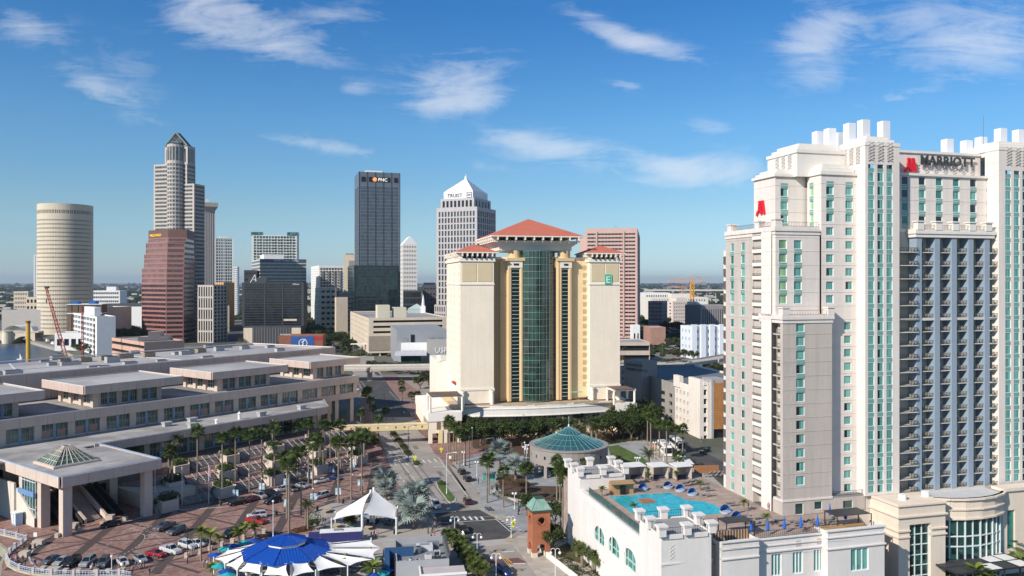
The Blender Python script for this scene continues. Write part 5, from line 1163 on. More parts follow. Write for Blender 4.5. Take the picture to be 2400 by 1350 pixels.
for(a,w)in((21.0,3.3),(41.7,3.0)):
 ebox('strip_glass',a,a+w,2.6,3.0,EB,65.5,mat('strip_glass',(.008,.02,.018),.06,.2,.4,spec=.9))
 for k in range(35):ebox('strip_sill',a-.1,a+w+.1,2.4,2.62,EB+1.3+k*1.5,EB+1.44+k*1.5,mat('sill_pale',(.62,.68,.60),.6))
 ebox('strip_lintel',a-.9,a+w+.9,2.0,5.3,65.5,68.2,crm);ebox('strip_grille',a+.6,a+w-.6,1.9,2.02,66.4,67.2,dark)
 for e in(-1.1,w+.1):
  b=MB();p=ES.P(a+e+.5,2.7);b.cone(p,.6,.6,EB,65.5,12);b.build('column',ylw2,E)
for a in(19.9,24.9,40.2,45.0):
 b=MB();p=ES.P(a,3.0);b.cone(p,.95,.95,EB,68.5,14);b.build('column',ylw2,E)
for a in(22.6,43.0):
 b=MB();p=ES.P(a,4.6);b.cone(p,2.6,2.6,69.4,72.6,20);b.build('capital_drum',ylw2,E);ebox('capital',a-3.6,a+3.6,1.6,8,68.2,69.4,ylw2)
tc_,hw_,sag=31.6,7.2,3.6;NXg,NZg=10,22;zg0,zg1=EB,72.2
def arcp(f,off=0):
 x=(f*2-1);return Vector(ES.P(tc_+x*hw_,3.4-sag*(1-x*x)-off))
gm2=MB();mmu=MB();lev=[zg0+(zg1-zg0)*k/NZg for k in range(NZg+1)]
for i in range(NXg):
 a,c2=arcp(i/NXg),arcp((i+1)/NXg)
 for k in range(NZg):
  b=MB();b.quad((*a,lev[k]),(*c2,lev[k]),(*c2,lev[k+1]),(*a,lev[k+1]));b.build('glass_pane',gcurt,E)
  if k==0:mmu.tube((*arcp((i+.5)/NXg,.08),zg0),(*arcp((i+.5)/NXg,.08),zg1),.02,4)
for i in range(NXg+1):p=arcp(i/NXg,.08);mmu.tube((*p,zg0),(*p,zg1),.055,4)
for z in lev:
 for i in range(NXg):mmu.tube((*arcp(i/NXg,.08),z),(*arcp((i+1)/NXg,.08),z),.06,4)
mmu.build('mullion',mat('mullion_pale',(.34,.44,.38),.4),E,kind='stuff')
t0,t1,s0,s1=16,45.8,1.5,30
ebox('crown_base',t0,t1,s0+1.5,s1,72.4,74.0,crm)
b=MB();z_=74.0
for k in range(4):e=.4+k*.75;b.prism(ep(t0-e,t1+e,s0+1.5-e,s1+e),z_+k*.55,z_+(k+1)*.55)
b.build('flared_cornice',crm,E)
hip(t0-1.5,t1+1.5,s0-1,s1+1,78.0,86.0,2.6,brk=9)
sg=MB();sg.prism(ep(58.7,61.5,-.45,-.15),58.9,62.9);sg.build('emblem_panel',mat('emblem_green',(.02,.30,.17),.5,emit=(.02,.45,.25,.25)),E)
text('E',3.8,white,E,(*ES.P(59.1,-.5),59.5),ang(ES.u),.06,bold=.04);
b=MB()
for q in(((58.6,58.9,58.75,62.9)),((61.45,58.9,61.6,62.9))):b.prism(ep(q[0],q[2],-.5,-.45),q[1],q[3])
b.build('emblem_edge',mat('mint_edge',(.45,.75,.62),.5),E)
podm=mat('podium_cream',(.84,.79,.73),.8,.04,.2,streak=.04)
ebox('podium',-4,64,-3,36,0,EB-.7,ylw2);ebox('terrace_floor',-3.5,66,-6,12,EB-.7,EB-.4,mat('terrace_tile',(.42,.33,.25),.85,.1))
ebox('podium_left',-13.5,-1.5,-11,36,3.8,EB-4.4,ylw);ebox('podium_left_band',-13.8,-1.2,-11.3,36,EB-4.4,EB-1.2,podm)
for a in(-13.5,-8,-2.6):ebox('arcade_pier',a,a+1.3,-11,-9.4,0,3.8,ylw)
for k in range(4):ebox('podium_window',-10.6+k*2.6,-9.2+k*2.6,-11.12,-11.02,5.2,9.2-.6,mat('recess_brown',(.22,.15,.08),.8))
for k in range(5):b=MB();b.wall(ES.P(-13.65,5-k*3.6),ES.P(-13.65,3.8-k*3.6),5.2,8.4);b.build('podium_window',mat('recess_brown',(.22,.15,.08)),E)
ebox('podium_right',62,69,-9,34,0,EB-.6,ylw);
def fr(f):return-3.6-3.4*math.sin(PI*f)
N=14;bnd=MB();flr=MB()
for i in range(N):
 f0,f1=i/N,(i+1)/N;a=ES.P(-1.2+61.2*f0,fr(f0));c2=ES.P(-1.2+61.2*f1,fr(f1));bnd.seg(a,c2,.5,EB-4.0,EB-.2,off=0);bnd.seg(a,c2,.8,EB-4.3,EB-4.0);bnd.seg(a, c2, .7, EB-1.6, EB-1.3)
 a2=ES.P(-1.2+61.2*f0,2);c3=ES.P(-1.2+61.2*f1,2);flr.prism([a,c2,c3,a2],EB-1.2,EB-.7)
bnd.build('balcony_band',podm,E);flr.build('balcony_floor',mat('terrace_tile',(.42,.33,.25)),E)
ebox('corner_balcony',60,67.8,-9.6,-9.0,EB-4.0,EB-.2,podm)
for f0,f1 in((.27,.42),(.47,.68),(.73,.9)):
 a=ES.P(-1.2+61.2*f0,fr(f0)-.02);c2=ES.P(-1.2+61.2*f1,fr(f1)-.02);b=MB();b.seg(a,c2,.6,EB-.25,EB+.55);b.build('stone_balustrade',mat('balustrade_stone', (.55, .43, .28), .8, .2, .8), E)
def ewin(t,s,w,z0,z1,nm='podium_window'):
 m_=winmesh(w,z1-z0,3,2,glass_green,crm,.12);p=ES.P(t,s);inst(nm,m_,E,(*p,z0),ang(ES.u))
for t in(2.5,10.5,20.2,25.8,34.4,39.8,47.6,52.4,58.2,63.5):
 ewin(t,-3.35,3.1,EB-9.4,EB-5.2)
 for e in(-1.2,3.3):ebox('pilaster',t+e,t+e+.9,-3.7,-3.0,0,EB-4.6,podm)
tp=mat('trellis_brown',(.16,.10,.08),.8,.1)
def pergola(t0,t1,s0,s1,z,nm='pergola'):
 for(t,s)in((t0,s0),(t1,s0),(t0,s1),(t1,s1)):b=MB();b.cone(ES.P(t,s),.45,.45,EB-1,z,10);b.build('pergola_column',crm,E)
 ebox('pergola_beam',t0-.5,t1+.5,s0-.3,s0+.3,z,z+.6,crm);ebox('pergola_beam',t0-.3,t0+.3,s0,s1,z,z+.6,crm)
 n=int((t1-t0)/.55)
 for i in range(n):ebox('pergola_slat',t0+i*.55,t0+i*.55+.28,s0-.8,s1+.5,z+.6,z+.9,tp)
pergola(-13,-1,-10.8,-2,EB+5.4-.9);pergola(59.5,68,-9,-1,EB+4.4)
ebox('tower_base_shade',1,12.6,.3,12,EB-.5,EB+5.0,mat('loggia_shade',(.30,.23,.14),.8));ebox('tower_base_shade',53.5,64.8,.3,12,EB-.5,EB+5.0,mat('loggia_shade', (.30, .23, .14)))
for t in(.9,12.4,53.4,64.5):b=MB();b.cone(ES.P(t,-.4),.8,.8,EB-.5,EB+5.1,12);b.cone(ES.P(t,-.4),1.05,1.05,EB+4.5,EB+5.1,12);b.build('loggia_column',crm, E)
aw=MB();A_=ES.P(44.8,2);B_=ES.P(49.6,2);C_=ES.P(49.6,0.2);D_=ES.P(44.8,0.2);aw.prism([D_,C_,B_,A_],EB+3.0,EB+3.25);aw.build('awning',mat('mint_awning', (.20, .55, .48), .6), E)
ra=MB();ra.prism(ep(-1.2,-.2,10,15),EB+6.5,EB+7.3);ra.build('red_awning',mat('awning_red',(.45,.06,.04),.6),E)
ebox('rear_wing',-4.5,3,33,62,0,26,mat('wing_cream',(.82,.78,.66),.8,.04,.1));ebox('rear_wing_cap',-4.8,-3.4,32.6,34.5,26,28.5,podm)
#white hotel (u right, v away)
MF=Frame((XP(1835,154.4),154.4),(.965,.262),(-.262,.965))
taupe=mat('taupe_stucco',(.51,.45,.405),.85,.05,.12,.06,streak=.09)
blush=mat('blush_stucco',(.72,.65,.60),.85,.05,.12,.06,streak=.08)
ivoryw=mat('ivory_stucco',(.76,.71,.65),.8,.04,.12,streak=.04)
finb=mat('blue_fin_paint',(.28,.345,.42),.7,.05,.2)
spand=mat('teal_spandrel',(.17,.35,.31),.35,.08,.5,spec=.6)
iron=mat('iron_railing',(.045,.055,.055),.5,.1)
M=thing('white_hotel',(*MF.P(0,0),14.5),'large white stepped hotel tower with teal windows and blue balcony fins','hotel')
FZ,FH=18.4,2.72
def mp(t0,t1,s0,s1):return[MF.P(t0,s0),MF.P(t1,s0),MF.P(t1,s1),MF.P(t0,s1)]
def mbox(nm,t0,t1,s0,s1,z0,z1,mm,par=M):b=MB();b.prism(mp(t0,t1,s0,s1),z0,z1);return b.build(nm,mm,par)
def fz(k):return FZ+FH*k
mr_=random.Random(5);budget={'window':0};rest=MB();rest_f=MB()
def kindpick():x=mr_.random();return 'dark' if x<.3 else('teal' if x<.55 else 'full')
def mwin(p,d,z,w,h,kind=None):
 kind=kind or kindpick()
 if budget['window']<298:budget['window']+=1;return window_inst(M,p,d,z,w,h,kind)
 q=Vector(p[:2]);dd=Vector(d[:2]).normalized();n_=Vector((dd.y,-dd.x));a=q-n_*.1;b_=a+dd*w
 (rest).quad((a.x,a.y,z),(b_.x,b_.y,z),(b_.x,b_.y,z+h),(a.x,a.y,z+h),{'dark':1,'teal':2}.get(kind,0))
 for(u0,u1,z0,z1)in((0,.09,0,h),(w-.09,w,0,h),(0,w,0,.09),(0,w,h-.09,h)):A=q+dd*u0;B=q+dd*u1;rest.prism([A,B,B-n_*.08,A-n_*.08],z+z0,z+z1,3)
def mwall(nm,t0,s0,t1,s1,z0,z1,mm,cols=(),ks=(),w=1.75,h=1.65,spk=None,kinds=None,extra=()):
 """wall with windows at column centres (distance from p0) and storeys ks; score lines at each floor; teal spandrels"""
 p0=Vector(MF.P(t0,s0));p1=Vector(MF.P(t1,s1));d=(p1-p0).normalized();L=(p1-p0).length;n_=Vector((d.y,-d.x));b=MB()
 rs=[(c-w/2,c+w/2,fz(k)-h/2,fz(k)+h/2)for c in cols for k in ks if z0<fz(k)-h/2 and fz(k)+h/2<z1];rs+=list(extra)
 b.wall(p0,p1,z0,z1,rects=rs,depth=.22);b.build(nm,mm,M)
 j=MB();k=0
 for k in range(-1,27):
  z=fz(k)+FH/2+.05
  if z0+.3<z<z1-.3:j.seg(p0,p1,.05,z-.035,z+.035)
 if j.f:j.build('score_line',mm,M)
 for r in rs[:len(rs)-len(extra)]:
  kk=kinds(r)if kinds else None;q=p0+d*r[0]-n_*.08;mwin(q,d,r[2],r[1]-r[0],r[3]-r[2],kk)
 if spk:
  for c in cols:
   for k in spk:
    z=fz(k)+h/2
    if z0<z<z1-1:q0=p0+d*(c-w/2+.03);q1=p0+d*(c+w/2-.03);sb2=MB();sb2.seg(q0,q1,.045,z+.02,z+FH-h-.02);sb2.build('spandrel',spand,M)
def railing(p,q,z,h=1.0,par=M,nm='railing',step=.35,mm=None,n_=1):
 b=MB();P=Vector(p[:2]);Q=Vector(q[:2]);L=(Q-P).length;d=(Q-P)/L;b.seg(P,Q,.06,z+h-.06,z+h);b.seg(P,Q,.05,z+.1,z+.15)
 k=int(L/step)
 for i in range(k+1):o=P+d*L*i/max(1,k);b.rbox(o,d,.035,.035,z,z+h)
 return b.build(nm,mm or iron,par)
DK=14.5;ZB,ZA,ZE,ZM,ZG=52.9,70.3,81.4,82.0,87.2
tG0,tG1=MF.t_at(2028,-.5),MF.t_at(2108,-.5);tH0=MF.t_at(2341,-.5);tD1=MF.t_at(1921,2.5);tB1=MF.t_at(1950,0);tF0=tD1
sA0,sA1=MF.s_at(1701,0),MF.s_at(1765,0)
cA=[sA0-MF.s_at(1716,0),sA0-MF.s_at(1741,0)]
mwall('left_wall',0,sA0,0,sA1,DK,ZA,taupe,cA,range(-1,20),1.5,1.75,spk=[14,15,16,17])
mwall('corner_pier',0,sA1,1.5,sA1,DK,ZA,taupe)
sb0,sb1=MF.s_at(1789,0),MF.s_at(1811,0)
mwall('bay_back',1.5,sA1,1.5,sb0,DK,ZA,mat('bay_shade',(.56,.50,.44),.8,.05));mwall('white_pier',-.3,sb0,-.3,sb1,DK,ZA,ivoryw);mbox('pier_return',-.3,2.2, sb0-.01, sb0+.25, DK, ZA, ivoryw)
slabm=MB();w_=sA1-sb0;
for k in range(0,20):
 z=fz(k)-1.5;b=MB();b.prism(mp(-.25,1.5,sb0+.25,sA1-.02),z,z+.25);b.prism(mp(-.25,-.05,sb0+.25,sA1-.02),z+.25,z+.75);bo=b.build('side_balcony',ivoryw,M);WL[bo.name]=WL[M.name]
 railing(MF.P(-.15,sA1-.05),MF.P(-.15,sb0+.3),z+.7,.55,bo,step=.3)
for k in range(13):
 z=fz(k)-1.5;b=MB();b.prism(mp(-.05,1.1,.9,sb1-.1),z,z+.25);bo=b.build('side_balcony',taupe,M);WL[bo.name]=WL[M.name];railing(MF.P(.02,sb1-.1),MF.P(.02, .95), z+.25, .9, bo, step=.3)
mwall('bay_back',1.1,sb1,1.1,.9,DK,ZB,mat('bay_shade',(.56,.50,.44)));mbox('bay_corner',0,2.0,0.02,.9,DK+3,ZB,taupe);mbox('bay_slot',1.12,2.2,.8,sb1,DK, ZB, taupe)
mbox('bay_base',0.0,2.2,.1,sb1,DK,DK+2.6,taupe)
cB=MF.t_at(1876,0);cs_=MF.t_at(1851,0)
mwall('front_wall',0,0,tB1,0,DK+3.1,ZB,taupe,[cB],range(0,13),1.9,1.8,spk=[7,8,9,10,11],extra=[(cs_-.35,cs_+.35,fz(k)-.95,fz(k)+.85)for k in range(13)])
for k in range(13):b=MB();b.prism(mp(cs_-.35,cs_+.35,.2,.3),fz(k)-.95,fz(k)+.85);b.build('slot_window',glass_dark,M)
mwall('right_wall',tB1,0,tB1,2.6,DK+2.6,ZB,taupe);mbox('base_band',-.15,tB1+.1,-.15,3,DK+2.7,DK+3.1,blush)
ground_rects=[(MF.t_at(px,0),MF.t_at(px2,0),z0,z1)for px,px2,z0,z1 in((1864,1883,DK,DK+2.2),(1909,1927,DK+.7,DK+2.3),(1976,1999,DK+.4,DK+2.0))]
mwall('base_wall',0,0,MF.t_at(2027,0),0,DK,DK+2.7,taupe,extra=ground_rects);b=MB()
for i,r in enumerate(ground_rects):k=MB();k.prism(mp(r[0],r[1],.15,.25),r[2],r[3]);k.build('terrace_window' if i else 'terrace_door',glass_green,M);window_inst(M, MF.P(r[0], .08), MF.u, r[2], r[1]-r[0],r[3]-r[2],'teal' if i else 'dark')
mbox('low_roof',tB1,MF.t_at(2027,0),0,5,DK+2.7,DK+3.0,roofgrey);railing(MF.P(tB1+.2,.2),MF.P(MF.t_at(2027,0),.2),DK+3.0,.9)
def ledge(t0,t1,s0,s1,z,left=True,mm=blush):
 mbox('cornice',t0-.35,t1+.35,s0-.35,s1,z,z+.55,mm);mbox('cornice',t0-.15,t1+.15,s0-.15,s1,z-.7,z,mm);mbox('parapet',t0-.3,t1+.3,s0-.3,s1,z+.55,z+.95,mm)
ledge(0,tB1,0,8,ZB-.3);ledge(0,tD1,2.5,sA0,ZA-.3)
for px in(1835,1941):t=MF.t_at(px,0);mbox('parapet_pier',t-.2,t+1.3,-.3,1.2,ZB+.6,ZB+1.9,blush);mbox('pier_cap',t-.35,t+1.45,-.45,1.35,ZB+1.9,ZB+2.15,blush)
railing(MF.P(1.4,-.1),MF.P(tB1-1.4,-.1),ZB+.6,.95)
for(t,s)in((.1,2.6),(.1,8.6),(.1,sA0-2)):mbox('parapet_pier',t-.2,t+1.3,s-.3,s+1.2,ZA+.6,ZA+1.9,blush);mbox('pier_cap',t-.35,t+1.45,s-.45,s+1.35,ZA+1.9, ZA+2.15, blush)
railing(MF.P(1.4,2.4),MF.P(tD1-.4,2.4),ZA+.6,.95);railing(MF.P(.1,sA0-3),MF.P(.1,3.5),ZA+.6,.95)
cD=[MF.t_at(1835,2.5),MF.t_at(1870,2.5)]
mwall('upper_front',0,2.5,tD1,2.5,ZB,ZA-.7,blush,cD,range(13,20),1.75,1.75,spk=[14,15,16,17],kinds=lambda r:'lime' if r[0]<2.5 else None)
mwall('upper_side',0,sb0,0,2.5,ZB,ZA-.7,ivoryw,[sb0-MF.s_at(1806,0)],range(13,19),.9,1.7,kinds=lambda r:'dark')
sE0,sE1=14.9,7.1;tE1=MF.t_at(1890,7.1)
mwall('crown_side',3,sE0,3,sE1,ZA,ZE,blush,[],range(20,24));mwall('crown_front',3,sE1,tE1+1,sE1,ZA,ZE,blush,[MF.t_at(1838,7.1)-3],range(20,24),1.7,1.7, spk=[19, 20, 21, 22])
mbox('roof_slab',3.2,9,7.3,14.6,ZE-1,ZE-.5,roofgrey)
mwall('crown_sliver',tF0,6.5,tF0,2.0,ZA,ZE,blush,[4.5-(MF.s_at(1902,tF0)-2.0)],range(20,24),1.3,1.7,spk=[19,20,21,22],kinds=lambda r:'lime')
cF=[MF.t_at(1945,2.0)-tF0,MF.t_at(1990,2.0)-tF0]
mwall('crown_front',tF0,2.0,tG0,2.0,ZB+.5,ZE,blush,cF,range(13,24),1.7,1.65,spk=[20,21,22])
mwall('recess_front',tB1,2.0,tG0,2.0,DK+3,ZB+.5,blush,[MF.t_at(1987,2.0)-tB1],range(0,13),1.7,1.65)
def crown(t0,t1,s0,s1,z,steps=3,st=.75,hh=.8,mm=ivoryw):
 for k in range(steps):mbox('crown_step',t0+k*st,t1-k*st,s0+k*st,s1-k*st,z+k*hh,z+(k+1)*hh,mm)
crown(2.6,tE1+2,6.7,15.2,ZE,3,.6,.55);crown(tF0-.3,tG0+.2,1.7,8,ZE,3,.6,.75)
bg0=mat('base_stucco',(.60,.54,.48),.85,.05)
def strip_tower(t0,t1,s0,cols,gap,z0,z1,kinds):
 L=t1-t0;rs=[]
 b=MB();h_open=(z0+.6,fz(24)-.2)
 rr=[(c-w/2,c+w/2,h_open[0],h_open[1])for c,w in cols]
 b.wall(MF.P(t0,s0),MF.P(t1,s0),z0,z1,rects=rr,depth=.18);b.build('tower_wall',blush,M)
 for ci,(c,w)in enumerate(cols):
  for k in range(-1,24):
   za=fz(k)-.95
   if za<z0:continue
   p=MF.P(t0+c-w/2,s0+.02);kd=kinds[ci%len(kinds)];mwin(p,MF.u,za,w,1.9,kd)
   sb2=MB();sb2.prism(mp(t0+c-w/2,t0+c+w/2,s0+.06,s0+.12),za+1.93,za+FH-.03);sb2.build('spandrel',spand,M)
G_=tG1-tG0;colsG=[(MF.t_at(px,-.5)-tG0,1.45)for px in(2042,2063.5,2085)]
strip_tower(tG0,tG1,-.5,colsG,.5,DK+2.7,ZG,['full','dark','full'])
mwall('tower_side',tG0,2.0,tG0,-.5,DK+2.7,ZE,ivoryw);mwall('tower_side',tG0,9,tG0,-.5,ZE,ZG,ivoryw);mwall('tower_side',tG1,-.5,tG1,2.5,DK+2.7,ZG,ivoryw);mbox('tower_top', tG0+.1, tG1-.1, -.3, 9, ZG-1,ZG-.1,ivoryw)
crown(tG0-.1,tG1+.1,-.6,9,ZG,3,.8,.72)
mbox('rear_block',7,tG0+.5,5.5,16,ZE,ZG-1.0,ivoryw);crown(6.8,tG0+.3,5.3,16.2,ZG-1.0,3,.8,.72)
colsH=[(MF.t_at(px,-.5)-tH0,1.5)for px in(2363,2383,2403,2440,2462,2484)]
strip_tower(tH0,tH0+22,-.5,colsH,.5,DK+2.7,ZG+.5,['full','full','dark']);mwall('tower_side',tH0,3,tH0,-.5,DK+2.7,ZG+.5,ivoryw);mbox('tower_top',tH0+.1, tH0+22, -.3, 10, ZG-.5, ZG+.4, ivoryw);crown(tH0-.1,tH0+22,-.6,10,ZG+.5,3,.8,.72)
mbox('core_body',9,tH0+22,8,24,DK,ZE-1,blush);mbox('core_body',.3,9,sA1-6,sA0,DK+2,ZA-1,taupe)
mbox('foundation',tG0-6,tH0+21.9,.2,24,0,DK+2.68,bg0);mbox('tower_roof',.2,tD1,2.7,sA0,ZA-.6,ZA-.2,roofgrey)
grm=mat('grille_stone',(.60,.56,.52),.8);
def grille(t,w,s,z0,z1,left=False,back=True):
 b=MB();n=max(3,int((z1-z0)/.62));
 for i in range(n):
  z=z0+(z1-z0)*i/n;h=(z1-z0)/n
  for x0,x1,za,zb in((0,w,0,h),(w,0,0,h)):
   P=MF.P(t+x0,s-.12)if not left else MF.P(s-.12,t+x0);Q=MF.P(t+x1,s-.12)if not left else MF.P(s-.12,t+x1);b.tube((*P,z+za),(*Q,z+zb),.075,4)
 b.build('grille',grm,M,kind='stuff')
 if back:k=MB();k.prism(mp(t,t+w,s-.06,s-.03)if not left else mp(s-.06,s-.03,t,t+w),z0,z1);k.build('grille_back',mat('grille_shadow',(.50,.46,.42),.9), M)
for px in(2034.5,2056.5,2078.5):grille(MF.t_at(px,-.5),1.35,-.5,84.2,88.0)
for s in(1.0,3.0,5.0):grille(s,1.2,tG0,83.8,87.2,True)
for s in(7.4,9.6,11.8):grille(s,1.2,7,83.2,86.2,True)
for px in(2358,2379,2396):grille(MF.t_at(px,-.5),1.35,-.5,84.6,88.4)
tm0,tm1=tG1,tH0
cM=[MF.t_at(px,2.5)-tm0 for px in(2121,2161,2201,2241,2281,2319)]
mwall('attic_wall',tm0,2.5,tm1,2.5,ZA,ZM,blush,cM,range(19,24),1.65,1.75,spk=[19,20,21,22])
mwall('balcony_back_wall',tm0,2.5,tm1,2.5,DK+2.2,ZA,mat('balcony_wall',(.50,.46,.40),.8,.05),[],[])
mbox('attic_cornice',tm0,tm1,2.1,6,ZM,ZM+.5,ivoryw);mbox('sign_wall',tm0,tm1,4.2,6,ZM+.5,ZG-.2,blush)
for i in range(10):grille(tm0+.8+i*2.05*(tm1-tm0)/21.5,1.1,4.2,ZM+.8,ZM+2.7,back=False)
mbox('sign_frame',tm0,tm1,3.9,6.2,ZG-.2,ZG+.3,ivoryw)
fins=[MF.t_at(px,.6)for px in(2154,2196.5,2236,2275,2313)]
fw=.95*1.0
edges=[tm0-.35]+fins+[tm1+.9]
for t in fins:mbox('blue_fin',t-fw,t+fw*.35,.2,2.5,DK+2.6,ZA-.5,finb)
doorm={}
def door(kind,w=2.1,h=2.1):
 if kind not in doorm:
  b=MB();b.quad((0,.0,0),(w,.0,0),(w,.0,h),(0,.0,h),0);b.box(w*.48,-.06,0,w*.54,0.02,h,1);b.box(0,-.05,h-.08,w,.02,h,1)
  b.quad((0,-.02,0),(w*.4,-.02,0),(w*.4,-.02,h),(0,-.02,h),2);doorm[kind]=meshof(b,'balcony_door',[teal_dark if kind else teal_open,whitem if kind==2 else dark, teal_open])
 return doorm[kind]
chairm=MB()
for dx in(0,.7):chairm.box(dx,0,.4,dx+.45,.4,.45);chairm.box(dx,.36,.45,dx+.45,.41,.9);[chairm.box(dx+a_,c_,0,dx+a_+.05,c_+.05,.4)for a_ in(0,.4)for c_ in(0, .35)]
chme=meshof(chairm,'balcony_chairs',mat('wicker_pale',(.45,.38,.30),.8))
for i in range(6):
 a=edges[i]+(fw*.35 if i else 0);e=edges[i+1]-(fw if i<5 else 0);w=e-a;rx=MB();
 z=0;so=-.25 if i in(0,5)else .55
 sl=MB();sl.box(0,so,0,w,2.45,.16);slme=meshof(sl,'balcony',mat('slab_white',(.62,.60,.56),.7))
 rl=MB();rl.box(0,so,.98,w,so+.06,1.04);rl.box(0,so+.01,.26,w,so+.04,.30)
 nb_=int(w/.22)
 for q in range(nb_+1):rl.box(w*q/nb_-.018,so+.01,.16,w*q/nb_+.018,so+.04,1.0)
 if i in(0,5):
  for xx in(0,w-.05):rl.box(xx,so,.98,xx+.05,2.4,1.04);[rl.box(xx,so+.25*q,.16,xx+.04,so+.25*q+.04,1.0)for q in range(10)]
 rlme=meshof(rl,'railing',iron)
 for k in range(19):
  zz=fz(k)-1.45;p=MF.P(a,0);bal=inst('balcony',slme,M,(*p,zz),ang(MF.u));r_=bpy.data.objects.new('railing',rlme);C.objects.link(r_);r_.parent=bal
  if k%1==0:
   c_=bpy.data.objects.new('chairs',chme);C.objects.link(c_);c_.parent=bal;c_.location=(w-1.5 if w>2.2 else .6,so+.35,.16);c_['kind']='stuff'
  inst('balcony_door',door(2 if i==0 else mr_.choice((0,0,1))),M,(*MF.P(a+.15,2.42),zz+.16),ang(MF.u))
ledge(fins[0]-1.2,fins[4]+1.2,.1,2.5,ZA-.5,mm=ivoryw)
for t in fins:mbox('parapet_pier',t-1.1,t+.5,-.3,.9,ZA+.3,ZA+1.9,ivoryw);mbox('pier_cap',t-1.3,t+.7,-.5,1.1,ZA+1.9,ZA+2.15,ivoryw)
for t,t2 in zip(fins,fins[1:]):railing(MF.P(t+.5,0),MF.P(t2-1.1,0),ZA+.4,.95)
mbox('belt',tm0-.3,tm1+.9,.35,.5,fz(13)-1.75,fz(13)-1.2,mat('slab_white',(.62,.60,.56)))
mbox('edge_slab',.3,3,sA0,sA0+1.4,DK,66.8,ivoryw)
for k in range(18):b=MB();b.prism(mp(-.02,.3,sA0+.3,sA0+1.0),fz(k)-.8,fz(k)+.9);b.build('slot_window',mat('slot_brown',(.14,.10,.09),.6),M)
stk=mat('stack_white',(.74,.76,.80),.4,.04)
for px,py0,py1,s in((1917,309,342,12),(1945,302,334,9),(1967,312,335,14),(1991,290,322,7),(2024,282,315,3),(2071,285,318,4),(2220,327,352,7),(2265,330, 352, 8), (2299, 322, 342, 9), (2345, 302, 335, 5),(2387,305,335,6)):
 t=MF.t_at(px,s);q=MF.P(t,s);Yq=q[1];b=MB();zt_=ZP(py0,Yq);zb_=min(ZP(py1,Yq),ZG-2);b.rbox(q,MF.u,1.75,1.75,zb_-4,zt_);b.build('exhaust_stack',stk,M)
redS=mat('emblem_red',(.55,.012,.025),.4,emit=(.6,.01,.03,.15));letS=mat('charcoal_letters',(.05,.055,.06),.4)
text('MARRIOTT',2.75,letS,M,(*MF.P(MF.t_at(2157,3.5),3.5),ZM+2.6),ang(MF.u),.1,bold=.07,spacing=1.05)
def emblem(par,o,d,s,ext=.35):
 d=Vector(d[:2]).normalized();n_=Vector((d.y,-d.x));b=MB()
 for pts in([(-.2,-.3),(.0,.5),(.7,1.1),(.95,3.0),(1.35,3.0),(1.45,1.3),(.7,.3),(.2,-.3)],[(.8,3.3),(1.6,3.3),(2.35,0),(1.6,0)],[(2.0,3.3),(2.8,3.3),(3.55, 0), (2.8, 0)]):
  q=[(o[0]+d.x*x*s,o[1]+d.y*x*s,o[2]+z*s)for x,z in pts];q2=[(p[0]+n_.x*ext,p[1]+n_.y*ext,p[2])for p in q]
  b.poly(q2[::-1]);b.poly(q)
  for i in range(len(q)):j=(i+1)%len(q);b.quad(q[i],q[j],q2[j],q2[i])
 b.build('emblem',redS,par)
emblem(M,(*MF.P(MF.t_at(2119,3.6),3.6),ZM+1.0),MF.u,.85);emblem(M,(*MF.P(2.95,MF.s_at(1776,3)),74.1),MF.v*-1,.86)
if rest.f:rest.build('windows',[teal_full,teal_dark,teal_open,whitem],M,kind='stuff')
b=MB();p=MF.P(MF.t_at(2305,6),6);b.tube((*p,ZG),(*p,ZG+9),.05,4);b.build('antenna',steel,M)
#beige glass-fronted wing at lower right
bg_=mat('beige_stucco',(.74,.63,.52),.85,.05,.15,streak=.05)
J=thing('beige_wing',(*MF.P(23,-8),0),'beige wing with tall curved teal windows at the foot of the white hotel','building')
JF=Frame((74.0,152.4),(.965,.262),(-.262,.965));JZ=17.2
def jbox(nm,t0,t1,s0,s1,z0,z1,mm,par=J):b=MB();b.prism([JF.P(t0,s0),JF.P(t1,s0),JF.P(t1,s1),JF.P(t0,s1)],z0,z1);return b.build(nm,mm,par)
JL=10.9;w1=JF.t_at(2132,0);w2=JF.t_at(2182,0)
b=MB();b.wall(JF.P(0,9),JF.P(0,0),0,JZ);b.wall(JF.P(0,0),JF.P(JL,0),0,JZ,rects=[(w1,w2,1,13.2)],depth=.6);b.wall(JF.P(JL,0),JF.P(JL,3),0,JZ);b.build('wall', bg_, J)
for z,o in((JZ-.35,.3),(JZ-2.5,.35),(JZ-5.2,.3),(JZ-6.4,.25)):
 if z>JZ-4:jbox('cornice',-o,JL+o,-o,9,z,z+.3,bg_)
 else:jbox('cornice',-o,w1,-o,9,z,z+.3,bg_);jbox('cornice',w2,JL+o,-o,2,z,z+.3,bg_)
wjm=winmesh(w2-w1,12.2,3,6,mat('lobby_glass',(.012,.045,.042),.05,.3,.3,spec=.9,snap=(1.5,1.5,2),snapvar=.6),mat('teal_white_frame',(.62,.72,.72),.5),.16)
inst('tall_window',wjm,J,(*JF.P(w1,.5),1.0),ang(JF.u));jbox('roof',.2,JL-.1,.2,8.9,JZ-.9,JZ-.5,mat('white_roof2',(.56,.56,.57),.85,.06))
cj=[(JL,3.0),(JL+2.5,1.7),(JL+5.5,.9),(JL+9,.7),(JL+12.5,1.2),(JL+15.5,2.3),(JL+17.5,3.6)]
gj=MB();fj=MB();tj=MB();nz_=[0.5,4.2,7.6,9.6,12.9]
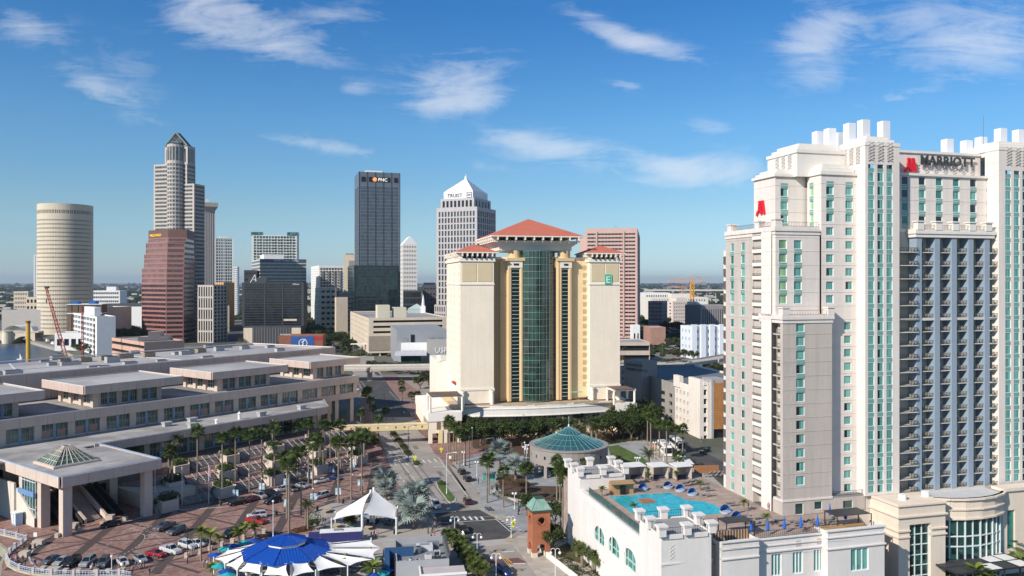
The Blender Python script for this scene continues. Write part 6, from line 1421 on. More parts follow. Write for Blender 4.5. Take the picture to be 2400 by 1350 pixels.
for k in range(len(cj)-1):
 a,c2=JF.P(cj[k][0],cj[k][1]+.0),JF.P(cj[k+1][0],cj[k+1][1]);A,B2=Vector(a),Vector(c2);d=(B2-A).normalized();n_=Vector((d.y,-d.x))
 fj.seg(a,c2,.5,13.0,JZ);fj.seg(a,c2,.95,JZ-.35,JZ);fj.seg(a,c2,.75,13.0,13.35);fj.seg(a,c2,.8,JZ-2.3,JZ-2.05)
 for z0,z1 in zip(nz_,nz_[1:]):
  q=MB();q.quad((*a,z0),(*c2,z0),(*c2,z1),(*a,z1));q.build('glass_pane',mat('lobby_glass',(.012,.045,.042)),J)
 for z in nz_:tj.seg(a,c2,.18,z-.12,z+.12)
 for f in(0,.5,1):o=A.lerp(B2,f);tj.rbox(o+n_*.1,d,.22 if f!=.5 else .12,.3,0,13)
fj.build('curved_fascia',bg_,J);tj.build('window_frame',mat('teal_white_frame',(.62,.72,.72)),J,kind='stuff')
b=MB();pr=[JF.P(*q)for q in cj];b.prism(pr+[JF.P(JL+17.5,9),JF.P(JL,9)],JZ-.9,JZ-.49);b.build('roof',mat('white_roof2',(.56,.56,.57)),J)
b=MB();b.wall(JF.P(JL+17.5,3.4),JF.P(JL+30,3.4),0,JZ+.3,rects=[(1.2,3.2,5,13),],depth=.4);b.build('wall',bg_,J);jbox('cornice',JL+17.3,JL+30,3.0,6,JZ-.2, JZ+.4, bg_);jbox('narrow_window', JL+18.5, JL+21,3.8,4,5,13,teal_open)
jbox('link_floor',-3,JL+30,9.05,13,16.2,JZ-.5,mat('white_roof2',(.56,.56,.57)))
for i,(px,py)in enumerate(((2115,1176),(2169,1168))):
 g0=G(px,py,JZ-.5);t=thing('roof_fan',(g0[0],g0[1],JZ-.5),'%s of two white drum fans on the beige wing roof'%('left-hand','right-hand')[i],'roof fan','drum fans on the beige wing');b=MB();b.cone(g0, .75,.75,JZ-.52,JZ+1.0,16);b.build('drum',white,t);b=MB();b.rbox(g0,JF.u,1.9,1.9,JZ-.52,JZ-.1);b.build('curb',white,t)
t=thing('dark_canopy',(90,139,0),'dark flat slatted canopy with white glazed bays at the bottom right','canopy');CFm=Frame(G(2208,1330,5)[:2],(.965,.262), (-.262, .965))
def cbox(nm,t0,t1,s0,s1,z0,z1,mm):b=MB();b.prism([CFm.P(t0,s0),CFm.P(t1,s0),CFm.P(t1,s1),CFm.P(t0,s1)],z0,z1);b.build(nm,mm,t)
for i in range(5):
 for j in range(3):
  t0=i*3.6;s0=-4+j*3.4
  glazed=(i>=2 and(i+j)%2==0)or(i>=3 and j==1)
  cbox('roof_bay',t0+.12,t0+3.5,s0+.12,s0+3.3,5,5.12,white if glazed else mat('slat_dark',(.05,.05,.055),.6))
for i in range(6):cbox('beam',i*3.6-.06,i*3.6+.12,-4,6.4,4.85,5.2,dark)
for j in range(4):cbox('beam',-.06,18,-4+j*3.4,-3.85+j*3.4,4.86,5.19,dark)
for i in(0,3,5):cbox('post',i*3.6,i*3.6+.2,-3.9,-3.7,0,4.85,dark)
#white pool building
PF=Frame((12.9,182.0),(.238,-.971),(.971,.238))
pw=mat('white_stucco',(.73,.69,.66),.8,.045,.12,.05,streak=.045)
PB=thing('pool_building',(12.9,182,0),'white pool deck building with arched windows and two crenellated corner blocks','building')
DZ=14.5
def pq(u0,u1,v0,v1):return[PF.P(u0,v0),PF.P(u1,v0),PF.P(u1,v1),PF.P(u0,v1)]
def pbox(nm,u0,u1,v0,v1,z0,z1,mm=pw,par=PB):b=MB();b.prism(pq(u0,u1,v0,v1),z0,z1);return b.build(nm,mm,par)
B0=50.7
PFf=Frame(PF.P(B0,0),(.962,.272),(-.238,.971))
def fq(t0,t1,s0,s1):return[PFf.P(t0,s0),PFf.P(t1,s0),PFf.P(t1,s1),PFf.P(t0,s1)]
def fbox(nm,t0,t1,s0,s1,z0,z1,mm=pw,par=PB):b=MB();b.prism(fq(t0,t1,s0,s1),z0,z1);return b.build(nm,mm,par)
wz=DZ-.3
arch_u=[PF.t_at(1417,0),PF.t_at(1437,0),PF.t_at(1475,0)]
AU=[]
for(x0,x1,yt,yb)in((570,645,938,1075),(680,760,1020,1165),(798,888,1110,1265)):
 a,_=K6(x0,0);c,_=K6(x1,0);ua,uc=PF.t_at(a),PF.t_at(c);Ya=PF.P((ua+uc)/2,0)[1];ym=lambda y:K6(0,y)[1]
 AU.append((ua,uc,ZP(ym(yb)-4,PF.P(ua,0)[1]),ZP(ym(yt)+10,Ya)))
b=MB();b.wall(PF.P(0,0),PF.P(B0,0),0,wz,rects=[(a,c,z0,z1)for a,c,z0,z1 in AU],depth=.4);b.build('side_wall',pw,PB)
for a,c,z0,z1 in AU:
 w=c-a;h=z1-z0;r=w/2;hs=h-r*.75
 wb=MB();wb.quad((*PF.P(a,.3),z0),(*PF.P(c,.3),z0),(*PF.P(c,.3),z1),(*PF.P(a,.3),z1));wb.build('arched_window',teal_open,PB)
 k=MB()
 for f in(0,.3,.7,1):u_=a+w*f;k.prism(pq(u_-.07,u_+.07,.12,.28),z0,z1)
 for f in(0,.36,hs/h):k.prism(pq(a,c,.12,.27),z0+h*f,z0+h*f+.13)
 k.build('window_frame',mat('mint_frame',(.42,.62,.58),.5),PB,kind='stuff')
 n=10;cu=(a+c)/2;zc=z0+hs
 for sgn in(-1,1):
  q=MB();pts=[(*PF.P(cu+sgn*r,.05),z1+.01),(*PF.P(cu,.05),z1+.01)]+[(*PF.P(cu+sgn*r*math.sin(PI/2*i/n),.05),zc+r*.75*math.cos(PI/2*i/n))for i in range(n+1)]
  for i in range(n):q.poly([pts[0],pts[2+i],pts[3+i]]if sgn>0 else[pts[0],pts[3+i],pts[2+i]]);
  q.build('arch_spandrel',pw,PB)
for z in(wz-.9,wz-.35):pbox('string_course',-.1,B0,-.14,0.02,z,z+.16)
for u_ in(8.2,13.2,20.5,27.6,34.6,41.5):pbox('pilaster',u_,u_+.35,-.14,.02,2,wz-1.0)
for u_ in(5.2,11.5,18.2,25.2,32,39):pbox('wall_panel',u_,u_+1.5,-.06,.02,wz-3.6,wz-1.8)
b=MB();b.prism([PF.P(.2,.45),PF.P(B0-2.2,.45),PFf.P(1,2.2),PFf.P(42.5,2.2),MF.P(16,-.2),MF.P(0,0),MF.P(0,34),PF.P(-5,36),PF.P(-5,.4)],0,DZ-.02);
deckm=mat('pool_deck',(.40,.31,.26),.85,.12,.3,.1,4,alt=(.33,.25,.215),altscale=.5)
b.build('deck',deckm,PB)
jb=MB()
for i in range(22):jb.seg(PF.P(2+i*2.3,9),PF.P(2+i*2.3,36),.05,DZ,DZ+.006)
jb.build('deck_joint',mat('joint_dark',(.24,.19,.16),.9),PB,kind='stuff')
def parapet(poly,z0,z1,rail=True,n=None):
 for i in range(len(poly)):
  P,Q=Vector(poly[i]),Vector(poly[(i+1)%len(poly)]);d=(Q-P);L=d.length;d/=L;k=max(1,round(L/6.0))if n is None else n[i]
  for j in range(k):
   o=P+d*L*j/k;q=MB();q.rbox(o,d,1.25,1.25,z0,z1);q.rbox(o,d,1.55,1.55,z1-.25,z1);q.rbox(o,d,1.75,1.75,z1,z1+.28);q.build('parapet_pier',pw,PB)
   a=o+d*.7;c=P+d*L*(j+1)/k-d*.7;q=MB();q.seg(a,c,.35,z0-.6,z0+.15,off=-.17);q.build('parapet_wall',pw,PB)
   railing(a,c,z0+.15,1.2,PB,step=.45)
def cblock(u0,u1,v0,v1,zr,zt):
 ps=pq(u0,u1,v0,v1);b=MB();b.prism(ps,0,zr);b.build('corner_block',pw,PB)
 b=MB();b.prism([Vector(p)for p in grow([Vector(q)for q in(ps[0],ps[1],ps[2],ps[3])],-.4)],zr,zr+.02);b.build('block_roof',roofgrey,PB)
 parapet(ps,zr,zt,n=[2,2,2,2])
cblock(-.1,8.6,-.12,10.4,17.6,19.2)
tcn=PF.t_at(1500,0);cblock(tcn,B0+.12,-.12,PFf.loc(PF.P(B0,0))[0]+9.0,17.6,19.2)
for(x,zz)in((1152,0),(1235,0),(1355,0)):
 px=K6(x,0)[0];t_=PFf.t_at(px,-.15);w=.9
 b=MB()
 for i in range(4):b.tube((*PFf.P(t_,-.2),13.6+i*.62),(*PFf.P(t_+w,-.2),14.2+i*.62),.06,4);b.tube((*PFf.P(t_+w,-.2),13.6+i*.62),(*PFf.P(t_,-.2),14.2+i*.62), .06, 4)
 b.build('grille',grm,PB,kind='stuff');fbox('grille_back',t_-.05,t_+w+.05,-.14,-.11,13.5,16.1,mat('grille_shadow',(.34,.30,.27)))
for z in(12.7,12.35):fbox('string_course',-.2,9.3,-.16-(z>12.5)*.12,0,z,z+.28)
b=MB();p0,p1=K6(705,0)[0],K6(872,0)[0];q0=G(*K6(700,722),DZ);q1=G(*K6(872,712),DZ);b.prism([q0[:2],q1[:2],(q1[0]-.3,q1[1]+2),(q0[0]-.3,q0[1]+2)],DZ,DZ+2.3);b.build('timber_room', mat('timber_tan', (.42,.26,.13),.7,.15,.8),PB)
b=MB();b.prism([(q0[0]-.3,q0[1]-1.2),(q1[0]+.2,q1[1]-1.2),(q1[0],q1[1]+2),(q0[0],q0[1]+2)],DZ+2.35,DZ+2.5);b.build('timber_canopy',mat('timber_tan',(.42, .26, .13)), PB)
b=MB();b.prism([(q0[0]+1.9,q0[1]-.05),(q0[0]+3.1,q0[1]-.05),(q0[0]+3.1,q0[1]),(q0[0]+1.9,q0[1])],DZ,DZ+1.9);b.build('doorway',mat('near_black',(.008,.009, .012)), PB)
zf=13.9
for(px0,px1,s0,zt_)in((1690,1779,.3,15.3),(1779,1940,1.6,14.7),(1940,2073,-.2,15.6)):
 t0,t1=PFf.t_at(px0,s0),PFf.t_at(px1,s0);rs=[]
 wins={1690:(),1779:((1866,1881),(1906,1929)),1940:((1994,2036),)}[px0]
 rs=[(PFf.t_at(a,s0)-t0,PFf.t_at(c,s0)-t0,8.0,12.0)for a,c in wins]if px0!=1779 else[(PFf.t_at(a,s0)-t0,PFf.t_at(c,s0)-t0,8.0,11.9)for a,c in((1808,1832), (1858, 1882), (1907, 1930))]
 b=MB();b.wall(PFf.P(t0,s0),PFf.P(t1,s0),0,zt_,rects=rs,depth=.35);b.wall(PFf.P(t1,s0),PFf.P(t1,s0+4),0,zt_);b.wall(PFf.P(t0,s0+3),PFf.P(t0,s0),0,zt_);b.build('front_wall', pw, PB)
 for r in rs:inst('bay_window',winmesh(r[1]-r[0],r[3]-r[2],3,1,teal_full,whitem,.14),PB,(*PFf.P(t0+r[0],s0+.1),r[2]),ang(PFf.u))
 for z,o in((zt_-.05,.28),(zt_-1.25,.2),(12.35,.25)):fbox('cornice',t0-(o if px0==1940 else 0),t1+(o if px0==1940 else 0),s0-o,s0+.5,z,z+.22)
 if px0==1779:
  railing(PFf.P(t0,s0+.2),PFf.P(t1,s0+.2),zt_+.15,1.25,PB,step=.4)
  for px in(1871,1920):fbox('louvre',PFf.t_at(px,s0)-.5,PFf.t_at(px,s0)+.5,s0-.06,s0,12.9,13.9,mat('louvre_grey',(.45,.42,.40),.7))
 if px0==1690:
  for i in range(26):fbox('fence_board',t0+i*(t1-t0)/26,t0+(i+.8)*(t1-t0)/26,s0+3.2,s0+3.3,DZ,DZ+1.7,mat('board_dark',(.15,.07,.045),.7)if i%2 else mat('board_pale', (.50, .38, .26), .7))
 if px0==1940:fbox('planter_box',t0+.4,t0+5,s0+.8,s0+3,zt_-.6,zt_+.05,mat('timber_tan',(.42,.26,.13)))
ua,ub=PF.t_at(1381,.5),PF.t_at(1500,.5);n=12
for i in range(n):
 a,c=PF.P(ua+(ub-ua)*i/n,.5),PF.P(ua+(ub-ua)*(i+.93)/n,.5);b=MB();b.seg(a,c,.05,DZ+.1,DZ+1.6);b.build('glass_panel',mat('balustrade_glass',(.06,.12,.115), .1, .2, .5, spec=.8), PB);railing(a, c, DZ, 1.7,PB,nm='railing',step=3)
pbox('wall_coping',8,B0,-.05,.9,wz,DZ+.12)
waterp=mat('pool_water',(.02,.36,.44),.08,.2,.5,.8,1.3,spec=.6,alt=(.05,.48,.52),altscale=1.1)
pp=[G(*K6(*q),DZ)[:2]for q in((680,738),(1150,708),(1285,768),(1400,775),(1500,800),(1552,845),(1535,870),(1420,880),(1180,905),(905,900))]
pl_=thing('swimming_pool',(pp[0][0],pp[0][1],DZ),'turquoise swimming pool on the deck with a brown island in the middle','pool');cen=Vector((sum(p[0]for p in pp)/10, sum(p[1]for p in pp)/10))
b=MB();b.prism([cen+(Vector(p)-cen)*1.05 for p in pp],DZ-.02,DZ+.03);b.build('coping',mat('pool_coping',(.42,.30,.24),.8,.08),pl_);b=MB();b.prism(pp,DZ-.02, DZ+.05);b.build('water', waterp, pl_)
q=[G(*K6(*c),DZ)[:2]for c in((905,765),(1000,762),(1042,785),(940,792))];b=MB();b.prism(q,DZ,DZ+.35);b.build('island',mat('timber_island',(.36,.16,.09), .7, .1), pl_)
loung=mat('lounger_grey',(.22,.20,.195),.8,.1);lb=MB();lb.box(0,0,.25,1.3,.62,.33);lb.box(.1,.03,0,.16,.6,.25);lb.box(1.2,.03,0,1.26,.6,.25);lme=meshof(lb, 'frame', loung)
bk=MB();bk.quad((1.3,0,.33),(1.9,0,.75),(1.9,.62,.75),(1.3,.62,.33));bk.quad((1.3,.62,.27),(1.9,.62,.69),(1.9,0,.69),(1.3,0,.27));bme=meshof(bk,'backrest', loung)
lcount=[]
def lounger(x,y,k=K6,rz=None,z=DZ):
 g0=G(*k(x,y),z);t=thing('sun_lounger',(g0[0],g0[1],z+.03),None,'lounger','sun loungers on the pool deck');inst('frame',lme,t,(g0[0],g0[1],z+.03));inst('backrest', bme, t, (g0[0], g0[1], z+.03));t.rotation_euler.z=ang(PFf.u)+(rz or 0);lcount.append((k(x,y),t))
for x,y in((1250,640),(1290,632),(1330,625),(1265,660),(1305,652),(1345,645),(1385,650),(1420,575),(1455,570),(1490,568),(1525,565),(1430,595),(1470,592), (1510, 588), (1400, 735), (1440, 740), (1400,690),(1430,700),(1045,668),(1075,672),(1105,676),(1590,800),(1620,815),(1600,880),(1640,870),(1575,905),(1700,900),(1690,935),(930,600),(960,612)):lounger(x, y)
for x,y in((90,555),(130,548),(35,560),(150,580),(200,590),(250,600),(240,545),(280,575),(520,572),(560,580),(600,570),(640,560),(560,600),(680,575),(700, 590), (790, 560), (820, 572), (760, 600), (10,520),(30,535),(850,590),(400,560),(430,600)):lounger(x,y,K7)
lcount.sort(key=lambda q:(round(q[0][1]/14),q[0][0]))
rowi={}
for(p,t)in lcount:
 r=round(p[1]/14);rowi.setdefault(r,[]).append(t)
rk=sorted(rowi)
for ri,r in enumerate(rk):
 for ci,t in enumerate(rowi[r]):t['label']='grey sun lounger, %s from left, %s row from the deck rear'%(ORD[ci],ORD[ri])
db=MB();n=10
for i in range(n):
 for j in range(4):
  def sp_(i_,j_):th=PI*i_/n;ph=PI/2*j_/4*1.35;return(math.cos(th)*math.cos(ph*.74),math.sin(th)*math.cos(ph*.74)*1.0,.35+1.15*math.sin(ph*.74))
  db.quad(sp_(i,j),sp_(i+1,j),sp_(i+1,j+1),sp_(i,j+1),0)
dme=meshof(db,'hood',mat('daybed_blue',(.02,.13,.42),.6,.1),True);ds=MB();ds.cone((0,0),1.05,1.05,0,.38,16);dse=meshof(ds,'seat',mat('daybed_cushion',(.35, .42, .50), .8))
for i,(k,x,y,rz)in enumerate(((K6,1138,665,0),(K6,1232,688,10),(K6,945,680,-10),(K6,1325,718,20),(K6,1578,850,10),(K6,1668,905,0),(K7,5,482,0))):
 g0=G(*k(x,y+8),DZ);t=thing('daybed',(g0[0],g0[1],DZ+.03),'round blue hooded daybed, %s'%['middle one behind the pool','right of the middle one behind the pool', 'beside the timber room', 'right rear corner of the pool','beside the round end of the pool','nearest the pergola at the front','by the tower wall base'][i],'daybed','blue hooded daybeds');inst('seat', dse, t, (g0[0], g0[1], DZ+.03));inst('hood',dme,t,(g0[0],g0[1],DZ+.03));t.rotation_euler.z=R(rz)
for i,(x,w)in enumerate(((845,110),(1025,135),(1207,140))):
 p0=G(*K6(x,612),DZ);t=thing('cabana',(p0[0],p0[1],DZ),'white roofed poolside cabana, %s of three'%('left-hand','middle','right-hand')[i],'cabana','poolside cabanas');L=3.8
 U=PFf.u;V=PFf.v;o=Vector(p0[:2]);P=lambda a,c:o+U*a+V*c
 b=MB();b.prism([P(-.2,-.2),P(L+.2,-.2),P(L+.2,L),P(-.2,L)],DZ+3.0,DZ+3.2);b.build('roof',white,t)
 for a in(0,L-.1):
  for k in range(12):b=MB();b.prism([P(a,0),P(a+.1,0),P(a+.1,L-.3),P(a,L-.3)],DZ+.1+k*.24,DZ+.26+k*.24);b.build('side_slat',mat('cabana_slat',(.60,.52, .46), .8), t)
 b=MB();b.prism([P(.6,1),P(L-.6,1),P(L-.6,2.6),P(.6,2.6)],DZ,DZ+.5);b.build('bench',mat('navy_cushion',(.03,.05,.11),.8),t)
 b=MB();b.prism([P(0,L-.3),P(L,L-.3),P(L,L-.2),P(0,L-.2)],DZ,DZ+3);b.build('back_wall',mat('cabana_slat',(.60,.52,.46)),t)
p0=G(*K6(1355,575),DZ);p1=G(*K6(1545,572),DZ);t=thing('timber_screen',(p0[0],p0[1],DZ),'warm brown timber screen wall at the back of the pool deck','screen');b=MB();b.seg((p0[0], p0[1]+2), (p1[0], p1[1]+2),.3,DZ,DZ+1.9)
for k in range(5):
 q=MB();q.seg((p0[0],p0[1]+2),(p1[0],p1[1]+2),.14,DZ+.1+k*.37,DZ+.43+k*.37);q.build('board',mat('timber_warm',(.36,.17,.08),.7,.15,.8),t)
pc=MB();pc.cone((0,0),.34,.05,1.0,3.0,10);pc.cone((0,0),.22,.34,.8,1.0,10);pce=meshof(pc,'folded_canopy',mat('parasol_blue',(.015,.12,.48),.7,.08));pp_=MB();pp_.cone((0, 0), .04, .04, 0, 3.15, 6);pp_.cone((0,0),.35,.35,0,.1,10);ppe=meshof(pp_,'pole',steel)
for i,(x,y)in enumerate(((208,665),(342,665),(474,650),(607,638),(741,628),(966,570),(840,535))):
 g0=G(*K7(x,y),DZ);t=thing('parasol',(g0[0],g0[1],DZ+.02),'closed bright blue parasol, %s'%['leftmost beside the small dark pergola','second from the left along the front rail', 'third from the left along the front rail','fourth from the left along the front rail','fifth from the left along the front rail','under the edge of the large pergola','rearmost against the taupe wall'][i], 'parasol', 'closed blue parasols');inst('folded_canopy',pce,t,g0);inst('pole',ppe,t,g0)
for i,(cn,zz)in enumerate(((((898,640),(1180,640),(1090,600),(920,600)),2.8),(((10,690),(235,690),(210,640),(20,640)),2.6))):
 x0,y0=cn[0];g0=G(*K7(x0,y0),DZ);L=(7.4,5.6)[i];W_=(3.6,3)[i];t=thing('pergola',(g0[0],g0[1],DZ),('large dark metal pergola over the front right corner of the deck', 'small dark metal pergola beside the striped fence')[i],'pergola');o=Vector(g0[:2]);P=lambda a,c:o+PFf.u*a+PFf.v*c
 for a in(0,L):
  for c in(0,W_):b=MB();b.rbox(P(a,c),PFf.u,.14,.14,DZ,DZ+zz);b.build('post',dark,t)
 n=18
 for k in range(n):b=MB();b.prism([P(-.2+L*k/n,-.2),P(-.2+L*(k+.8)/n,-.2),P(-.2+L*(k+.8)/n,W_+.2),P(-.2+L*k/n,W_+.2)],DZ+zz,DZ+zz+.1);b.build('slat',dark, t)
 b=MB();b.prism([P(1,.6),P(L-1,.6),P(L-1,1.8),P(1,1.8)],DZ,DZ+.75);b.build('bench',mat('timber_tan',(.42,.26,.13)),t)
#round pavilion with the glass cone roof
YD=252;cD=Vector((XP(1333,YD),YD));rD=12.3;D=thing('round_pavilion',(cD.x,cD.y,0),'round grey pavilion with a teal glass conical roof and columns','pavilion')
pst=mat('pavilion_stone',(.30,.265,.25),.8,.08,.2);n=40;b=MB();wd_=MB()
for i in range(n):
 a0,a1=2*PI*i/n,2*PI*(i+1)/n;p,q=(cD.x+rD*math.cos(a0),cD.y+rD*math.sin(a0)),(cD.x+rD*math.cos(a1),cD.y+rD*math.sin(a1));L=(Vector(q)-Vector(p)).length
 b.wall(p,q,3.7,8.6,rects=[(L*.3,L*.7,5.6,6.6)]if i%2 else(),depth=.3)if i%2 else b.wall(p,q,3.7,8.6)
 if i%2:k=MB();k.cone(((p[0]+q[0])/2*1-0,(p[1]+q[1])/2),.01,.01,6,6.01,3)
b.build('drum',pst,D);b=MB();b.cone(cD,rD-.35,rD-.35,3.9,8.0,32,caps=False);b.cone(cD,rD-3.2,rD-3.2,.1,3.7,24);b.build('inner_glass',glass_green,D)
b=MB();b.cone(cD,rD,rD-.4,3.69,3.72,32);b.cone(cD,rD+.25,rD+.25,8.3,8.75,40);b.build('rim',pst,D)
for i in range(16):a=2*PI*i/16+.1;k=MB();k.rbox((cD.x+(rD-.4)*math.cos(a),cD.y+(rD-.4)*math.sin(a)),(math.cos(a),math.sin(a)),.9,1.1,.1,3.8);k.build('column', pst, D)
NS=32;tg=mat('teal_roof_glass',(.035,.10,.115),.12,.15,.4,spec=.8);ribs=mat('teal_rib',(.20,.46,.46),.4,.05)
prof=[(rD-.6,8.5),(3.6,11.9),(3.6,12.2),(.15,14.2)]
fr_=MB()
for s_ in range(NS):
 a0,a1=2*PI*s_/NS,2*PI*(s_+1)/NS
 for(r0,z0),(r1,z1)in((prof[0],prof[1]),(prof[2],prof[3])):
  k=MB();k.quad((cD.x+r0*math.cos(a0),cD.y+r0*math.sin(a0),z0),(cD.x+r0*math.cos(a1),cD.y+r0*math.sin(a1),z0),(cD.x+r1*math.cos(a1),cD.y+r1*math.sin(a1), z1), (cD.x+r1*math.cos(a0), cD.y+r1*math.sin(a0),z1));k.build('glass_panel',tg,D)
 fr_.tube((cD.x+prof[0][0]*math.cos(a0),cD.y+prof[0][0]*math.sin(a0),8.58),(cD.x+3.6*math.cos(a0),cD.y+3.6*math.sin(a0),12.0),.055,4)
 if s_%2==0:fr_.tube((cD.x+3.6*math.cos(a0),cD.y+3.6*math.sin(a0),12.28),(cD.x,cD.y,14.3),.05,4)
 for r,z,rr in((3.6,12.05,.13),(6.5,10.95,.04),(9.2,9.72,.04),(11.6,8.6,.1)):fr_.tube((cD.x+r*math.cos(a0),cD.y+r*math.sin(a0),z+.02),(cD.x+r*math.cos(a1), cD.y+r*math.sin(a1), z+.02), rr, 4)
fr_.build('roof_ribs',ribs,D,kind='stuff');b=MB();b.cone(cD,.25,.2,14.1,14.9,8);b.tube((*cD,14.5),(*cD,17.5),.05,4);b.build('finial',white,D)
#brick clock tower
YT=173.8;TF=Frame(G(*K6(93,1215))[:2],(.965,.262),(-.262,.965));T=thing('brick_tower',(*TF.P(0,0),.125),'square red brick tower with arches, round opening and green copper roof', 'tower')
def tq(a0,a1,c0,c1):return[TF.P(a0,c0),TF.P(a1,c0),TF.P(a1,c1),TF.P(a0,c1)]
tb=mat('tower_brick',(.38,.135,.07),.85,.12,.5,.15,9);S_=4.0;zt=10.0
def archwall(P,Q,th=.5):
 P=Vector(P);Q=Vector(Q);L=(Q-P).length;d=(Q-P)/L;n_=Vector((-d.y,d.x))*th;b=MB();m=12
 def V(x,z,back=False):o=P+d*x+(n_ if back else Vector((0,0)));return(o.x,o.y,z)
 w=L*.46;c=L/2;zs=2.2;r=w/2;za=zs+r*.8
 for back in(False,True):
  def add(pts):b.poly([V(x,z,back)for x,z in(pts if not back else pts[::-1])])
  add([(0,1.1),(c-r,1.1),(c-r,zs),(0,zs)]);add([(c+r,1.1),(L,1.1),(L,zs),(c+r,zs)])
  A=[(c-r*math.cos(PI*i/m),zs+r*.8*math.sin(PI*i/m))for i in range(m+1)]
  for i in range(m):x0,x1=(0 if i==0 else A[i][0]),(L if i==m-1 else A[i+1][0]);add([A[i],A[i+1],(x1,za+.2),(x0,za+.2)]if 0<i<m-1 else([(0,zs),A[0],A[1], (A[1][0], za+.2), (0, za+.2)]if i==0 else[A[i],A[m],(L,zs),(L,za+.2),(A[i][0],za+.2)]))
  zc=7.9;R0=.85;M_=16;add([(0,za+.2),(L,za+.2),(L,zc-1.2),(0,zc-1.2)]);add([(0,zc+1.2),(L,zc+1.2),(L,zt),(0,zt)])
  add([(0,zc-1.2),(c-1.2,zc-1.2),(c-1.2,zc+1.2),(0,zc+1.2)]);add([(c+1.2,zc-1.2),(L,zc-1.2),(L,zc+1.2),(c+1.2,zc+1.2)])
  for i in range(M_):
   a0,a1=2*PI*i/M_,2*PI*(i+1)/M_
   def sqp(a):k_=1.2/max(abs(math.cos(a)),abs(math.sin(a)));return(c+k_*math.cos(a),zc+k_*math.sin(a))
   add([(c+R0*math.cos(a0),zc+R0*math.sin(a0)),sqp(a0),sqp(a1),(c+R0*math.cos(a1),zc+R0*math.sin(a1))])
 for i in range(M_):a0,a1=2*PI*i/M_,2*PI*(i+1)/M_;b.quad(V(c+R0*math.cos(a0),zc+R0*math.sin(a0)),V(c+R0*math.cos(a1),zc+R0*math.sin(a1)),V(c+R0*math.cos(a1), zc+R0*math.sin(a1), True), V(c+R0*math.cos(a0),zc+R0*math.sin(a0),True))
 for i in range(m):b.quad(V(*A[i]),V(*A[i],True),V(*A[i+1],True),V(*A[i+1]))
 for x in(c-r,c+r):b.quad(V(x,1.1),V(x,1.1,True),V(x,zs,True),V(x,zs))
 b.build('brick_wall',tb,T)
 k=MB()
 for i in range(M_):a0,a1=2*PI*i/M_,2*PI*(i+1)/M_;o=-n_*.08;f=lambda a,rr:(*(P+d*(c+rr*math.cos(a))+o),zc+rr*math.sin(a));k.quad(f(a0,R0),f(a0,R0+.25), f(a1, R0+.25), f(a1, R0))
 k.build('brick_ring',mat('ring_brick',(.30,.11,.055),.85,.1),T)
cs4=tq(0,S_,0,S_)
for i in range(4):archwall(cs4[i],cs4[(i+1)%4])
for a in(0,S_-1.15):
 for c in(0,S_-1.15):b=MB();b.prism(tq(a-.03,a+1.15,c-.03,c+1.15),.12,1.1);b.build('pier_base',mat('limestone',(.66,.58,.47),.85),T)
b=MB();b.prism(tq(-.35,S_+.35,-.35,S_+.35),zt,zt+.35);b.build('cornice',mat('green_cornice',(.045,.075,.06),.6),T)
cop=mat('copper_green',(.19,.33,.27),.6,.10,.6,alt=(.25,.38,.32),altscale=.8);z0,z1=zt+.35,zt+2.6;lo=tq(-.3,S_+.3,-.3,S_+.3);hi=tq(1.15,S_-1.15,1.15,S_-1.15)
for i in range(4):
 j=(i+1)%4;b=MB();b.quad((*lo[i],z0),(*lo[j],z0),(*hi[j],z1),(*hi[i],z1));b.build('roof_slope',cop,T)
 for k in range(6):A,B2=Vector(lo[i]).lerp(Vector(lo[j]),k/5),Vector(hi[i]).lerp(Vector(hi[j]),k/5);b=MB();b.tube((*A,z0+.02),(*B2,z1+.02),.05,4);b.build('roof_seam', cop, T)
b=MB();b.prism(tq(.95,S_-.95,.95,S_-.95),z1-.02,z1+.12);b.build('roof_cap',mat('green_cornice',(.045,.075,.06)),T)
#garages at right centre
NF=Frame((72.3,304),(.98,.2),(-.2,.98));N_=thing('white_garage',(*NF.P(0,0),0),'white concrete parking garage with slotted openings and a timber slat panel', 'parking garage')
gw=mat('garage_white',(.76,.69,.62),.85,.06,.12,streak=.08);gdk=mat('garage_dark',(.012,.012,.012));gg=mat('garage_shade_grey',(.33,.305,.28),.85,.08,.12,streak=.1)  # gg: shade of the far wall and stair tower put into the grey
def nbox(nm,t0,t1,s0,s1,z0,z1,mm):b=MB();b.prism([NF.P(t0,s0),NF.P(t1,s0),NF.P(t1,s1),NF.P(t0,s1)],z0,z1);return b.build(nm,mm,N_)
S0,S1,S2,S3,S4=0,NF.s_at(1617),NF.s_at(1595),NF.s_at(1582),NF.s_at(1452)
def nwall(nm,sa,sb,z1,rects,mm):b=MB();b.wall(NF.P(0,sa),NF.P(0,sb),0,z1,rects=rects,depth=.7);return b.build(nm,mm,N_)
L_=S3-S1;nwall('side_wall',S3,S1,19.2,[(u0,u0+1.7,z,z+1.7)for u0 in(1.2,4.6,8.2,11.8)if u0+2<L_ for z in(3.4,7.0,10.6,14.2)],gw)
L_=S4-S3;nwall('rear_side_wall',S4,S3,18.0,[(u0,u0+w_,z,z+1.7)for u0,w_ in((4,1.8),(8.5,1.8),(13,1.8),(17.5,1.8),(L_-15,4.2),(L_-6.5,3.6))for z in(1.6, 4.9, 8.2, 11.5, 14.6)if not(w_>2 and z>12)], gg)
nbox('front_pier',-.6,1.0,S0,S1,0,22.5,gw);nbox('raised_pier',-.5,1.2,S2,S3+.4,17,21.6,gw);nbox('core',.75,16,S0+.9,S4,0,16.6,gdk)
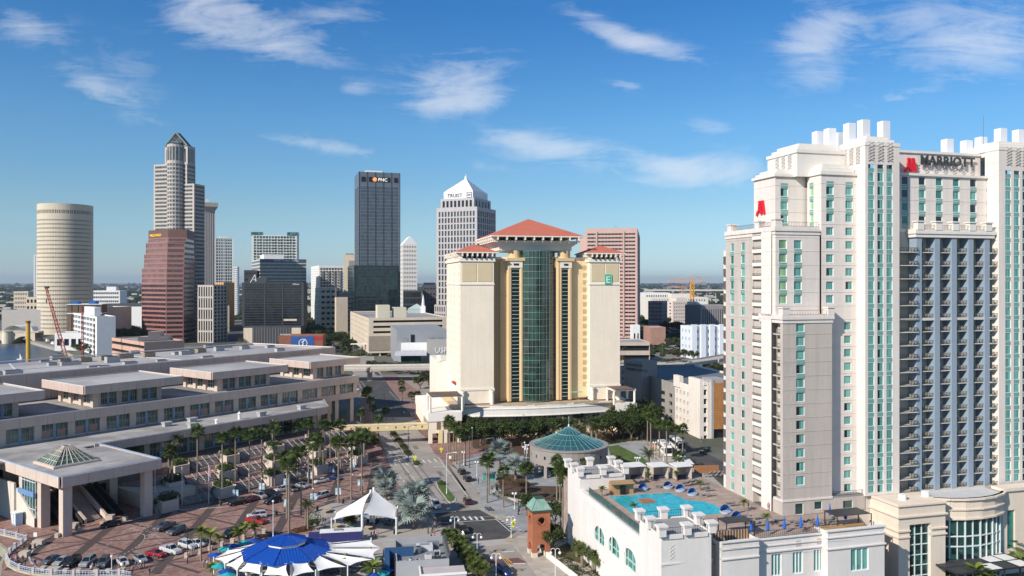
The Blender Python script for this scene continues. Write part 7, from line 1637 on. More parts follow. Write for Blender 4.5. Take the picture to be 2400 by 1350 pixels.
nbox('roof_deck',.1,40,S1,S4,16.7,17.1,mat('garage_deck',(.16,.165,.185),.9,.08));nbox('roof_parapet',39.6,40,S1,S4,16,18.0,gw);nbox('rear_parapet',.1, 40, S4-.4, S4, 16, 18.2, gg)
tq0,tq1,tq2=NF.t_at(1645,0),NF.t_at(1657,0),NF.t_at(1666,0)
for k in range(6):nbox('slot_spandrel',1.0,tq1,0,.5,k*3.5+1.2,k*3.5+2.6,gw)
nbox('front_pier',tq1,tq2,-.4,1,0,21.5,gw);nbox('front_lintel',.9,tq1,-.2,1,20.4,22.0,gw)
for k in range(27):nbox('timber_slat',tq2+.9,tq2+6,-.6,-.3,3.6+k*.66,4.16+k*.66,mat('slat_timber',(.46,.21,.07),.7,.15,.6))
nbox('slat_frame',tq2,tq2+.9,-.6,8,0,22.6,mat('frame_grey',(.36,.36,.37),.7));nbox('slat_frame',tq2+.9,tq2+6,-.3,8,3.4,22.6,mat('frame_grey',(.36,.36,.37)));nbox('lobby_glass', tq2+.9, tq2+6, .8, 1, 0,3.4,glass_dark)
t=thing('stair_tower',(XP(1504,352),352,0),'grey stair tower with worn garage lettering beside the yellow hotel','stair tower')
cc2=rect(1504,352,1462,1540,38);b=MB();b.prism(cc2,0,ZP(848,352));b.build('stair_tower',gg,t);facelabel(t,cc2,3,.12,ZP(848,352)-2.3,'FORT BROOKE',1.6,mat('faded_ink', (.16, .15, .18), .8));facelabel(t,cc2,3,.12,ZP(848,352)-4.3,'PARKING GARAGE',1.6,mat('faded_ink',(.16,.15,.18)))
#yellow footbridge over the street
fb=thing('footbridge',(*G(940,1040)[:2],0),'pale yellow footbridge spanning the street between the two buildings','footbridge');p0=Vector(G(770,1012,5.5)[:2]);p1=Vector(G(1040, 1003, 5.5)[:2])
fy=mat('bridge_yellow',(.76,.62,.34),.8,.06,.3);L=(p1-p0).length;d=(p1-p0)/L;n=14
for i in range(n):
 for s_ in(0,3.6):b=MB();b.seg(p0+d*(L*i/n+.04),p0+d*(L*(i+1)/n-.04),.3,5.2,7.3,off=-s_);b.build('side_panel',fy,fb)
b=MB();b.seg(p0,p1,3.4,5.0,5.35,off=-3.5);b.build('deck',fy,fb);b=MB();b.seg(p0,p1,.4,7.3,7.45);b.build('handrail',crm,fb)
for i in range(13):o=p0+d*(L*(i+.5)/13);b=MB();nn=Vector((d.y,-d.x));b.rbox(o+nn*.32,d,.7,.05,6.0,6.7);b.build('relief_tile',mat('relief_rust',(.32,.13, .07), .8)if i%3 else crm, fb)
for px in(1/6,.52/1.0*.55,.97):o=p0+d*L*px;b=MB();b.rbox(o,d,1.5,2.6,.1,5.0);b.build('pier',fy,fb)
b=MB();q0=Vector(G(745,1040)[:2]);q1=p0+d*2;b.poly([(*q0,0),(*q1,0),(*q1,7.3),(*q0,1)]);b.seg(q0,q1,.3,0,2.2);b.build('ramp_wall',fy,fb)
#blue octagonal pavilion with white sails
blu=mat('cobalt_metal_roof',(.012,.085,.42),.38,.06,.3);Pv=Vector(G(*K8(835,560),4.5)[:2]);c0=Vector(G(*K8(845,440),4.6)[:2])
BP=thing('blue_pavilion',(c0.x,c0.y,.12),'octagonal blue metal roofed pavilion ringed by white fabric sails','pavilion')
r1=13.2;oct_=lambda r,z,k:(c0.x+r*math.cos(PI/4*k-PI/2),c0.y+r*.98*math.sin(PI/4*k-PI/2),z)
r1=abs(Vector(G(*K8(1245,405),4.6)[:2]).x-c0.x)*1.0;r1=9.3;zt1,zt2=4.6,6.2
for k in range(8):
 b=MB();A,B2,C2,D2=(Vector(oct_(r1,zt1,k)),Vector(oct_(r1,zt1,k+1)),Vector(oct_(r1*.44,zt2,k+1)),Vector(oct_(r1*.44,zt2,k)));b.quad(A,B2,C2,D2);b.build('roof_panel', blu, BP)
 sm_=MB();nrm=(B2-A).cross(D2-A).normalized();
 for i in range(13):
  a=A.lerp(B2,i/12);up=((C2+D2)/2-(A+B2)/2);f=1.0;half=(B2-A).length/2;topw=(C2-D2).length/2;x=abs(i/12-.5)*2*half
  f=1.0 if x<=topw else max(0,(half-x)/(half-topw));e=a+up*f;sm_.tube(a+nrm*.03,e+nrm*.03,.045,4)
 for a_,c_ in((A,D2),):sm_.tube(a_+nrm*.05,c_+nrm*.05,.12,4)
 sm_.tube(A,B2,.12,4);sm_.build('standing_seam',mat('cobalt_seam',(.010,.060,.33),.4),BP)
 b=MB();A,B2=Vector(oct_(r1*.42,zt2,k)),Vector(oct_(r1*.42,zt2,k+1));b.quad(A,B2,B2+Vector((0,0,.6)),A+Vector((0,0,.6)));b.build('clerestory',white,BP)
 b=MB();A,B2=Vector(oct_(r1*.47,zt2+.55,k)),Vector(oct_(r1*.47,zt2+.55,k+1));T_=Vector((c0.x,c0.y,zt2+1.7));b.poly([A,B2,T_]);b.build('cap_panel',blu,BP)
 sm_=MB();nrm=(B2-A).cross(T_-A).normalized()
 for i in range(1,8):a=A.lerp(B2,i/8);f=1-abs(i/8-.5)*2;e=a+(T_-(A+B2)/2)*f;sm_.tube(a+nrm*.03,e+nrm*.03,.04,4)
 sm_.tube(A,T_,.09,4);sm_.build('cap_seam',mat('cobalt_seam',(.010,.060,.33)),BP)
 b=MB();b.cone(oct_(r1*.84,0,k+.5)[:2],.3,.3,.12,zt1+.2,10);b.build('column',white,BP)
sail=mat('sail_fabric',(.80,.78,.76),.75,.04,.2,streak=.03)
def sailmesh(cs,sag=.12,droop=.5,n=8,nm='sail',par=None,mm=None):
 """four or three cornered tensile sail with scalloped edges and thickness"""
 cs=[Vector(c)for c in cs];cen=sum(cs,Vector((0,0,0)))/len(cs);b=MB()
 if len(cs)==3:cs=[cs[0],cs[1],cs[2],cs[2]]
 grid=[]
 for i in range(n+1):
  row=[]
  for j in range(n+1):
   u,v=i/n,j/n;p=cs[0].lerp(cs[1],u).lerp(cs[3].lerp(cs[2],u),v)
   eu,ev=4*u*(1-u),4*v*(1-v);w=max(eu*(1-ev),ev*(1-eu));k=sag*(eu*(1-ev)**2+ev*(1-eu)**2);p=p.lerp(cen,k);p.z-=droop*eu*ev;row.append(p)
  grid.append(row)
 for dz,fl in((0,0),(-.05,1)):
  for i in range(n):
   for j in range(n):
    q=[grid[i][j],grid[i+1][j],grid[i+1][j+1],grid[i][j+1]];q=[p+Vector((0,0,dz))for p in q]
    if(q[1]-q[0]).cross(q[3]-q[0]).z<0:q=q[::-1]
    b.poly(q[::-1]if fl else q)
 return b.build(nm,mm or sail,par,smooth=True)
def mastp(par,p,h,lean=(0,0),r=.22,z0=.12):b=MB();b.tube((p[0],p[1],z0),(p[0]+lean[0],p[1]+lean[1],h),r,10);return b.build('mast',white,par)
outs=[(165,515,3.2),(270,575,3.2),(385,632,3.0),(615,665,3.0),(885,690,3.0),(1120,635,3.2),(1420,590,3.4),(1670,520,4.0),(1730,415,4.4),(1640,335,4.6), (1230, 372, 4.2), (680, 345, 4.2), (300, 435, 3.8),(165,515,3.2)]
op=[Vector(G(*K8(x,y),z))for x,y,z in outs]
def rim(p):d=Vector((p.x-c0.x,p.y-c0.y)).normalized();return Vector((c0.x+d.x*r1*.93,c0.y+d.y*r1*.91,zt1+.15))
for i in range(len(op)-1):
 a,c=op[i],op[i+1];ra,rc=rim(a),rim(c)
 aa=a.lerp(c,.06);cc_=c.lerp(a,.06);r_a=ra.lerp(rc,.12);r_c=rc.lerp(ra,.12)
 sailmesh([r_a,r_c,cc_,aa],.16,.35,8,'sail',BP)
 if i not in(8,):mastp(BP,a,a.z+.3,r=.14)
SH=thing('shade_sails',(*G(*K8(1560,330))[:2],.12),'pair of tall white shade sails on thick masts over dining tables','shade sail')
def mz(bx,by,ty):g=G(bx,by,.12);return Vector((g[0],g[1],ZP(ty,g[1])))
A1,A2,A3,A4,A5,A6,A7=mz(869,1228,1153),mz(876,1230,1147),mz(849,1261,1204),mz(777,1244,1219),mz(786,1231,1203),mz(929,1252,1217),mz(932,1236,1190)
sailmesh([A1,A3,A4,A5],.12,.3,10,'sail',SH);A3b=A3.copy();A3b.z-=.3;sailmesh([A2,A7,A6,A3b],.12,.3,10,'sail',SH)
for A_,r in((A1,.3),(A2,.3),(A3,.3),(A4,.16),(A5,.16),(A6,.22),(A7,.18)):mastp(SH,A_,A_.z+.5,r=r)
g0=Vector(G(*K8(1160,395),.12)[:2]);BR=thing('container_bar',(g0.x,g0.y,.12),'dark blue container bar with white roof behind the blue pavilion','bar');nv=mat('bar_navy', (.035, .035, .16), .6, .06);d=Vector((.985,.17));nn=Vector((-.17,.985));P=lambda a,c:g0+d*a+nn*c
b=MB();b.prism([P(0,0),P(9.2,0),P(9.2,2.6),P(0,2.6)],.12,2.9);b.build('body',nv,BR);b=MB();b.prism([P(-.1,-.1),P(9.3,-.1),P(9.3,2.7),P(-.1,2.7)],2.9,3.02);b.build('roof', white, BR);b=MB();b.prism([P(-2.6,.6),P(-.2,.6),P(-.2,2.4),P(-2.6,2.4)],.12,2.6);b.build('side_unit',nv,BR);b=MB();b.prism([P(3,.8),P(5,.8),P(5,1.8),P(3,1.8)],3.02,3.25);b.build('roof_hatch', grey_c, BR)
gc=[mat('chair_green',(.03,.28,.15),.6),mat('chair_mint',(.16,.50,.38),.6),mat('chair_yellow',(.62,.55,.10),.6)]
for i,(x,y)in enumerate(((1400,375),(1440,365),(1478,350),(1450,340))):
 q=Vector(G(*K8(x,y),.12)[:2]);t=thing('slatted_chair',(q.x,q.y,.12),['green slatted garden chair at the left end beside the bar','second green slatted garden chair beside the bar', 'right-hand green slatted garden chair beside the bar','tallest green slatted garden chair beside the bar'][i],'chair','green garden chairs beside the bar')
 h=2.6 if i<3 else 3.2;b=MB();b.box(q.x-.6,q.y-.5,.7,q.x+.6,q.y+.5,.82);b.build('seat',gc[i%2],t)
 for k in range(4):b=MB();b.box(q.x-.6+k*.32,q.y+.45,.8,q.x-.36+k*.32,q.y+.55,h-abs(k-1.5)*.2);b.build('back_slat',gc[i%2],t)
 for dx in(-.65,.55):
  for dy in(-.5,.4):b=MB();b.box(q.x+dx,q.y+dy,.12,q.x+dx+.1,q.y+dy+.1,1.2);b.build('leg',gc[2]if dx<0 else gc[i%2],t)
g0=Vector(G(*K5(352,1262),4.2)[:2]);SF=Frame(g0,(.985,.17),(-.17,.985));SB=thing('kitchen_building',(g0.x,g0.y,.12),'low grey block building with a blue end wall and rooftop equipment', 'building')
def sbx(nm,a0,a1,c0_,c1_,z0,z1,mm):b=MB();b.prism([SF.P(a0,c0_),SF.P(a1,c0_),SF.P(a1,c1_),SF.P(a0,c1_)],z0,z1);return b.build(nm,mm,SB)
blk=mat('grey_block_wall',(.36,.37,.39),.8,.08,.3);bwall=mat('blue_wall_paint',(.025,.085,.20),.6,.06)
sbx('block_wall',0,10.6,0,.3,.12,4.3,blk);sbx('block_wall',10.3,10.6,.3,13,.12,5.0,mat('dark_grey_wall',(.13,.135,.145),.7));sbx('block_wall',0,.3,.3,5, .12, 4.3, blk);sbx('blue_wall', -2.2, 3.8, 5.2,5.6,.12,5.4,bwall);sbx('blue_wall',-2.2,-1.2,1,5.2,.12,5.0,bwall);sbx('block_wall',-2.4,10.3,12.6,13,.12,4.9,blk)
sbx('roof',.3,10.3,.3,12.6,3.3,3.5,mat('grey_roof',(.24,.24,.25),.9,.1));sbx('roof',-2.2,.25,5.7,12.6,3.7,4.6,mat('terrace_concrete',(.38,.345,.31)));sbx('front_wing', 4.6, 13.5, -5, -.1, .12, 2.9, mat('pale_pink_roof',(.50,.44,.44),.8));sbx('front_wing_rim',4.5,13.6,-5.1,-4.8,2.9,3.3,white);sbx('front_wing_rim',4.5,4.8,-4.8,-.1,2.9,3.3,white);sbx('red_screen', -.3, -.05, .3, 4, .6, 4.4, mat('screen_dark',(.03,.02,.03),.3))
for k in range(22):sbx('fence_slat',10.7+0*k,10.85,.6+k*.56,.95+k*.56,.5,5.6,dark if k%2 else mat('dark_grey_wall',(.13,.135,.145)))
rr=random.Random(3)
for i,(a,c,w,h,kind)in enumerate(((1.2,1.0,1.6,.5,0),(3.2,.8,1,.6,1),(3.1,2.1,1,.6,1),(4.3,1.2,1,.6,1),(5.4,2.0,1.6,.3,0),(6.6,3.2,1.4,.8,0),(8.3,2.2,1, 1.6, 2), (8.4, .8, 1.2, 1.3, 2), (4.8, 7, 1.5, 1.3,3),(2.2,8.5,2.2,.5,0),(6.2,8.8,3.4,1.1,4),(8.6,5.2,1.2,.9,0))):
 q=SF.P(a,c);t=thing('roof_equipment',(q[0],q[1],3.5),'%s on the kitchen roof, %s'%(['flat white duct box','round grey roof fan','tall dark condenser', 'silver cooling drum', 'large white packaged unit'][kind],['left front corner','leftmost fan in front row','fan behind the leftmost','third fan','centre','right of centre','right side rear','right front corner', 'behind the blue wall', 'rear left','rear centre','rear right'][i]),'roof equipment','equipment on the kitchen roof');b=MB()
 if kind in(1,3):b.cone(q,w*.45,w*.45,3.5,3.5+h,12);b.build('drum',steel if kind==3 else mat('fan_grey',(.55,.56,.58),.5),t);b=MB();b.cone(q,w*.3,w*.3, 3.5+h, 3.55+h, 10);b.build('grille', dark, t)
 else:b.rbox(q,SF.u,w,w*.6,3.5,3.5+h);b.build('casing',(dark if kind==2 else mat('duct_white',(.60,.61,.63),.6)),t);b=MB();b.rbox(q,SF.u,w*.6,w*.35,3.5+h, 3.56+h);b.build('grille', grey_c if kind!=2 else steel,t)
t_=sbx('duct_run',6.8,9.4,10,10.8,3.5,4.6,steel)
#trees and palms
oakA=leafmat('oak_leaf',(.016,.032,.009),(.072,.098,.026));oakB=leafmat('olive_leaf',(.030,.045,.012),(.095,.105,.035));rustL=leafmat('rusty_leaf',(.10, .06, .02), (.20, .12, .045))
bark=mat('bark',(.16,.12,.09),.9,.2,.8);pbark=mat('palm_bark',(.24,.19,.145),.9,.2,.9)
def crownmesh(seed,n,lm,rx=1.0,rz=.72,leaf=.055,clumps=26):
 r_=random.Random(seed);b=MB();cl_=[]
 for i in range(clumps):
  a=r_.uniform(0,2*PI);rr=math.sqrt(r_.random())*.74;z=r_.uniform(-.35,.75)*(1-rr*.5);cl_.append((Vector((rr*math.cos(a)*rx,rr*math.sin(a)*rx,z*rz)),r_.uniform(.2, .38)))
 for i in range(n):
  c,cr=cl_[r_.randrange(clumps)];p=Vector((r_.gauss(0,1),r_.gauss(0,1),r_.gauss(.25,.8))).normalized();o=c+p*cr*r_.uniform(.65,1.05)
  d1=Vector((r_.uniform(-1,1),r_.uniform(-1,1),r_.uniform(-1,1))).normalized();d2=(d1.cross(p+Vector((.01,0,.4)))).normalized();s_=leaf*r_.uniform(.6,1.5);b.poly([o-d1*s_, o-d2*s_*.7, o+d1*s_, o+d2*s_*.7])
 return meshof(b,'crown',lm)
def trunkmesh(seed):
 r_=random.Random(seed);b=MB();b.tube((0,0,0),(0,0,.45),.055,7,0,.04)
 for i in range(6):a=i*1.05+r_.random();e=(math.cos(a)*r_.uniform(.2,.45),math.sin(a)*r_.uniform(.2,.45),r_.uniform(.7,1.0));b.tube((0,0,.4),e,.03,5,0, .008)
 return meshof(b,'trunk',bark)
oakm=[crownmesh(i,2600,oakA)for i in range(4)];olivem=[crownmesh(10+i,1500,oakB,leaf=.07,clumps=18)for i in range(2)];rustm=crownmesh(20,900,rustL,leaf=.06);trk=[trunkmesh(i)for i in range(3)]
tr_=random.Random(11);TREES={}
def tree(px,py,r,h,where,kind='oak',z=0.0,base=None):
 g0=Vector(base)if base else Vector(G(px,py,z));t=thing('tree',tuple(g0),None,'tree','trees '+where);me=tr_.choice(oakm)if kind=='oak' else(tr_.choice(olivem)if kind=='olive' else rustm)
 inst('trunk',tr_.choice(trk),t,g0,tr_.uniform(0,6),(h*.9,h*.9,h*.62));inst('crown',me,t,(g0.x,g0.y,g0.z+h*.60),tr_.uniform(0,6),(r,r*tr_.uniform(.9,1.1), h*.55));TREES.setdefault((where, kind), []).append((px,t));return t
def nums(s):v=[float(x)for x in s.split()];return v
def each(s,n):v=nums(s);return[v[i:i+n]for i in range(0,len(v),n)]
KB=lambda x,y:(960+x/4.615,800+y/4.615)
for x,y,r in each('770 1130 8 900 1150 9 1010 1120 7 1100 1150 8 1220 1150 8 1330 1130 7 2090 1080 8 2200 1060 8 2310 1050 8 2400 1080 8 2450 1050 9 2420 1000 8 2500 1010 9 2540 1060 9 1500 1100 7 640 1080 5',3):tree(*KB(x,y),r*.8,10,'in the yellow hotel garden')
for px,py,r,h in each('755 820 10 13 780 815 11 14 800 808 9 13 740 800 9 12 725 790 9 12 765 795 9 13 815 826 8 12 705 800 8 11 690 790 8 11 745 785 9 12 712 775 9 11 735 770 9 12', 4):tree(px, py, r,h,'beside the downtown street')
for px,py,r,h in each('275 806 10 15 288 808 11 16 303 806 10 16 318 808 11 15 330 805 9 15 296 800 11 17 311 800 10 16 290 780 10 14 310 790 9 13 320 770 9 13 300 765 9 12 325 800 8 11 215 826 7 9 235 822 6 8 500 795 8 11 515 790 9 12 525 775 9 12 488 802 7 9 505 770 9 12 590 800 6 8 180 822 5 6 195 830 6 8',4):tree(px,py,r,h,'round the rose tower', 'oak' if px>240 else 'olive')
for px,py,r,h in each('245 828 5 6 256 830 5 7 565 806 4 6 1450 855 5 7',4):tree(px,py,r,h,'with rusty thin crowns','rust')
for px,py,r,h in each('0 752 9 11 15 752 9 11 30 753 9 10 45 754 8 10 105 765 6 8 118 766 7 8 130 767 6 8 10 722 8 9 28 722 8 9',4):tree(px,py,r,h,'across the river', 'oak')
for px,py,r,h in each('1500 772 10 15 1515 774 9 14 1530 776 10 15 1545 778 9 15 1560 780 10 14 1575 782 9 14 1590 782 9 15 1605 785 8 13 1500 760 9 13 1560 765 9 13 1490 785 7 10', 4):tree(px, py, r,h,'beyond the car park')
for px,py,r,h in each('1572 815 6 9 1585 812 6 9 1600 822 6 8 1618 826 6 8 1632 828 6 9 1660 828 7 10 1675 826 7 11 1690 822 7 11 1605 838 5 7 1590 842 5 7 1625 845 5 8 1553 842 3 5 1528 842 3 4 1466 842 3 4 1500 822 3 5 1510 842 3 5',4):tree(px,py,r,h,'in the car park','olive')
for px,py,r,h in each('1560 872 6 8 1575 870 7 9 1590 872 6 8 1540 875 5 6 1520 878 5 6 1680 872 5 6 1660 874 5 6 1612 874 6 8 905 872 6 7 925 876 6 8 890 868 5 6 958 878 6 8 980 874 6 8 1000 872 5 7 870 864 5 6 1005 905 6 9 985 912 5 8',4):tree(px,py,r,h,'under the elevated road','olive')
for px,py,r,h in each('1466 1010 7 12 1482 1018 7 12 1500 1010 7 13 1515 1015 6 11 1450 1022 7 11 1530 1000 5 10',4):tree(px,py,r,h,'beside the grey garage wall')
for px,py,r,h in each('1270 1290 3.2 7 1235 1210 2.5 6 1295 1300 3.4 6.5 1300 1240 3 7 820 1240 2 3.4 735 1245 1.6 3',4):tree(px,py,r,h,'near the brick clock tower' if px>1200 else 'by the shade sails')
wn_={'oak':'dark rounded tree','olive':'olive green loose tree','rust':'thin rusty brown tree'}
for(w_,k_),l in TREES.items():
 l.sort(key=lambda q:q[0])
 for i,(p_,t)in enumerate(l):t['label']='%s %s, %s from the left'%(wn_[k_],w_,ORD[i])
def fanfrond(seed,mm,L=1.35,fan=.95,blades=11,name='frond'):
 r_=random.Random(seed);b=MB();d=.04;b.quad((0,-.03,0),(L,-.02,.12),(L,.02,.12),(0,.03,0));c=Vector((L*.85,0,.10))
 for i in range(blades):
  a=(i/(blades-1)-.5)*3.9;e=c+Vector((math.cos(a)*fan,math.sin(a)*fan,-.22*fan-.12*abs(a)*fan+r_.uniform(-.08,.05)));n_=Vector((-math.sin(a),math.cos(a), 0))*.13;m_=c.lerp(e, .5)+Vector((0, 0, .06));b.poly([c,m_-n_,e,m_+n_])
 return meshof(b,name,mm)
def featherfrond(seed,mm,L=3.2,droop=1.5,lf=.55,name='frond',w=.09):
 r_=random.Random(seed);b=MB();pts=[Vector((L*t*(1-.18*t),0,1.0*t-droop*t*t))for t in[i/8 for i in range(9)]]
 for p,q in zip(pts,pts[1:]):b.quad(p+Vector((0,-.03,0)),q+Vector((0,-.03,0)),q+Vector((0,.03,0)),p+Vector((0,.03,0)))
 for i in range(3,26):
  t=i/26;k=min(7,int(t*8));p=pts[k].lerp(pts[k+1],t*8-k);l=lf*math.sin(PI*(t*.85+.1))+.12
  for s_ in(-1,1):e=p+Vector((l*.5,s_*l,-.28*l+r_.uniform(-.05,.05)));n_=Vector((w,0,0));b.poly([p-n_*.5,p+n_*.7,e]if s_>0 else[p+n_*.7,p-n_*.5,e])
 return meshof(b,name,mm)
gfan=leafmat('fan_palm_leaf',(.035,.062,.014),(.10,.14,.035),.5,.8);gdate=leafmat('date_palm_leaf',(.045,.065,.028),(.14,.16,.07),.5,.8);gyel=leafmat('areca_leaf', (.06, .11, .012), (.22, .26, .04), .5,.8);gsil=leafmat('silver_palm_leaf',(.20,.25,.22),(.40,.45,.42),.6,.8);gdry=leafmat('dry_frond',(.16,.11,.05),(.26,.19,.10),.8,.8)
FR={'fan':([fanfrond(i,gfan)for i in range(3)],24,.42,1.0),'silver':([fanfrond(9+i,gsil,1.3,1.5,15)for i in range(2)],22,.5,1.3),'date':([featherfrond(i, gdate)for i in range(3)], 26, .30, 1.0), 'areca':([featherfrond(5+i,gyel,2.4,1.5,.5,w=.13)for i in range(2)],14,.3,1.0),'sabal':([fanfrond(20+i,leafmat('sabal_leaf',(.045,.07,.015),(.14,.17,.05),.5, .8), 1.1, .9, 11)for i in range(2)], 20, .4, 1.0)}
ptk=MB();ptk.cone((0,0),.22,.16,0,.5,8,caps=False);ptk.cone((0,0),.16,.15,.5,1.0,8);ptkm=meshof(ptk,'trunk',pbark);ptb=MB();ptb.cone((0,0),.36,.30,0,.8, 9, caps=False);ptb.cone((0, 0), .30, .40, .8, 1.0,9);ptbm=meshof(ptb,'trunk',pbark)
def fdirs(kind,seed):
 ms,n,up,sc=FR[kind];r_=random.Random(seed);out=[]
 for i in range(n):
  az=i*2.39996+r_.uniform(-.2,.2);f=i/n;el=1.15-1.75*f if kind in('fan','silver','sabal')else 1.0-1.25*f;out.append((ms[i%len(ms)],az,el,sc*r_.uniform(.85, 1.1)))
 return out
merged={}
def crown_merged(kind,seed):
 if(kind,seed)in merged:return merged[(kind,seed)]
 b=MB()
 for me,az,el,sc in fdirs(kind,seed):
  M4=Matrix.Rotation(az,4,'Z')@Matrix.Rotation(-el,4,'Y')@Matrix.Scale(sc,4)
  for p in me.polygons:b.poly([M4@me.vertices[v].co for v in p.vertices])
 m=meshof(b,'crown',FR[kind][0][0].materials[0]);merged[(kind,seed)]=m;return m
PALMS={};pr_=random.Random(23)
def palm(px,by,cy,kind,where,k=None,z=0.0,sc=1.0,hz=None):
 if k:(X0,by_),(_,cy_)=k(px,by),k(px,cy);px,by,cy=X0,by_,cy_
 g0=Vector(G(px,by,z));h=hz or max(1.5,ZP(cy,g0.y)-z);t=thing('palm_tree',tuple(g0),None,'palm tree',None)
 thick=kind in('date','silver','sabal');inst('trunk',ptbm if thick else ptkm,t,g0,pr_.uniform(0,6),(sc,sc,h));sd_=pr_.randrange(3);rz=pr_.uniform(0,6)
 if g0.y<222 and h>2:
  for me,az,el,s_ in fdirs(kind,sd_):
   o=bpy.data.objects.new('frond',me);C.objects.link(o);o.parent=t;o.location=(0,0,h);o.rotation_euler=(0,-el,az+rz);o.scale=(s_*sc,)*3
 else:inst('crown',crown_merged(kind,sd_),t,(g0.x,g0.y,g0.z+h),rz,(sc,sc,sc))
 PALMS.setdefault((kind,where),[]).append((px,t));return t
W1='on the plaza'
for x,b_,c_,s_ in each('148 685 290 1.3 375 705 120 1.25 587 690 170 1.2 700 600 125 1.2 820 640 150 1.2 925 600 140 1.1 1035 585 110 1.1 1140 860 345 1.35 1158 985 400 1.4 1232 530 290 1.2 1262 830 290 1.1 1325 560 60 1.2 1362 600 210 1.2 1415 480 200 1.2 1510 440 70 1.1 1560 400 200 1.2 1600 430 60 1.2 1690 700 210 1.3 1580 730 210 1.25 1740 370 150 1.1 1780 660 180 1.3 1450 470 55 1.1 1230 300 75 1.2 1140 280 80 1.2',4):palm(x,b_,c_,'fan',W1,K4,sc=s_)
for x,b_,c_ in each('205 400 175 130 560 300 650 280 100 1018 270 50 1035 390 270 1425 330 150 1755 320 120 1800 330 170 1700 330 200 160 560 260',3):palm(x, b_, c_, 'date', 'in the terrace planters',K4,z=4.2,sc=.85)
for x,b_,c_ in each('1155 430 250 1260 430 255 1350 415 245',3):palm(1110*0+x,b_,c_,'fan','at the portico side',K3 if x<0 else(lambda a,c:(a/4.218,1000+c/4.218)), z=5, sc=1.1)
for x,b_,c_ in each('85 560 235 105 600 200 125 590 190 160 650 320 30 700 470 190 640 420 255 800 560 350 560 450 545 300 100 555 330 180 745 360 240 670 360 250 795 570 440 860 600 480 930 600 545 20 900 720 90 1000 740 160 960 800 205 930 830',3):palm(x,b_,c_,'fan','along the wide street',KA,sc=1.15)
for x,b_,c_ in each('690 590 370 700 610 350 742 630 390 762 650 430 775 620 440 725 610 400 800 640 450',3):palm(x,b_,c_,'fan','at the corner of the yellow hotel', K5, sc=1.2)
for x,b_,c_,s_ in each('940 880 615 1.3 952 830 590 1.1 1045 910 680 1.1 1195 900 665 1.15',4):palm(x,b_,c_,'fan','on the grey corner pavement',K5,sc=s_)
for x,b_,c_,s_ in each('1020 640 535 1.35 1125 730 635 1.25 285 830 725 1.3 480 960 820 1.45 470 1040 930 1.35 420 990 860 1.2 290 860 780 1.0',4):palm(x, b_, c_, 'silver', 'by the wide street', K5, sc=s_,z=.12)
for x,b_,c_ in each('280 820 470 305 930 520 325 1010 545 342 1020 600 350 960 500 362 1040 560 45 830 520',3):palm(x,b_,c_,'fan','left of the pool building', K6, sc=1.15, z=.12)
for x,b_,c_ in each('980 345 85 1005 385 130 1072 440 185 1127 485 190 1195 420 225 1252 410 220 1222 520 430',3):palm(x,b_,c_,'fan','round the white coaches', K6, sc=1.25)
for x,c_ in each('1400 950 1290 870 1440 830 1560 960 1660 890 1840 830 1830 960 2020 950 1970 890 1740 900',2):palm(x,c_+170,c_,'date','behind the round pavilion', KB, sc=1.4)
palm(345,560,420,'silver','by the wide street',K6,sc=1.1);palm(500,640,470,'fan','behind the pool building block',K6,sc=.9);palm(760,560,440,'date','behind the pool building block', K6, sc=.7)
palm(990,470,420,'date','behind the pool building block',K6,sc=1.2,z=5)
for x,b_,c_ in each('990 625 580 1205 615 560 630 735 690 877 870 825 1385 690 640 480 -1 -1',3):
 if b_>0:palm(x,b_,c_,'areca','in pots on the pool deck',K6,z=DZ,sc=.55)
for x,b_,c_ in each('330 590 520 150 475 405',3):palm(x,b_,c_,'areca','in pots on the pool deck',K7,z=DZ,sc=.55)
for x,b_,c_,s_ in each('435 1210 1120 .9 475 1290 1150 1 560 1330 1200 1 625 1350 1230 1 700 1380 1225 1 745 1390 1240 1 830 1400 1235 1 510 1240 1170 .9', 4):palm(x, b_, c_, 'sabal', 'in the strip below the white wall',K6,sc=s_)
for x,y in each('270 850 330 900 420 930 380 860 480 960 520 1010 560 1080 450 1040 600 1120 560 1180 650 1180 700 1240 640 1260 740 1310 680 1330 800 1350', 2):palm(x, y+60, y, 'sabal', 'beside the kitchen building',K9,sc=1.0,hz=2.2,z=.12)
for x,b_,c_,s_ in each('45 540 270 1 130 560 300 1 215 460 330 .8 400 400 270 1.1 455 350 230 1 550 330 225 1 150 680 600 .8 1355 680 545 .9 1650 760 610 1.2 300 700 640 .7 1310 250 120 0', 4):
 if s_:palm(x,b_,c_,'areca','round the blue pavilion',K8,sc=s_,z=.12)
for x,b_,c_,s_ in each('1320 960 740 1.1 1300 940 760 .9',4):palm(x,b_,c_,'date','beside the dining terrace',K4,sc=s_*.7,z=.12)
for x,b_,c_,s_ in each('1915 1000 820 1.5 2020 1150 970 1.4 2110 1150 990 1.1 2290 950 770 1.5 2380 900 740 1.4 2370 1050 880 1.3 1760 1080 990 .9',4):palm(x, b_, c_, 'areca', 'in front of the beige wing',K7,sc=s_)
kn={'fan':'tall slim fan palm','silver':'silvery blue fan palm','date':'feathery date palm','areca':'yellow green feather palm','sabal':'low bushy fan palm'}
for(k_,w_),l in PALMS.items():
 l.sort(key=lambda q:q[0])
 for i,(p_,t)in enumerate(l):t['label']='%s %s, %s from the left'%(kn[k_],w_,ORD[i]);t['group']=kn[k_]+'s '+w_
hedgem=leafmat('hedge_leaf',(.018,.035,.008),(.075,.10,.02));redl=leafmat('croton_leaf',(.10,.025,.015),(.16,.09,.03))
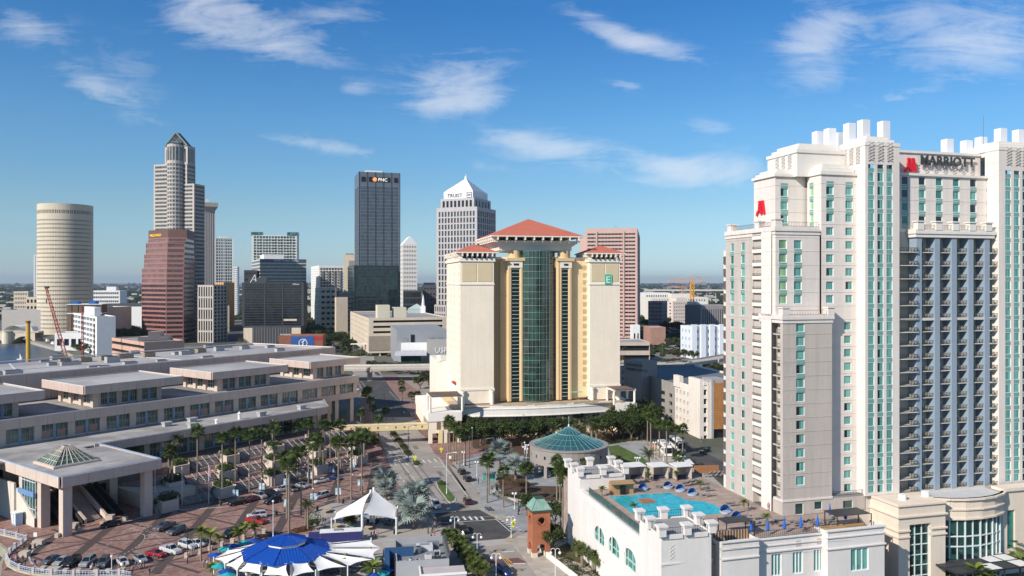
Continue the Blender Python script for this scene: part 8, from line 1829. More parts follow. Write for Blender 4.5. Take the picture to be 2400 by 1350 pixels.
def shrub(name,label,pts,r,n,mm,h=1.0,z=.15,cat='hedge'):
 b=MB()
 for i,p in enumerate(pts):leafblob(b,(p[0],p[1],z),r,r,h,n,.17,i,.5)
 return tag(recenter(b.build(name,mm),(pts[0][0],pts[0][1],z)),label,cat)
med=gp([(300,395),(335,440),(370,480),(400,520),(425,560)],k=K5)
for i,p in enumerate(med):shrub('bush','clipped green bush on the long median, %s from its far end'%ORD[i],[p,(p[0]+.8,p[1]-2),(p[0]-.3,p[1]+2)],1.5,260, hedgem, 1.2, cat='bush')
shrub('round_bush','single round bush on the small median nose',[G(*K5(487,632))],1.5,300,hedgem,1.4,cat='bush');shrub('dark_bush','dark low bush at the far end of the grassy median', [G(*K5(640, 755)),G(*K5(655,762))],1.2,260,hedgem,1.0,cat='bush')
bed=gp([(1000,790),(1010,830),(1040,845),(1080,850),(1120,850),(1160,855),(1200,850),(1240,850),(1190,800),(1150,760),(1110,770),(1060,740),(1030,770)], k=K5)
shrub('hedge','green hedge lining the curved bed below the round pavilion',bed[:8],1.9,240,hedgem,1.2);shrub('croton_shrubs','reddish shrubs in the curved bed below the round pavilion', bed[8:], 2.1, 260,redl,1.3,cat='shrub')
shrub('hedge_row','long dark hedge in the white coach lane island',gp([(1620,1085),(1640,1092),(1660,1102),(1675,1110),(1690,1118)]),1.6,200,hedgem,1.0);shrub('edge_hedge', 'hedge row behind the round pavilion lawn',gp([(1430,1040),(1445,1038),(1460,1036),(1475,1034),(1490,1033)]),1.4,220,hedgem,1.3)
shrub('terrace_shrub','rusty low shrubs beside the tall lamp on the dining terrace',[G(*K8(950,270)),G(*K8(1000,255)),G(*K8(1050,245))],1.6,260,redl,.9, cat='shrub');shrub('round_shrub', 'round dark shrub at the corner of the dining terrace',[G(*K8(1105,175))],2.0,500,hedgem,3.2,cat='shrub')
shrub('strip_shrubs','brown and green ground shrubs in the strip beside the brick tower',gp([(300,1200),(350,1240),(400,1290),(450,1330),(560,1340)],k=K6), 1.6, 260, oakB, .9, cat='shrub')
import numpy as np
rng=np.random.default_rng(4)
bmx=bmesh.new();bmesh.ops.create_icosphere(bmx,subdivisions=1,radius=1);iv=np.array([v.co[:]for v in bmx.verts]);it=np.array([[v.index for v in f.verts]for f in bmx.faces]);bmx.free()
def scatter(name,N,ymin,ymax,mm,rmul,px0=-250,px1=2650,squash=.55,box=False):
 py=660+60*F/rng.uniform(ymin,ymax,N)if False else rng.uniform(660+60*F/ymax,660+60*F/ymin,N);Y=F*60/(py-660);X=Y*(rng.uniform(px0,px1,N)-1200)/F
 keep=~((X<-.30*Y)&(Y<1250)&(X>-.75*Y))if not box else np.ones(N,bool);X,Y=X[keep],Y[keep];n=len(X);r=(5+Y/330)*rng.uniform(.6,1.4,n)*rmul
 if box:
  c=np.array([[x,y,z]for z in(0,1)for x,y in((-1,-1),(1,-1),(1,1),(-1,1))]);tri=np.array([[0,1,5],[0,5,4],[1,2,6],[1,6,5],[3,0,4],[3,4,7],[4,5,6],[4,6, 7]]);V=c[None]*np.stack([r*rng.uniform(1, 3, n),r,rng.uniform(4,11,n)],1)[:,None]
 else:tri=it;V=iv[None]*(1+.35*rng.standard_normal((n,len(iv),1)))*np.stack([r,r,r*squash],1)[:,None]
 V=V+np.stack([X,Y,np.zeros(n)],1)[:,None];m=len(V[0]);T=(tri[None]+(np.arange(n)*m)[:,None,None]).reshape(-1,3)
 me=bpy.data.meshes.new(name);me.from_pydata(V.reshape(-1,3).tolist(),[],T.tolist());me.materials.append(mm);o=bpy.data.objects.new(name,me);C.objects.link(o);o['kind']='stuff';return o
woods=leafmat('far_woods',(.012,.022,.012),(.042,.055,.028),.9,.012)
tag(scatter('far_woods',9000,1150,16000,woods,1.0),'dark belt of far woods reaching the horizon','woods');tag(scatter('near_woods',2600,640,1200,leafmat('mid_woods', (.016, .028, .010), (.06, .075, .028),.9,.03),.62),'scattered street trees among the downtown blocks','trees')
tag(scatter('far_roofs',900,1300,12000,mat('far_roof_white',(.42,.40,.37),.8,.25,.004),.42,box=True),'small pale far buildings scattered among the woods', 'buildings')
#vehicles
tyre=black;cglass=mat('car_glass',(.012,.015,.018),.05,.1,spec=.9);rimm=mat('wheel_rim',(.45,.46,.47),.3,metal=.8);hl=mat('headlight',(.7,.7,.68),.15);tlm=mat('tail_light', (.35, .01, .01), .25)
def carpaint(n,c):return mat('paint_'+n,c,.28,.04,2,metal=.25,spec=.6,coat=.6)
PAINT={'black':carpaint('black',(.012,.012,.014)),'white':carpaint('white',(.72,.72,.72)),'silver':carpaint('silver',(.36,.38,.40)),'grey':carpaint('grey', (.12, .13, .14)), 'red':carpaint('red', (.42,.015,.02)),'navy':carpaint('navy',(.015,.03,.14)),'maroon':carpaint('maroon',(.07,.015,.015))}
def loftcar(kind):
 P={'sedan':(4.7,1.84,[(-.5,.75,.86),(-.49,.8,.95),(-.25,1,1.0),(.0,1,1.0),(.22,1,.98),(.42,.95,.86),(.5,.8,.62)],[(-.38,.98),(-.2,1.40),(.06,1.44),(.26, .97)], 1.44), 'suv':(4.8, 1.92, [(-.5, .85, 1.05),(-.49,.92,1.12),(-.2,1,1.12),(.0,1,1.12),(.22,1,1.1),(.44,.95,1.02),(.5,.85,.75)],[(-.48,1.1),(-.42,1.70),(.06,1.76),(.24,1.1)],1.76),'pickup':(5.7, 1.96, [(-.5, .94, 1.12), (-.49, .96, 1.15), (-.2,1,1.15),(.0,1,1.15),(.22,1,1.14),(.45,.96,1.05),(.5,.88,.8)],[(-.13,1.12),(-.09,1.84),(.1,1.86),(.22,1.12)],1.86)}[kind]
 L,W,secs,cab,top=P;b=MB();rings=[]
 for x,w,z in secs:
  hw=W/2*w;rings.append([(x*L,-hw*.96,.32),(x*L,-hw,.6),(x*L,-hw*.97,z-.12),(x*L,-hw*.86,z),(x*L,hw*.86,z),(x*L,hw*.97,z-.12),(x*L,hw,.6),(x*L,hw*.96,.32)])
 for r0,r1 in zip(rings,rings[1:]):
  for i in range(8):j=(i+1)%8;b.quad(r0[i],r0[j],r1[j],r1[i])
 b.poly(rings[0][::-1]);b.poly(rings[-1]);
 x0,x1,x2,x3=[c[0]*L for c in cab];zb=cab[0][1]-.02;hw=W/2*.84;tw=W/2*.66
 b.prism([(x1,-tw),(x2,-tw),(x2,tw),(x1,tw)],top-.05,top)
 for(A,B_)in(((x0,hw,zb),(x1,tw,top-.04)),((x3,hw,zb),(x2,tw,top-.04)),((x0,-hw,zb),(x1,-tw,top-.04)),((x3,-hw,zb),(x2,-tw,top-.04)),(((x0+x3)/2,hw,zb), ((x1+x2)/2, tw, top-.04)), (((x0+x3)/2, -hw, zb),((x1+x2)/2,-tw,top-.04))):b.tube(A,B_,.045,4)
 if kind=='pickup':b.quad((-.47*L,-.8,1.16),(-.15*L,-.8,1.16),(-.15*L,.8,1.16),(-.47*L,.8,1.16))
 g=MB();lo=[(x0,-hw,zb),(x3,-hw,zb),(x3,hw,zb),(x0,hw,zb)];hi=[(x1,-tw,top-.05),(x2,-tw,top-.05),(x2,tw,top-.05),(x1,tw,top-.05)]
 for i in range(4):j=(i+1)%4;g.quad(lo[i],lo[j],hi[j],hi[i])
 w=MB()
 def wheelmesh():
  m=MB();n=14
  for k in range(n):
   a0,a1=2*PI*k/n,2*PI*(k+1)/n;r=.34;f=lambda a,rr,y:(rr*math.cos(a),y,.34+rr*math.sin(a));m.quad(f(a0,r,-.11),f(a1,r,-.11),f(a1,r,.11),f(a0,r,.11),0)
   for y,s_ in((-.11,1),(.11,-1)):m.poly([(0,y,.34),f(a1,r,y),f(a0,r,y)][::s_],0);m.poly([(0,y*1.04,.34),f(a1,.21,y*1.04),f(a0,.21,y*1.04)][::s_],1)
  return meshof(m,'wheel',[tyre,rimm])
 h=MB();h.box(-.03,-.18,-.07,.03,.18,.07)
 return dict(L=L,W=W,body=meshof(b,'body',PAINT['white'],False),glass=meshof(g,'windows',cglass),wheel=wheelmesh(),hl=meshof(h,'headlight',hl),tl=meshof(h, 'tail_light', tlm), hz=secs[-2][2]-.22)
CARK={k:loftcar(k)for k in('sedan','suv','pickup')};CARS=[]
def car(kind,col,nose,tail,k=None,z=.02,desc='',far=False):
 n_=Vector(G(*(k(*nose)if k else nose),z)[:2]);t_=Vector(G(*(k(*tail)if k else tail),z)[:2]);c=(n_+t_)/2;d=n_-t_;M_=CARK[kind];t=thing('parked_car' if kind!='pickup' else 'pickup_truck', (c.x, c.y, z),'%s %s %s'%(col,{'sedan':'saloon car','suv':'tall estate car','pickup':'pickup truck'}[kind],desc),'car' if kind!='pickup' else 'pickup','cars in the scene')
 def ad(nm,me,loc,rz=0):o=bpy.data.objects.new(nm,me);C.objects.link(o);o.parent=t;o.location=loc;o.rotation_euler.z=rz;return o
 bo=ad('body',M_['body'],(0,0,0));bo.material_slots[0].link='OBJECT';bo.material_slots[0].material=PAINT[col];ad('windows',M_['glass'],(0,0,0))
 if not far:
  for x in(-.31,.31):
   for y in(-1,1):ad('wheel',M_['wheel'],(x*M_['L'],y*(M_['W']/2-.1),0))
  for y in(-.62,.62):ad('headlight',M_['hl'],(.487*M_['L'],y,M_['hz']));ad('tail_light',M_['tl'],(-.495*M_['L'],y,M_['hz']+.1))
 t.rotation_euler.z=ang(d);return t
R1='in the row along the curved sea wall'
for i,(kd,cl_,nx,ny,tx,ty)in enumerate((('sedan','grey',430,1250,590,1180),('sedan','silver',545,1265,690,1190),('suv','black',640,1285,775,1205),('suv', 'silver', 800, 1290, 930, 1190), ('suv', 'grey',990,1290,1060,1200),('sedan','white',1245,1270,1180,1200),('sedan','silver',1440,1240,1330,1170),('sedan','red',1620,1170,1460,1140))):car(kd,cl_,(nx, ny), (tx, ty), K3, .1, '%s, %s from the left'%(R1,ORD[i]))
car('sedan','black',(1005,880),(1185,840),K3,.1,'driving past the portico columns')
for kd,cl_,nx,ny,tx,ty,ds in(('pickup','grey',25,975,165,920,'parked on the plaza, the one nearest the portico'),('suv','grey',125,1015,265,960,'parked behind the grey pickup on the plaza'), ('suv', 'white',365,1130,215,1085,'parked by the first lamp post near the blue umbrellas'),('pickup','white',235,1175,60,1125,'parked nose right beside the red car'), ('sedan', 'white', 420, 1110, 320, 1070, 'half hidden behind the yellow green palms'),('suv','black',600,1035,700,985,'behind the palms left of the blue pavilion'),('sedan','black',470,1090,380, 1075, 'behind the leftmost palms by the umbrellas'),('pickup','red',965,915,790,880,'parked on the plaza behind the palms'),('suv','white',810,860,950,845,'behind the red pickup'),('suv','black',640, 755, 785, 725, 'at the front of the kerbside queue'),('sedan','red',785,725,890,690,'second in the kerbside queue'),('suv','silver',955,695,860,670,'third in the kerbside queue'),('suv','black',1060, 680, 965, 655, 'fourth in the kerbside queue'),('suv','black',945,745,1090,710,'double parked beside the kerbside queue'),('suv','white',1035,640,1160,615,'fifth in the kerbside queue'),('sedan','grey', 1215, 635, 1160, 600, 'sixth in the kerbside queue'),('sedan','silver',1320,605,1225,580,'seventh in the kerbside queue'),('sedan','white',1365,565,1500,540,'near the top of the kerbside queue'), ('sedan', 'navy', 1610, 530, 1480, 520, 'furthest along the kerbside queue'),('suv','white',1375,700,1490,665,'waiting alone opposite the kerbside queue')):car(kd,cl_,(nx,ny),(tx,ty),K4,.1,ds)
for kd,cl_,nx,ny,tx,ty,ds in(('suv','black',755,668,800,710,'behind the other black one at the park kerb'),('suv','black',790,712,838,755,'in front at the park kerb'), ('suv', 'maroon', 800, 860, 828,900,'driving away beside the grassy median'),('suv','white',635,932,590,880,'waiting at the crossing stop line'),('suv','black',820,1095,745,1035,'crossing the dark junction'), ('suv', 'navy', 1085, 1360,1025,1310,'driving in at the bottom of the street'),('sedan','black',95,140,72,118,'far up the shaded street'),('sedan','white',108,152,140,148,'under the elevated road'), ('sedan', 'white', 485, 85,450,75,'parked under the viaduct near the white wing'),('suv','grey',250,58,210,48,'passing under the elevated road')):car(kd,cl_,(nx,ny),(tx,ty),K5, .03, ds, far=ny<200)
for cl_,nx,ny,tx,ty,ds in(('black',1566,828,1578,827,'parked in the right car park, darker of the pair'),('silver',1590,831,1578,829,'parked in the right car park, paler of the pair'), ('red', 1665, 837,1652,835,'near the hotel edge on the highway ramp'),('black',1628,816,1617,815,'on the road beyond the car park trees'),('black',1483,842,1500,841,'on the garage roof near the worn lettering')):car('sedan',cl_,(nx,ny),(tx,ty),None,.03,ds,True)
car('sedan','black',(1642,1062),(1662,1058),None,.03,'leaving the white coach lane',False)
for i,(n0,t0)in enumerate((((1582,1088),(1536,1040)),((1618,1075),(1560,1030)))):
 a,b_=Vector(G(*n0)[:2]),Vector(G(*t0)[:2]);d=(a-b_).normalized();L=12.5;c=(a+b_)/2;t=thing('coach',(c.x,c.y,.02),'white touring coach with dark windows, %s of the two'%('nearer the lawn', 'nearer the garage')[i],'coach','white coaches')
 b=MB();b.rbox(c,d,L,2.6,.4,3.5);b.rbox(c,d,L-.6,2.3,3.5,3.7);b.build('body',white,t);b=MB();b.rbox(c,d,L-1.2,2.66,1.7,3.0);b.rbox(c+d*(L/2-.1),d,.3,2.4, 1.3, 3.2);b.build('windows', cglass, t)
 n_=Vector((-d.y,d.x))
 for x in(-3.8,4.0):
  for y in(-1.2,1.2):q=c+d*x+n_*y;b=MB();b.tube((*(q-n_*.15),.5),(*(q+n_*.15),.5),.5,14);b.build('wheel',tyre,t)
 for x in(-2.5,2.5):b=MB();b.rbox(c+d*x,d,1.6,1.3,3.7,3.95);b.build('roof_unit',grey_c,t)
for i,(n0,t0)in enumerate((((1605,1098),(1590,1080)),((1622,1112),(1606,1094)))):
 a,b_=Vector(G(*n0)[:2]),Vector(G(*t0)[:2]);d=(a-b_).normalized();c=(a+b_)/2;t=thing('minibus',(c.x,c.y,.02),'white roofed minibus in the coach lane, %s'%('behind the coaches', 'first in line')[i], 'minibus','minibuses');b=MB();b.rbox(c,d,7,2.2,.4,2.8);b.build('body',PAINT['black']if i else white,t);b=MB();b.rbox(c,d,6.9,2.1,2.8,2.95);b.build('roof', white, t);b=MB();b.rbox(c, d, 6.4, 2.24, 1.4, 2.4);b.build('windows',cglass,t)
 for x in(-2.3,2.3):
  for y in(-1,1):q=c+d*x+Vector((-d.y,d.x))*y;b=MB();n_=Vector((-d.y,d.x));b.tube((*(q-n_*.12),.38),(*(q+n_*.12),.38),.38,12);b.build('wheel',tyre,t)
#people
skin=mat('skin',(.42,.26,.18),.6);hair=mat('hair',(.03,.02,.015),.7);CL=[mat('cloth_%s'%n,c,.85,.1,4)for n,c in(('black',(.02,.02,.022)),('white',(.65, .65, .65)), ('blue', (.03, .08, .28)), ('red', (.45,.04,.05)),('pink',(.55,.25,.35)),('grey',(.2,.2,.2)),('denim',(.06,.09,.16)),('khaki',(.30,.25,.16)),('teal',(.03,.25,.25)))]
CN=['black','white','blue','red','pink','grey','denim','khaki','teal']
def bodymesh(step,armf,sit=False):
 v=[];e=[];r=[]
 def add(p,rad,par=None):
  v.append(p);r.append(rad)
  if par is not None:e.append((par,len(v)-1))
  return len(v)-1
 hz=.95 if not sit else .5;pel=add((0,0,hz),.15);ch=add((0,.02,hz+.28),.145,pel);sh=add((0,.02,hz+.46),.13,ch);nk=add((0,.02,hz+.58),.055,sh);hd=add((0, .01, hz+.70), .095, nk);add((0, .01, hz+.79), .085,hd)
 for s_ in(-1,1):
  hp=add((s_*.09,0,hz-.05),.095,pel);st=step*s_
  if sit:kn=add((s_*.12,-.42,hz),.06,hp);an=add((s_*.12,-.42,.1),.045,kn);add((s_*.12,-.56,.05),.04,an)
  else:kn=add((s_*.10,-st*.5-.02,.5),.065,hp);an=add((s_*.10,st*-.55+(.12 if st<0 else 0),.09),.045,kn);add((s_*.10,st*-.55-.14,.05),.04,an)
  so_=add((s_*.19,.02,hz+.44),.06,sh);el=add((s_*.25,.02+armf*s_*.12,hz+.18),.045,so_);wr=add((s_*.24,-.12+armf*s_*.2,hz-.04),.034,el);hn=add((s_*.24,-.15+armf*s_*.24, hz-.13), .033, wr)
  for q in range(3):add((s_*.24+(q-1)*.022,-.18+armf*s_*.26,hz-.20+abs(q-1)*.01),.011,hn)
  add((s_*.20,-.19+armf*s_*.2,hz-.14),.012,hn)
 me=bpy.data.meshes.new('b');me.from_pydata(v,e,[]);o=bpy.data.objects.new('b',me);C.objects.link(o);m=o.modifiers.new('s','SKIN');
 for i,q in enumerate(me.skin_vertices[0].data):q.radius=(r[i],r[i]);q.use_root=(i==0)
 s2=o.modifiers.new('d','SUBSURF');s2.levels=1;bpy.context.view_layer.update();m2=bpy.data.meshes.new_from_object(o.evaluated_get(bpy.context.evaluated_depsgraph_get()));bpy.data.objects.remove(o);m2.name='person';m2.materials.clear()
 for mm in(skin,CL[0],CL[1],hair,black):m2.materials.append(mm)
 for p in m2.polygons:
  c=p.center;p.use_smooth=True;z=c.z
  p.material_index=3 if z>hz+.72 and(c.y>-.02 or z>hz+.80)else 0 if z>hz+.53 else(1 if z>hz-.02 and(abs(c.x)<.17 or z>hz+.2)else(0 if abs(c.x)>.17 and z>hz-.3 else(2 if z>.10 else 4)))
 return m2
BODY=[bodymesh(0,.1),bodymesh(.55,.9),bodymesh(.38,-.7),bodymesh(0,0,True)];pe=random.Random(9);PC=[]
def person(x,y,k,where,z=.13,sit=False,top=None):
 g0=G(*(k(x,y)if k else(x,y)),z);i=pe.randrange(3)if not sit else 3;o=bpy.data.objects.new('person',BODY[i]);C.objects.link(o);o.location=g0;o.rotation_euler.z=pe.uniform(0, 6.28);s_=pe.uniform(.98, 1.08);o.scale=(s_,)*3
 a=CN.index(top)if top else pe.randrange(9);b_=pe.choice((0,5,6,7));o.material_slots[1].link='OBJECT';o.material_slots[1].material=CL[a];o.material_slots[2].link='OBJECT';o.material_slots[2].material=CL[b_]
 tag(o,None,'person','people '+where);PC.append((where,k(x,y)[0]if k else x,o,CN[a],CN[b_],('standing','walking','walking','seated')[i]))
for x,y in each('390 310 405 312 425 310 440 308 470 320 465 318 885 752 603 1045 587 1070 600 1105 580 1120 1155 925 1148 935 30 680 20 690',2):person(x, y, K5, 'on the wide street pavements', .12)
for x,y,c in(('1640',325,'blue'),('1668',322,'black'),('1685',325,'pink'),('1705',328,'grey'),('1750',592,'black'),('2240',232,'maroon'),('2215',268,'black'), ('2100', 236, 'red'), ('70', 600, 'white'),('103',600,'white'),('1210',200,'black'),('1190',190,'grey'),('1270',120,'black')):person(float(x),y,K8,'round the dining terrace',.13,top=c if c in CN else 'red')
for x,y in each('180 950 145 1215 155 1225 225 1220 250 1260 345 1260 130 830 138 840 1345 1280 1370 1290 1400 1285 1425 1270 1310 1330 1520 1215 900 1320 915 1300 1480 1345 950 1310 1230 1285 240 1110',2):person(x,y,K3,'along the curved sea wall',.13)
for x,y in each('895 300 907 302 1395 320 1398 305 1370 110 900 310',2):person(x,y,K6,'near the coach lane',.13)
for x,y in each('185 470 205 590 640 640 345 470',2):person(x,y,K7,'on the pool deck',DZ+.03)
for x,y in each('1660 440 1810 625 1300 1260 700 1320 640 445 900 640 1120 560 1500 500 1700 520 420 720 560 730 1290 700 1600 600 1180 780 330 1160 345 1170 1000 900', 2):person(x, y, K4, 'on the brick plaza',.12)
sr={}
for w_,px,o,a,b_,po in sorted(PC,key=lambda q:(q[0],q[1])):sr[w_]=sr.get(w_,-1)+1;o['label']='%s person in %s top %s, %s from the left'%(po,a,w_,ORD[sr[w_]])
#street furniture
lampw=mat('lamp_globe',(.80,.80,.78),.3)
def globe(b,p,r,n=8):
 for i in range(n):
  for j in range(5):
   f=lambda a,c:(p[0]+r*math.cos(a)*math.sin(c),p[1]+r*math.sin(a)*math.sin(c),p[2]+r*math.cos(c));a0,a1,c0_,c1_=2*PI*i/n,2*PI*(i+1)/n,PI*j/5,PI*(j+1)/5;b.quad(f(a0, c1_), f(a1, c1_), f(a1, c0_), f(a0,c0_))
LN=0
def lamp(x,y,yt,k,label,style='twin',mm=whitem,z=.12):
 (px,by),(_,ty)=k(x,y),k(x,yt);g0=Vector(G(px,by,z));h=max(3,ZP(ty,g0.y)-z);t=thing('street_lamp',tuple(g0),label,'street lamp','street lamps');b=MB();b.cone(g0[:2], .16, .10, z, z+h*.15, 8);b.tube((g0.x,g0.y,z),(g0.x,g0.y,z+h),.08,6);b.build('post',mm,t)
 if style=='twin':
  for s_ in(-1,1):b=MB();b.path([(g0.x+s_*(.45-.45*math.cos(PI*i/6)),g0.y,z+h+.45*math.sin(PI*i/6))for i in range(7)],.05,5);b.build('arm',mm,t);b=MB();globe(b, (g0.x+s_*.9, g0.y, z+h-.45), .3);b.build('lamp_globe',lampw,t)
 elif style=='globe':
  for s_ in(-1,1):b=MB();globe(b,(g0.x+s_*.4,g0.y,z+h),.33);b.build('lamp_globe',lampw,t);b=MB();b.tube((g0.x,g0.y,z+h-.4),(g0.x+s_*.4,g0.y,z+h-.2),.04, 4);b.build('arm', mm, t)
 elif style=='banner':
  b=MB();globe(b,(g0.x,g0.y,z+h+.1),.25);b.build('lamp_globe',lampw,t)
  for s_ in(-1,1):b=MB();b.box(g0.x+s_*.12 if s_>0 else g0.x-.78,g0.y-.02,z+h-3.0,g0.x+.78 if s_>0 else g0.x-.12,g0.y+.02,z+h-1.2);b.build('banner',mat('banner_pale', (.66, .72, .76), .7, .1, 2, alt=(.25,.45,.6),altscale=.9),t)
 elif style=='cobra':
  b=MB();b.tube((g0.x,g0.y,z+h),(g0.x+2.2,g0.y,z+h+.4),.06,5);b.box(g0.x+2.0,g0.y-.15,z+h+.3,g0.x+2.9,g0.y+.15,z+h+.48);b.build('arm',mm,t)
 else:b=MB();b.cone(g0[:2],.3,.2,z+h,z+h+.35,8);b.build('lamp_head',mm,t)
 return t
for i,(x,y,yt)in enumerate(((385,850,560),(695,1090,790),(955,1370,1070),(1770,1400,1000),(1163,820,555))):lamp(x,y,yt,K9,'white twin globe street lamp, %s'%['beside the dark junction', 'beside the pale crossing','lowest on the street verge','in front of the white building wall','beside the yellow crossing sign'][i])
for i,(k,x,y,yt)in enumerate(((K9,1208,430,215),(K5,875,705,615),(K5,790,630,550),(K5,1200,560,520),(K6,30,470,355),(K6,45,480,370),(K6,895,510,455),(K6, 912, 510, 455), (K6, 1035, 440, 320), (K6, 1103,460,360))):lamp(x,y,yt,k,'short white globe lamp, %s'%['by the hooped cycle rack','beside the two parked black cars','near the palm cluster','left of the round pavilion rear', 'at the left of the round pavilion front','second at the left of the round pavilion','on the lawn edge, left one','on the lawn edge, right one','left beside the coaches','right beside the coaches'][i], 'globe')
for i,(x,y,yt)in enumerate(((700,690,575),(925,650,520),(1135,640,480),(1335,555,430),(1522,490,380),(1700,470,340),(1768,620,490),(1578,700,560),(1365, 700, 610), (1140, 830, 655))):lamp(x, y, yt, K4,'plaza lamp with pale double banner, %s'%['first from the left by the kerb','second by the kerb','third by the kerb','fourth by the kerb','fifth by the kerb', 'sixth by the kerb', 'at the right end near the street','beyond the dining terrace corner','beside the lone white car','by the thick palm'][i],'banner',dark)
for i,(k,x,y,yt,mm,st)in enumerate(((K4,1022,1020,715,whitem,'top'),(K4,290,1240,950,dark,'top'),(K3,1105,1345,1160,whitem,'top'),(K5,432,590,385,dark, 'cobra'), (K5, 680, 820, 560, whitem, 'cobra'), (K5,828,650,455,dark,'top'),(K5,560,1075,790,dark,'top'),(K5,1142,955,700,dark,'top'),(K5,930,555,465,steel,'cobra'),(KA,325,520,240,dark,'top'),(KA,440, 560, 400, dark, 'top'), (K5, 845, 530, 395, steel,'top'),(K5,1183,600,490,whitem,'top'))):lamp(x,y,yt,k,['thick tall white lamp post behind the blue pavilion','dark lamp post by the white pickup','white lamp post among the sea wall cars', 'dark tall mast on the long planted median','white tall mast on the grassy median','dark mast in front of the yellow hotel palms','thick dark signal mast at the crossing', 'dark banner mast by the cycle rack','steel arm lamp by the tramway','dark signal mast in the shaded street','dark lamp mast before the footbridge','pale flagpole before the yellow hotel', 'white pole left of the round pavilion'][i], st,mm)
for i,(px,by,ty)in enumerate(((1494,848,785),(1532,825,790),(1553,850,803),(1540,800,772),(1595,838,795),(1644,835,800),(1672,850,820),(1512,845,810),(1459, 850, 815), (1600, 790, 762), (1561, 875, 838),(1600,882,845),(1543,790,775),(1578,835,820),(955,845,785),(862,862,830),(844,850,798))):lamp(px,by,ty,lambda a,c:(a,c),'slim tall highway lamp %s, %s from the left'%('right of the yellow hotel' if i<14 else 'near the university building',ORD[[1,3,5,4,9,12,13,2,0,11,7,10,6,8,2,1,0][i]]),'cobra' if i%3 else 'top',steel)
for i,(x,y,yt)in enumerate(((243,745,425),(472,730,410),(12,755,430))):
 (px,by),(_,ty)=K4(x,y),K4(x,yt);g0=G(px,by,.1);t=thing('flagpole',(g0[0],g0[1],.1),'slim white flagpole at the foot of the terraces, %s'%('middle one', 'right-hand one with a folded flag', 'left-hand one by the portico')[i],'flagpole','flagpoles by the terraces');zt_=ZP(ty,g0[1]);b=MB();b.tube(g0,(g0[0],g0[1],zt_),.09,6);b.build('pole',whitem,t);b=MB();globe(b, (g0[0], g0[1], zt_+.1), .14);b.build('ball',whitem,t)
 if i==1:b=MB();b.quad((g0[0],g0[1],zt_-2.6),(g0[0]+.5,g0[1],zt_-3.0),(g0[0]+.4,g0[1],zt_-.4),(g0[0],g0[1],zt_-.2));b.quad((g0[0],g0[1]+.04,zt_-.2),(g0[0]+.4, g0[1]+.04, zt_-.4), (g0[0]+.5, g0[1]+.04,zt_-3.0),(g0[0],g0[1]+.04,zt_-2.6));b.build('flag',CL[4],t)
bl=MB();bl.box(-.42,-.42,0,.42,.42,.85);bl.box(-.5,-.5,.85,.5,.5,.97);blm=meshof(bl,'bollard',sqm)
for i,(k,x,y)in enumerate([(K3,a,c)for a,c in((566,970),(790,910),(1012,850),(1237,800),(1455,745),(1555,720),(1655,690),(325,1070),(430,1300),(650,1325), (777, 1330), (945, 1335), (1068, 1330), (1215,1315))]+[(K4,a,c)for a,c in((30,800),(118,775),(285,1190),(395,1160),(485,1130),(580,1095),(675,1065),(775,1035),(862,1010),(945,985))]):g0=G(*k(x,y), .1);o=inst('bollard', blm, None, g0);tag(o, 'square concrete bollard at the plaza edge, %s counted from the portico'%ORD[i],'bollard','concrete bollards')
for i,(x,y,w)in enumerate(((385,1040,2.2),(245,1155,1.8),(1090,790,1.8),(740,870,1.4),(530,1320,2.4))):g0=G(*K3(x,y),.1);b=MB();b.box(g0[0]-w/2,g0[1]-.8, .1, g0[0]+w/2, g0[1]+.8, 1.2);o=recenter(b.build('concrete_block',sqm),g0);tag(o,'pale concrete block on the plaza, %s'%['beside the small white sign','inside the curved sea wall','at the foot of the right escalator', 'beside the front column', 'among the sea wall cars'][i],'concrete block','concrete blocks')
bn=MB();bn.cone((0,0),.32,.36,0,1.0,10);bn.cone((0,0),.38,.2,1.0,1.2,10);bnm=meshof(bn,'bin',dark)
for i,(k,x,y)in enumerate(((K3,755,900),(K3,295,1090),(K3,1415,750),(K4,577,745),(K4,1400,790),(K4,1050,830),(K4,1620,730),(K8,1205,250),(K8,1610,190), (K8, 1690, 190), (K8, 1860, 285), (K4, 1230, 570))):g0=G(*k(x,y),.12);o=inst('litter_bin',bnm,None,g0);tag(o,'dark round litter bin, %s'%['by the front portico column','beside the concrete block at the sea wall', 'by the right portico column', 'behind the black queue car','below the slim palms','behind the thick lamp post','at the terrace corner','beside the round shrub','left under the shade sail', 'right under the shade sail', 'at the right sail mast','near the top of the kerb queue'][i],'litter bin','litter bins')
g0=G(*K3(170,840),.1);t=thing('kiosk',(g0[0],g0[1],.1),'small white and blue kiosk against the ivory portico wall','kiosk');b=MB();b.rbox(g0,CFO.u,1.6, 2.4, .1, 3.0);b.build('body', mat('kiosk_blue', (.30,.42,.62),.6),t);b=MB();b.rbox(g0,CFO.u,2.0,2.8,3.0,3.25);b.build('roof',white,t)
for s_ in(-.6,.6):q=Vector(g0[:2])-CFO.u*.82+CFO.v*s_;b=MB();b.rbox(q,CFO.v,.8,.06,.5,2.7);b.build('panel',white,t)
sw=[K3(*p)for p in((-40,925),(50,950),(165,975),(260,1005),(215,1045),(150,1085),(100,1135),(70,1190),(95,1250),(190,1300),(330,1335),(510,1350),(730,1358), (960, 1358), (1180, 1350), (1300, 1370))]
SWp=[Vector(G(p[0],p[1],.1)[:2])for p in sw];t=thing('sea_wall',(SWp[3].x,SWp[3].y,0),'curved sea wall with blue white railing round the lower left plaza', 'sea wall');rl_=mat('rail_pale_blue', (.50, .60,.74),.5)
b=MB();k=MB()
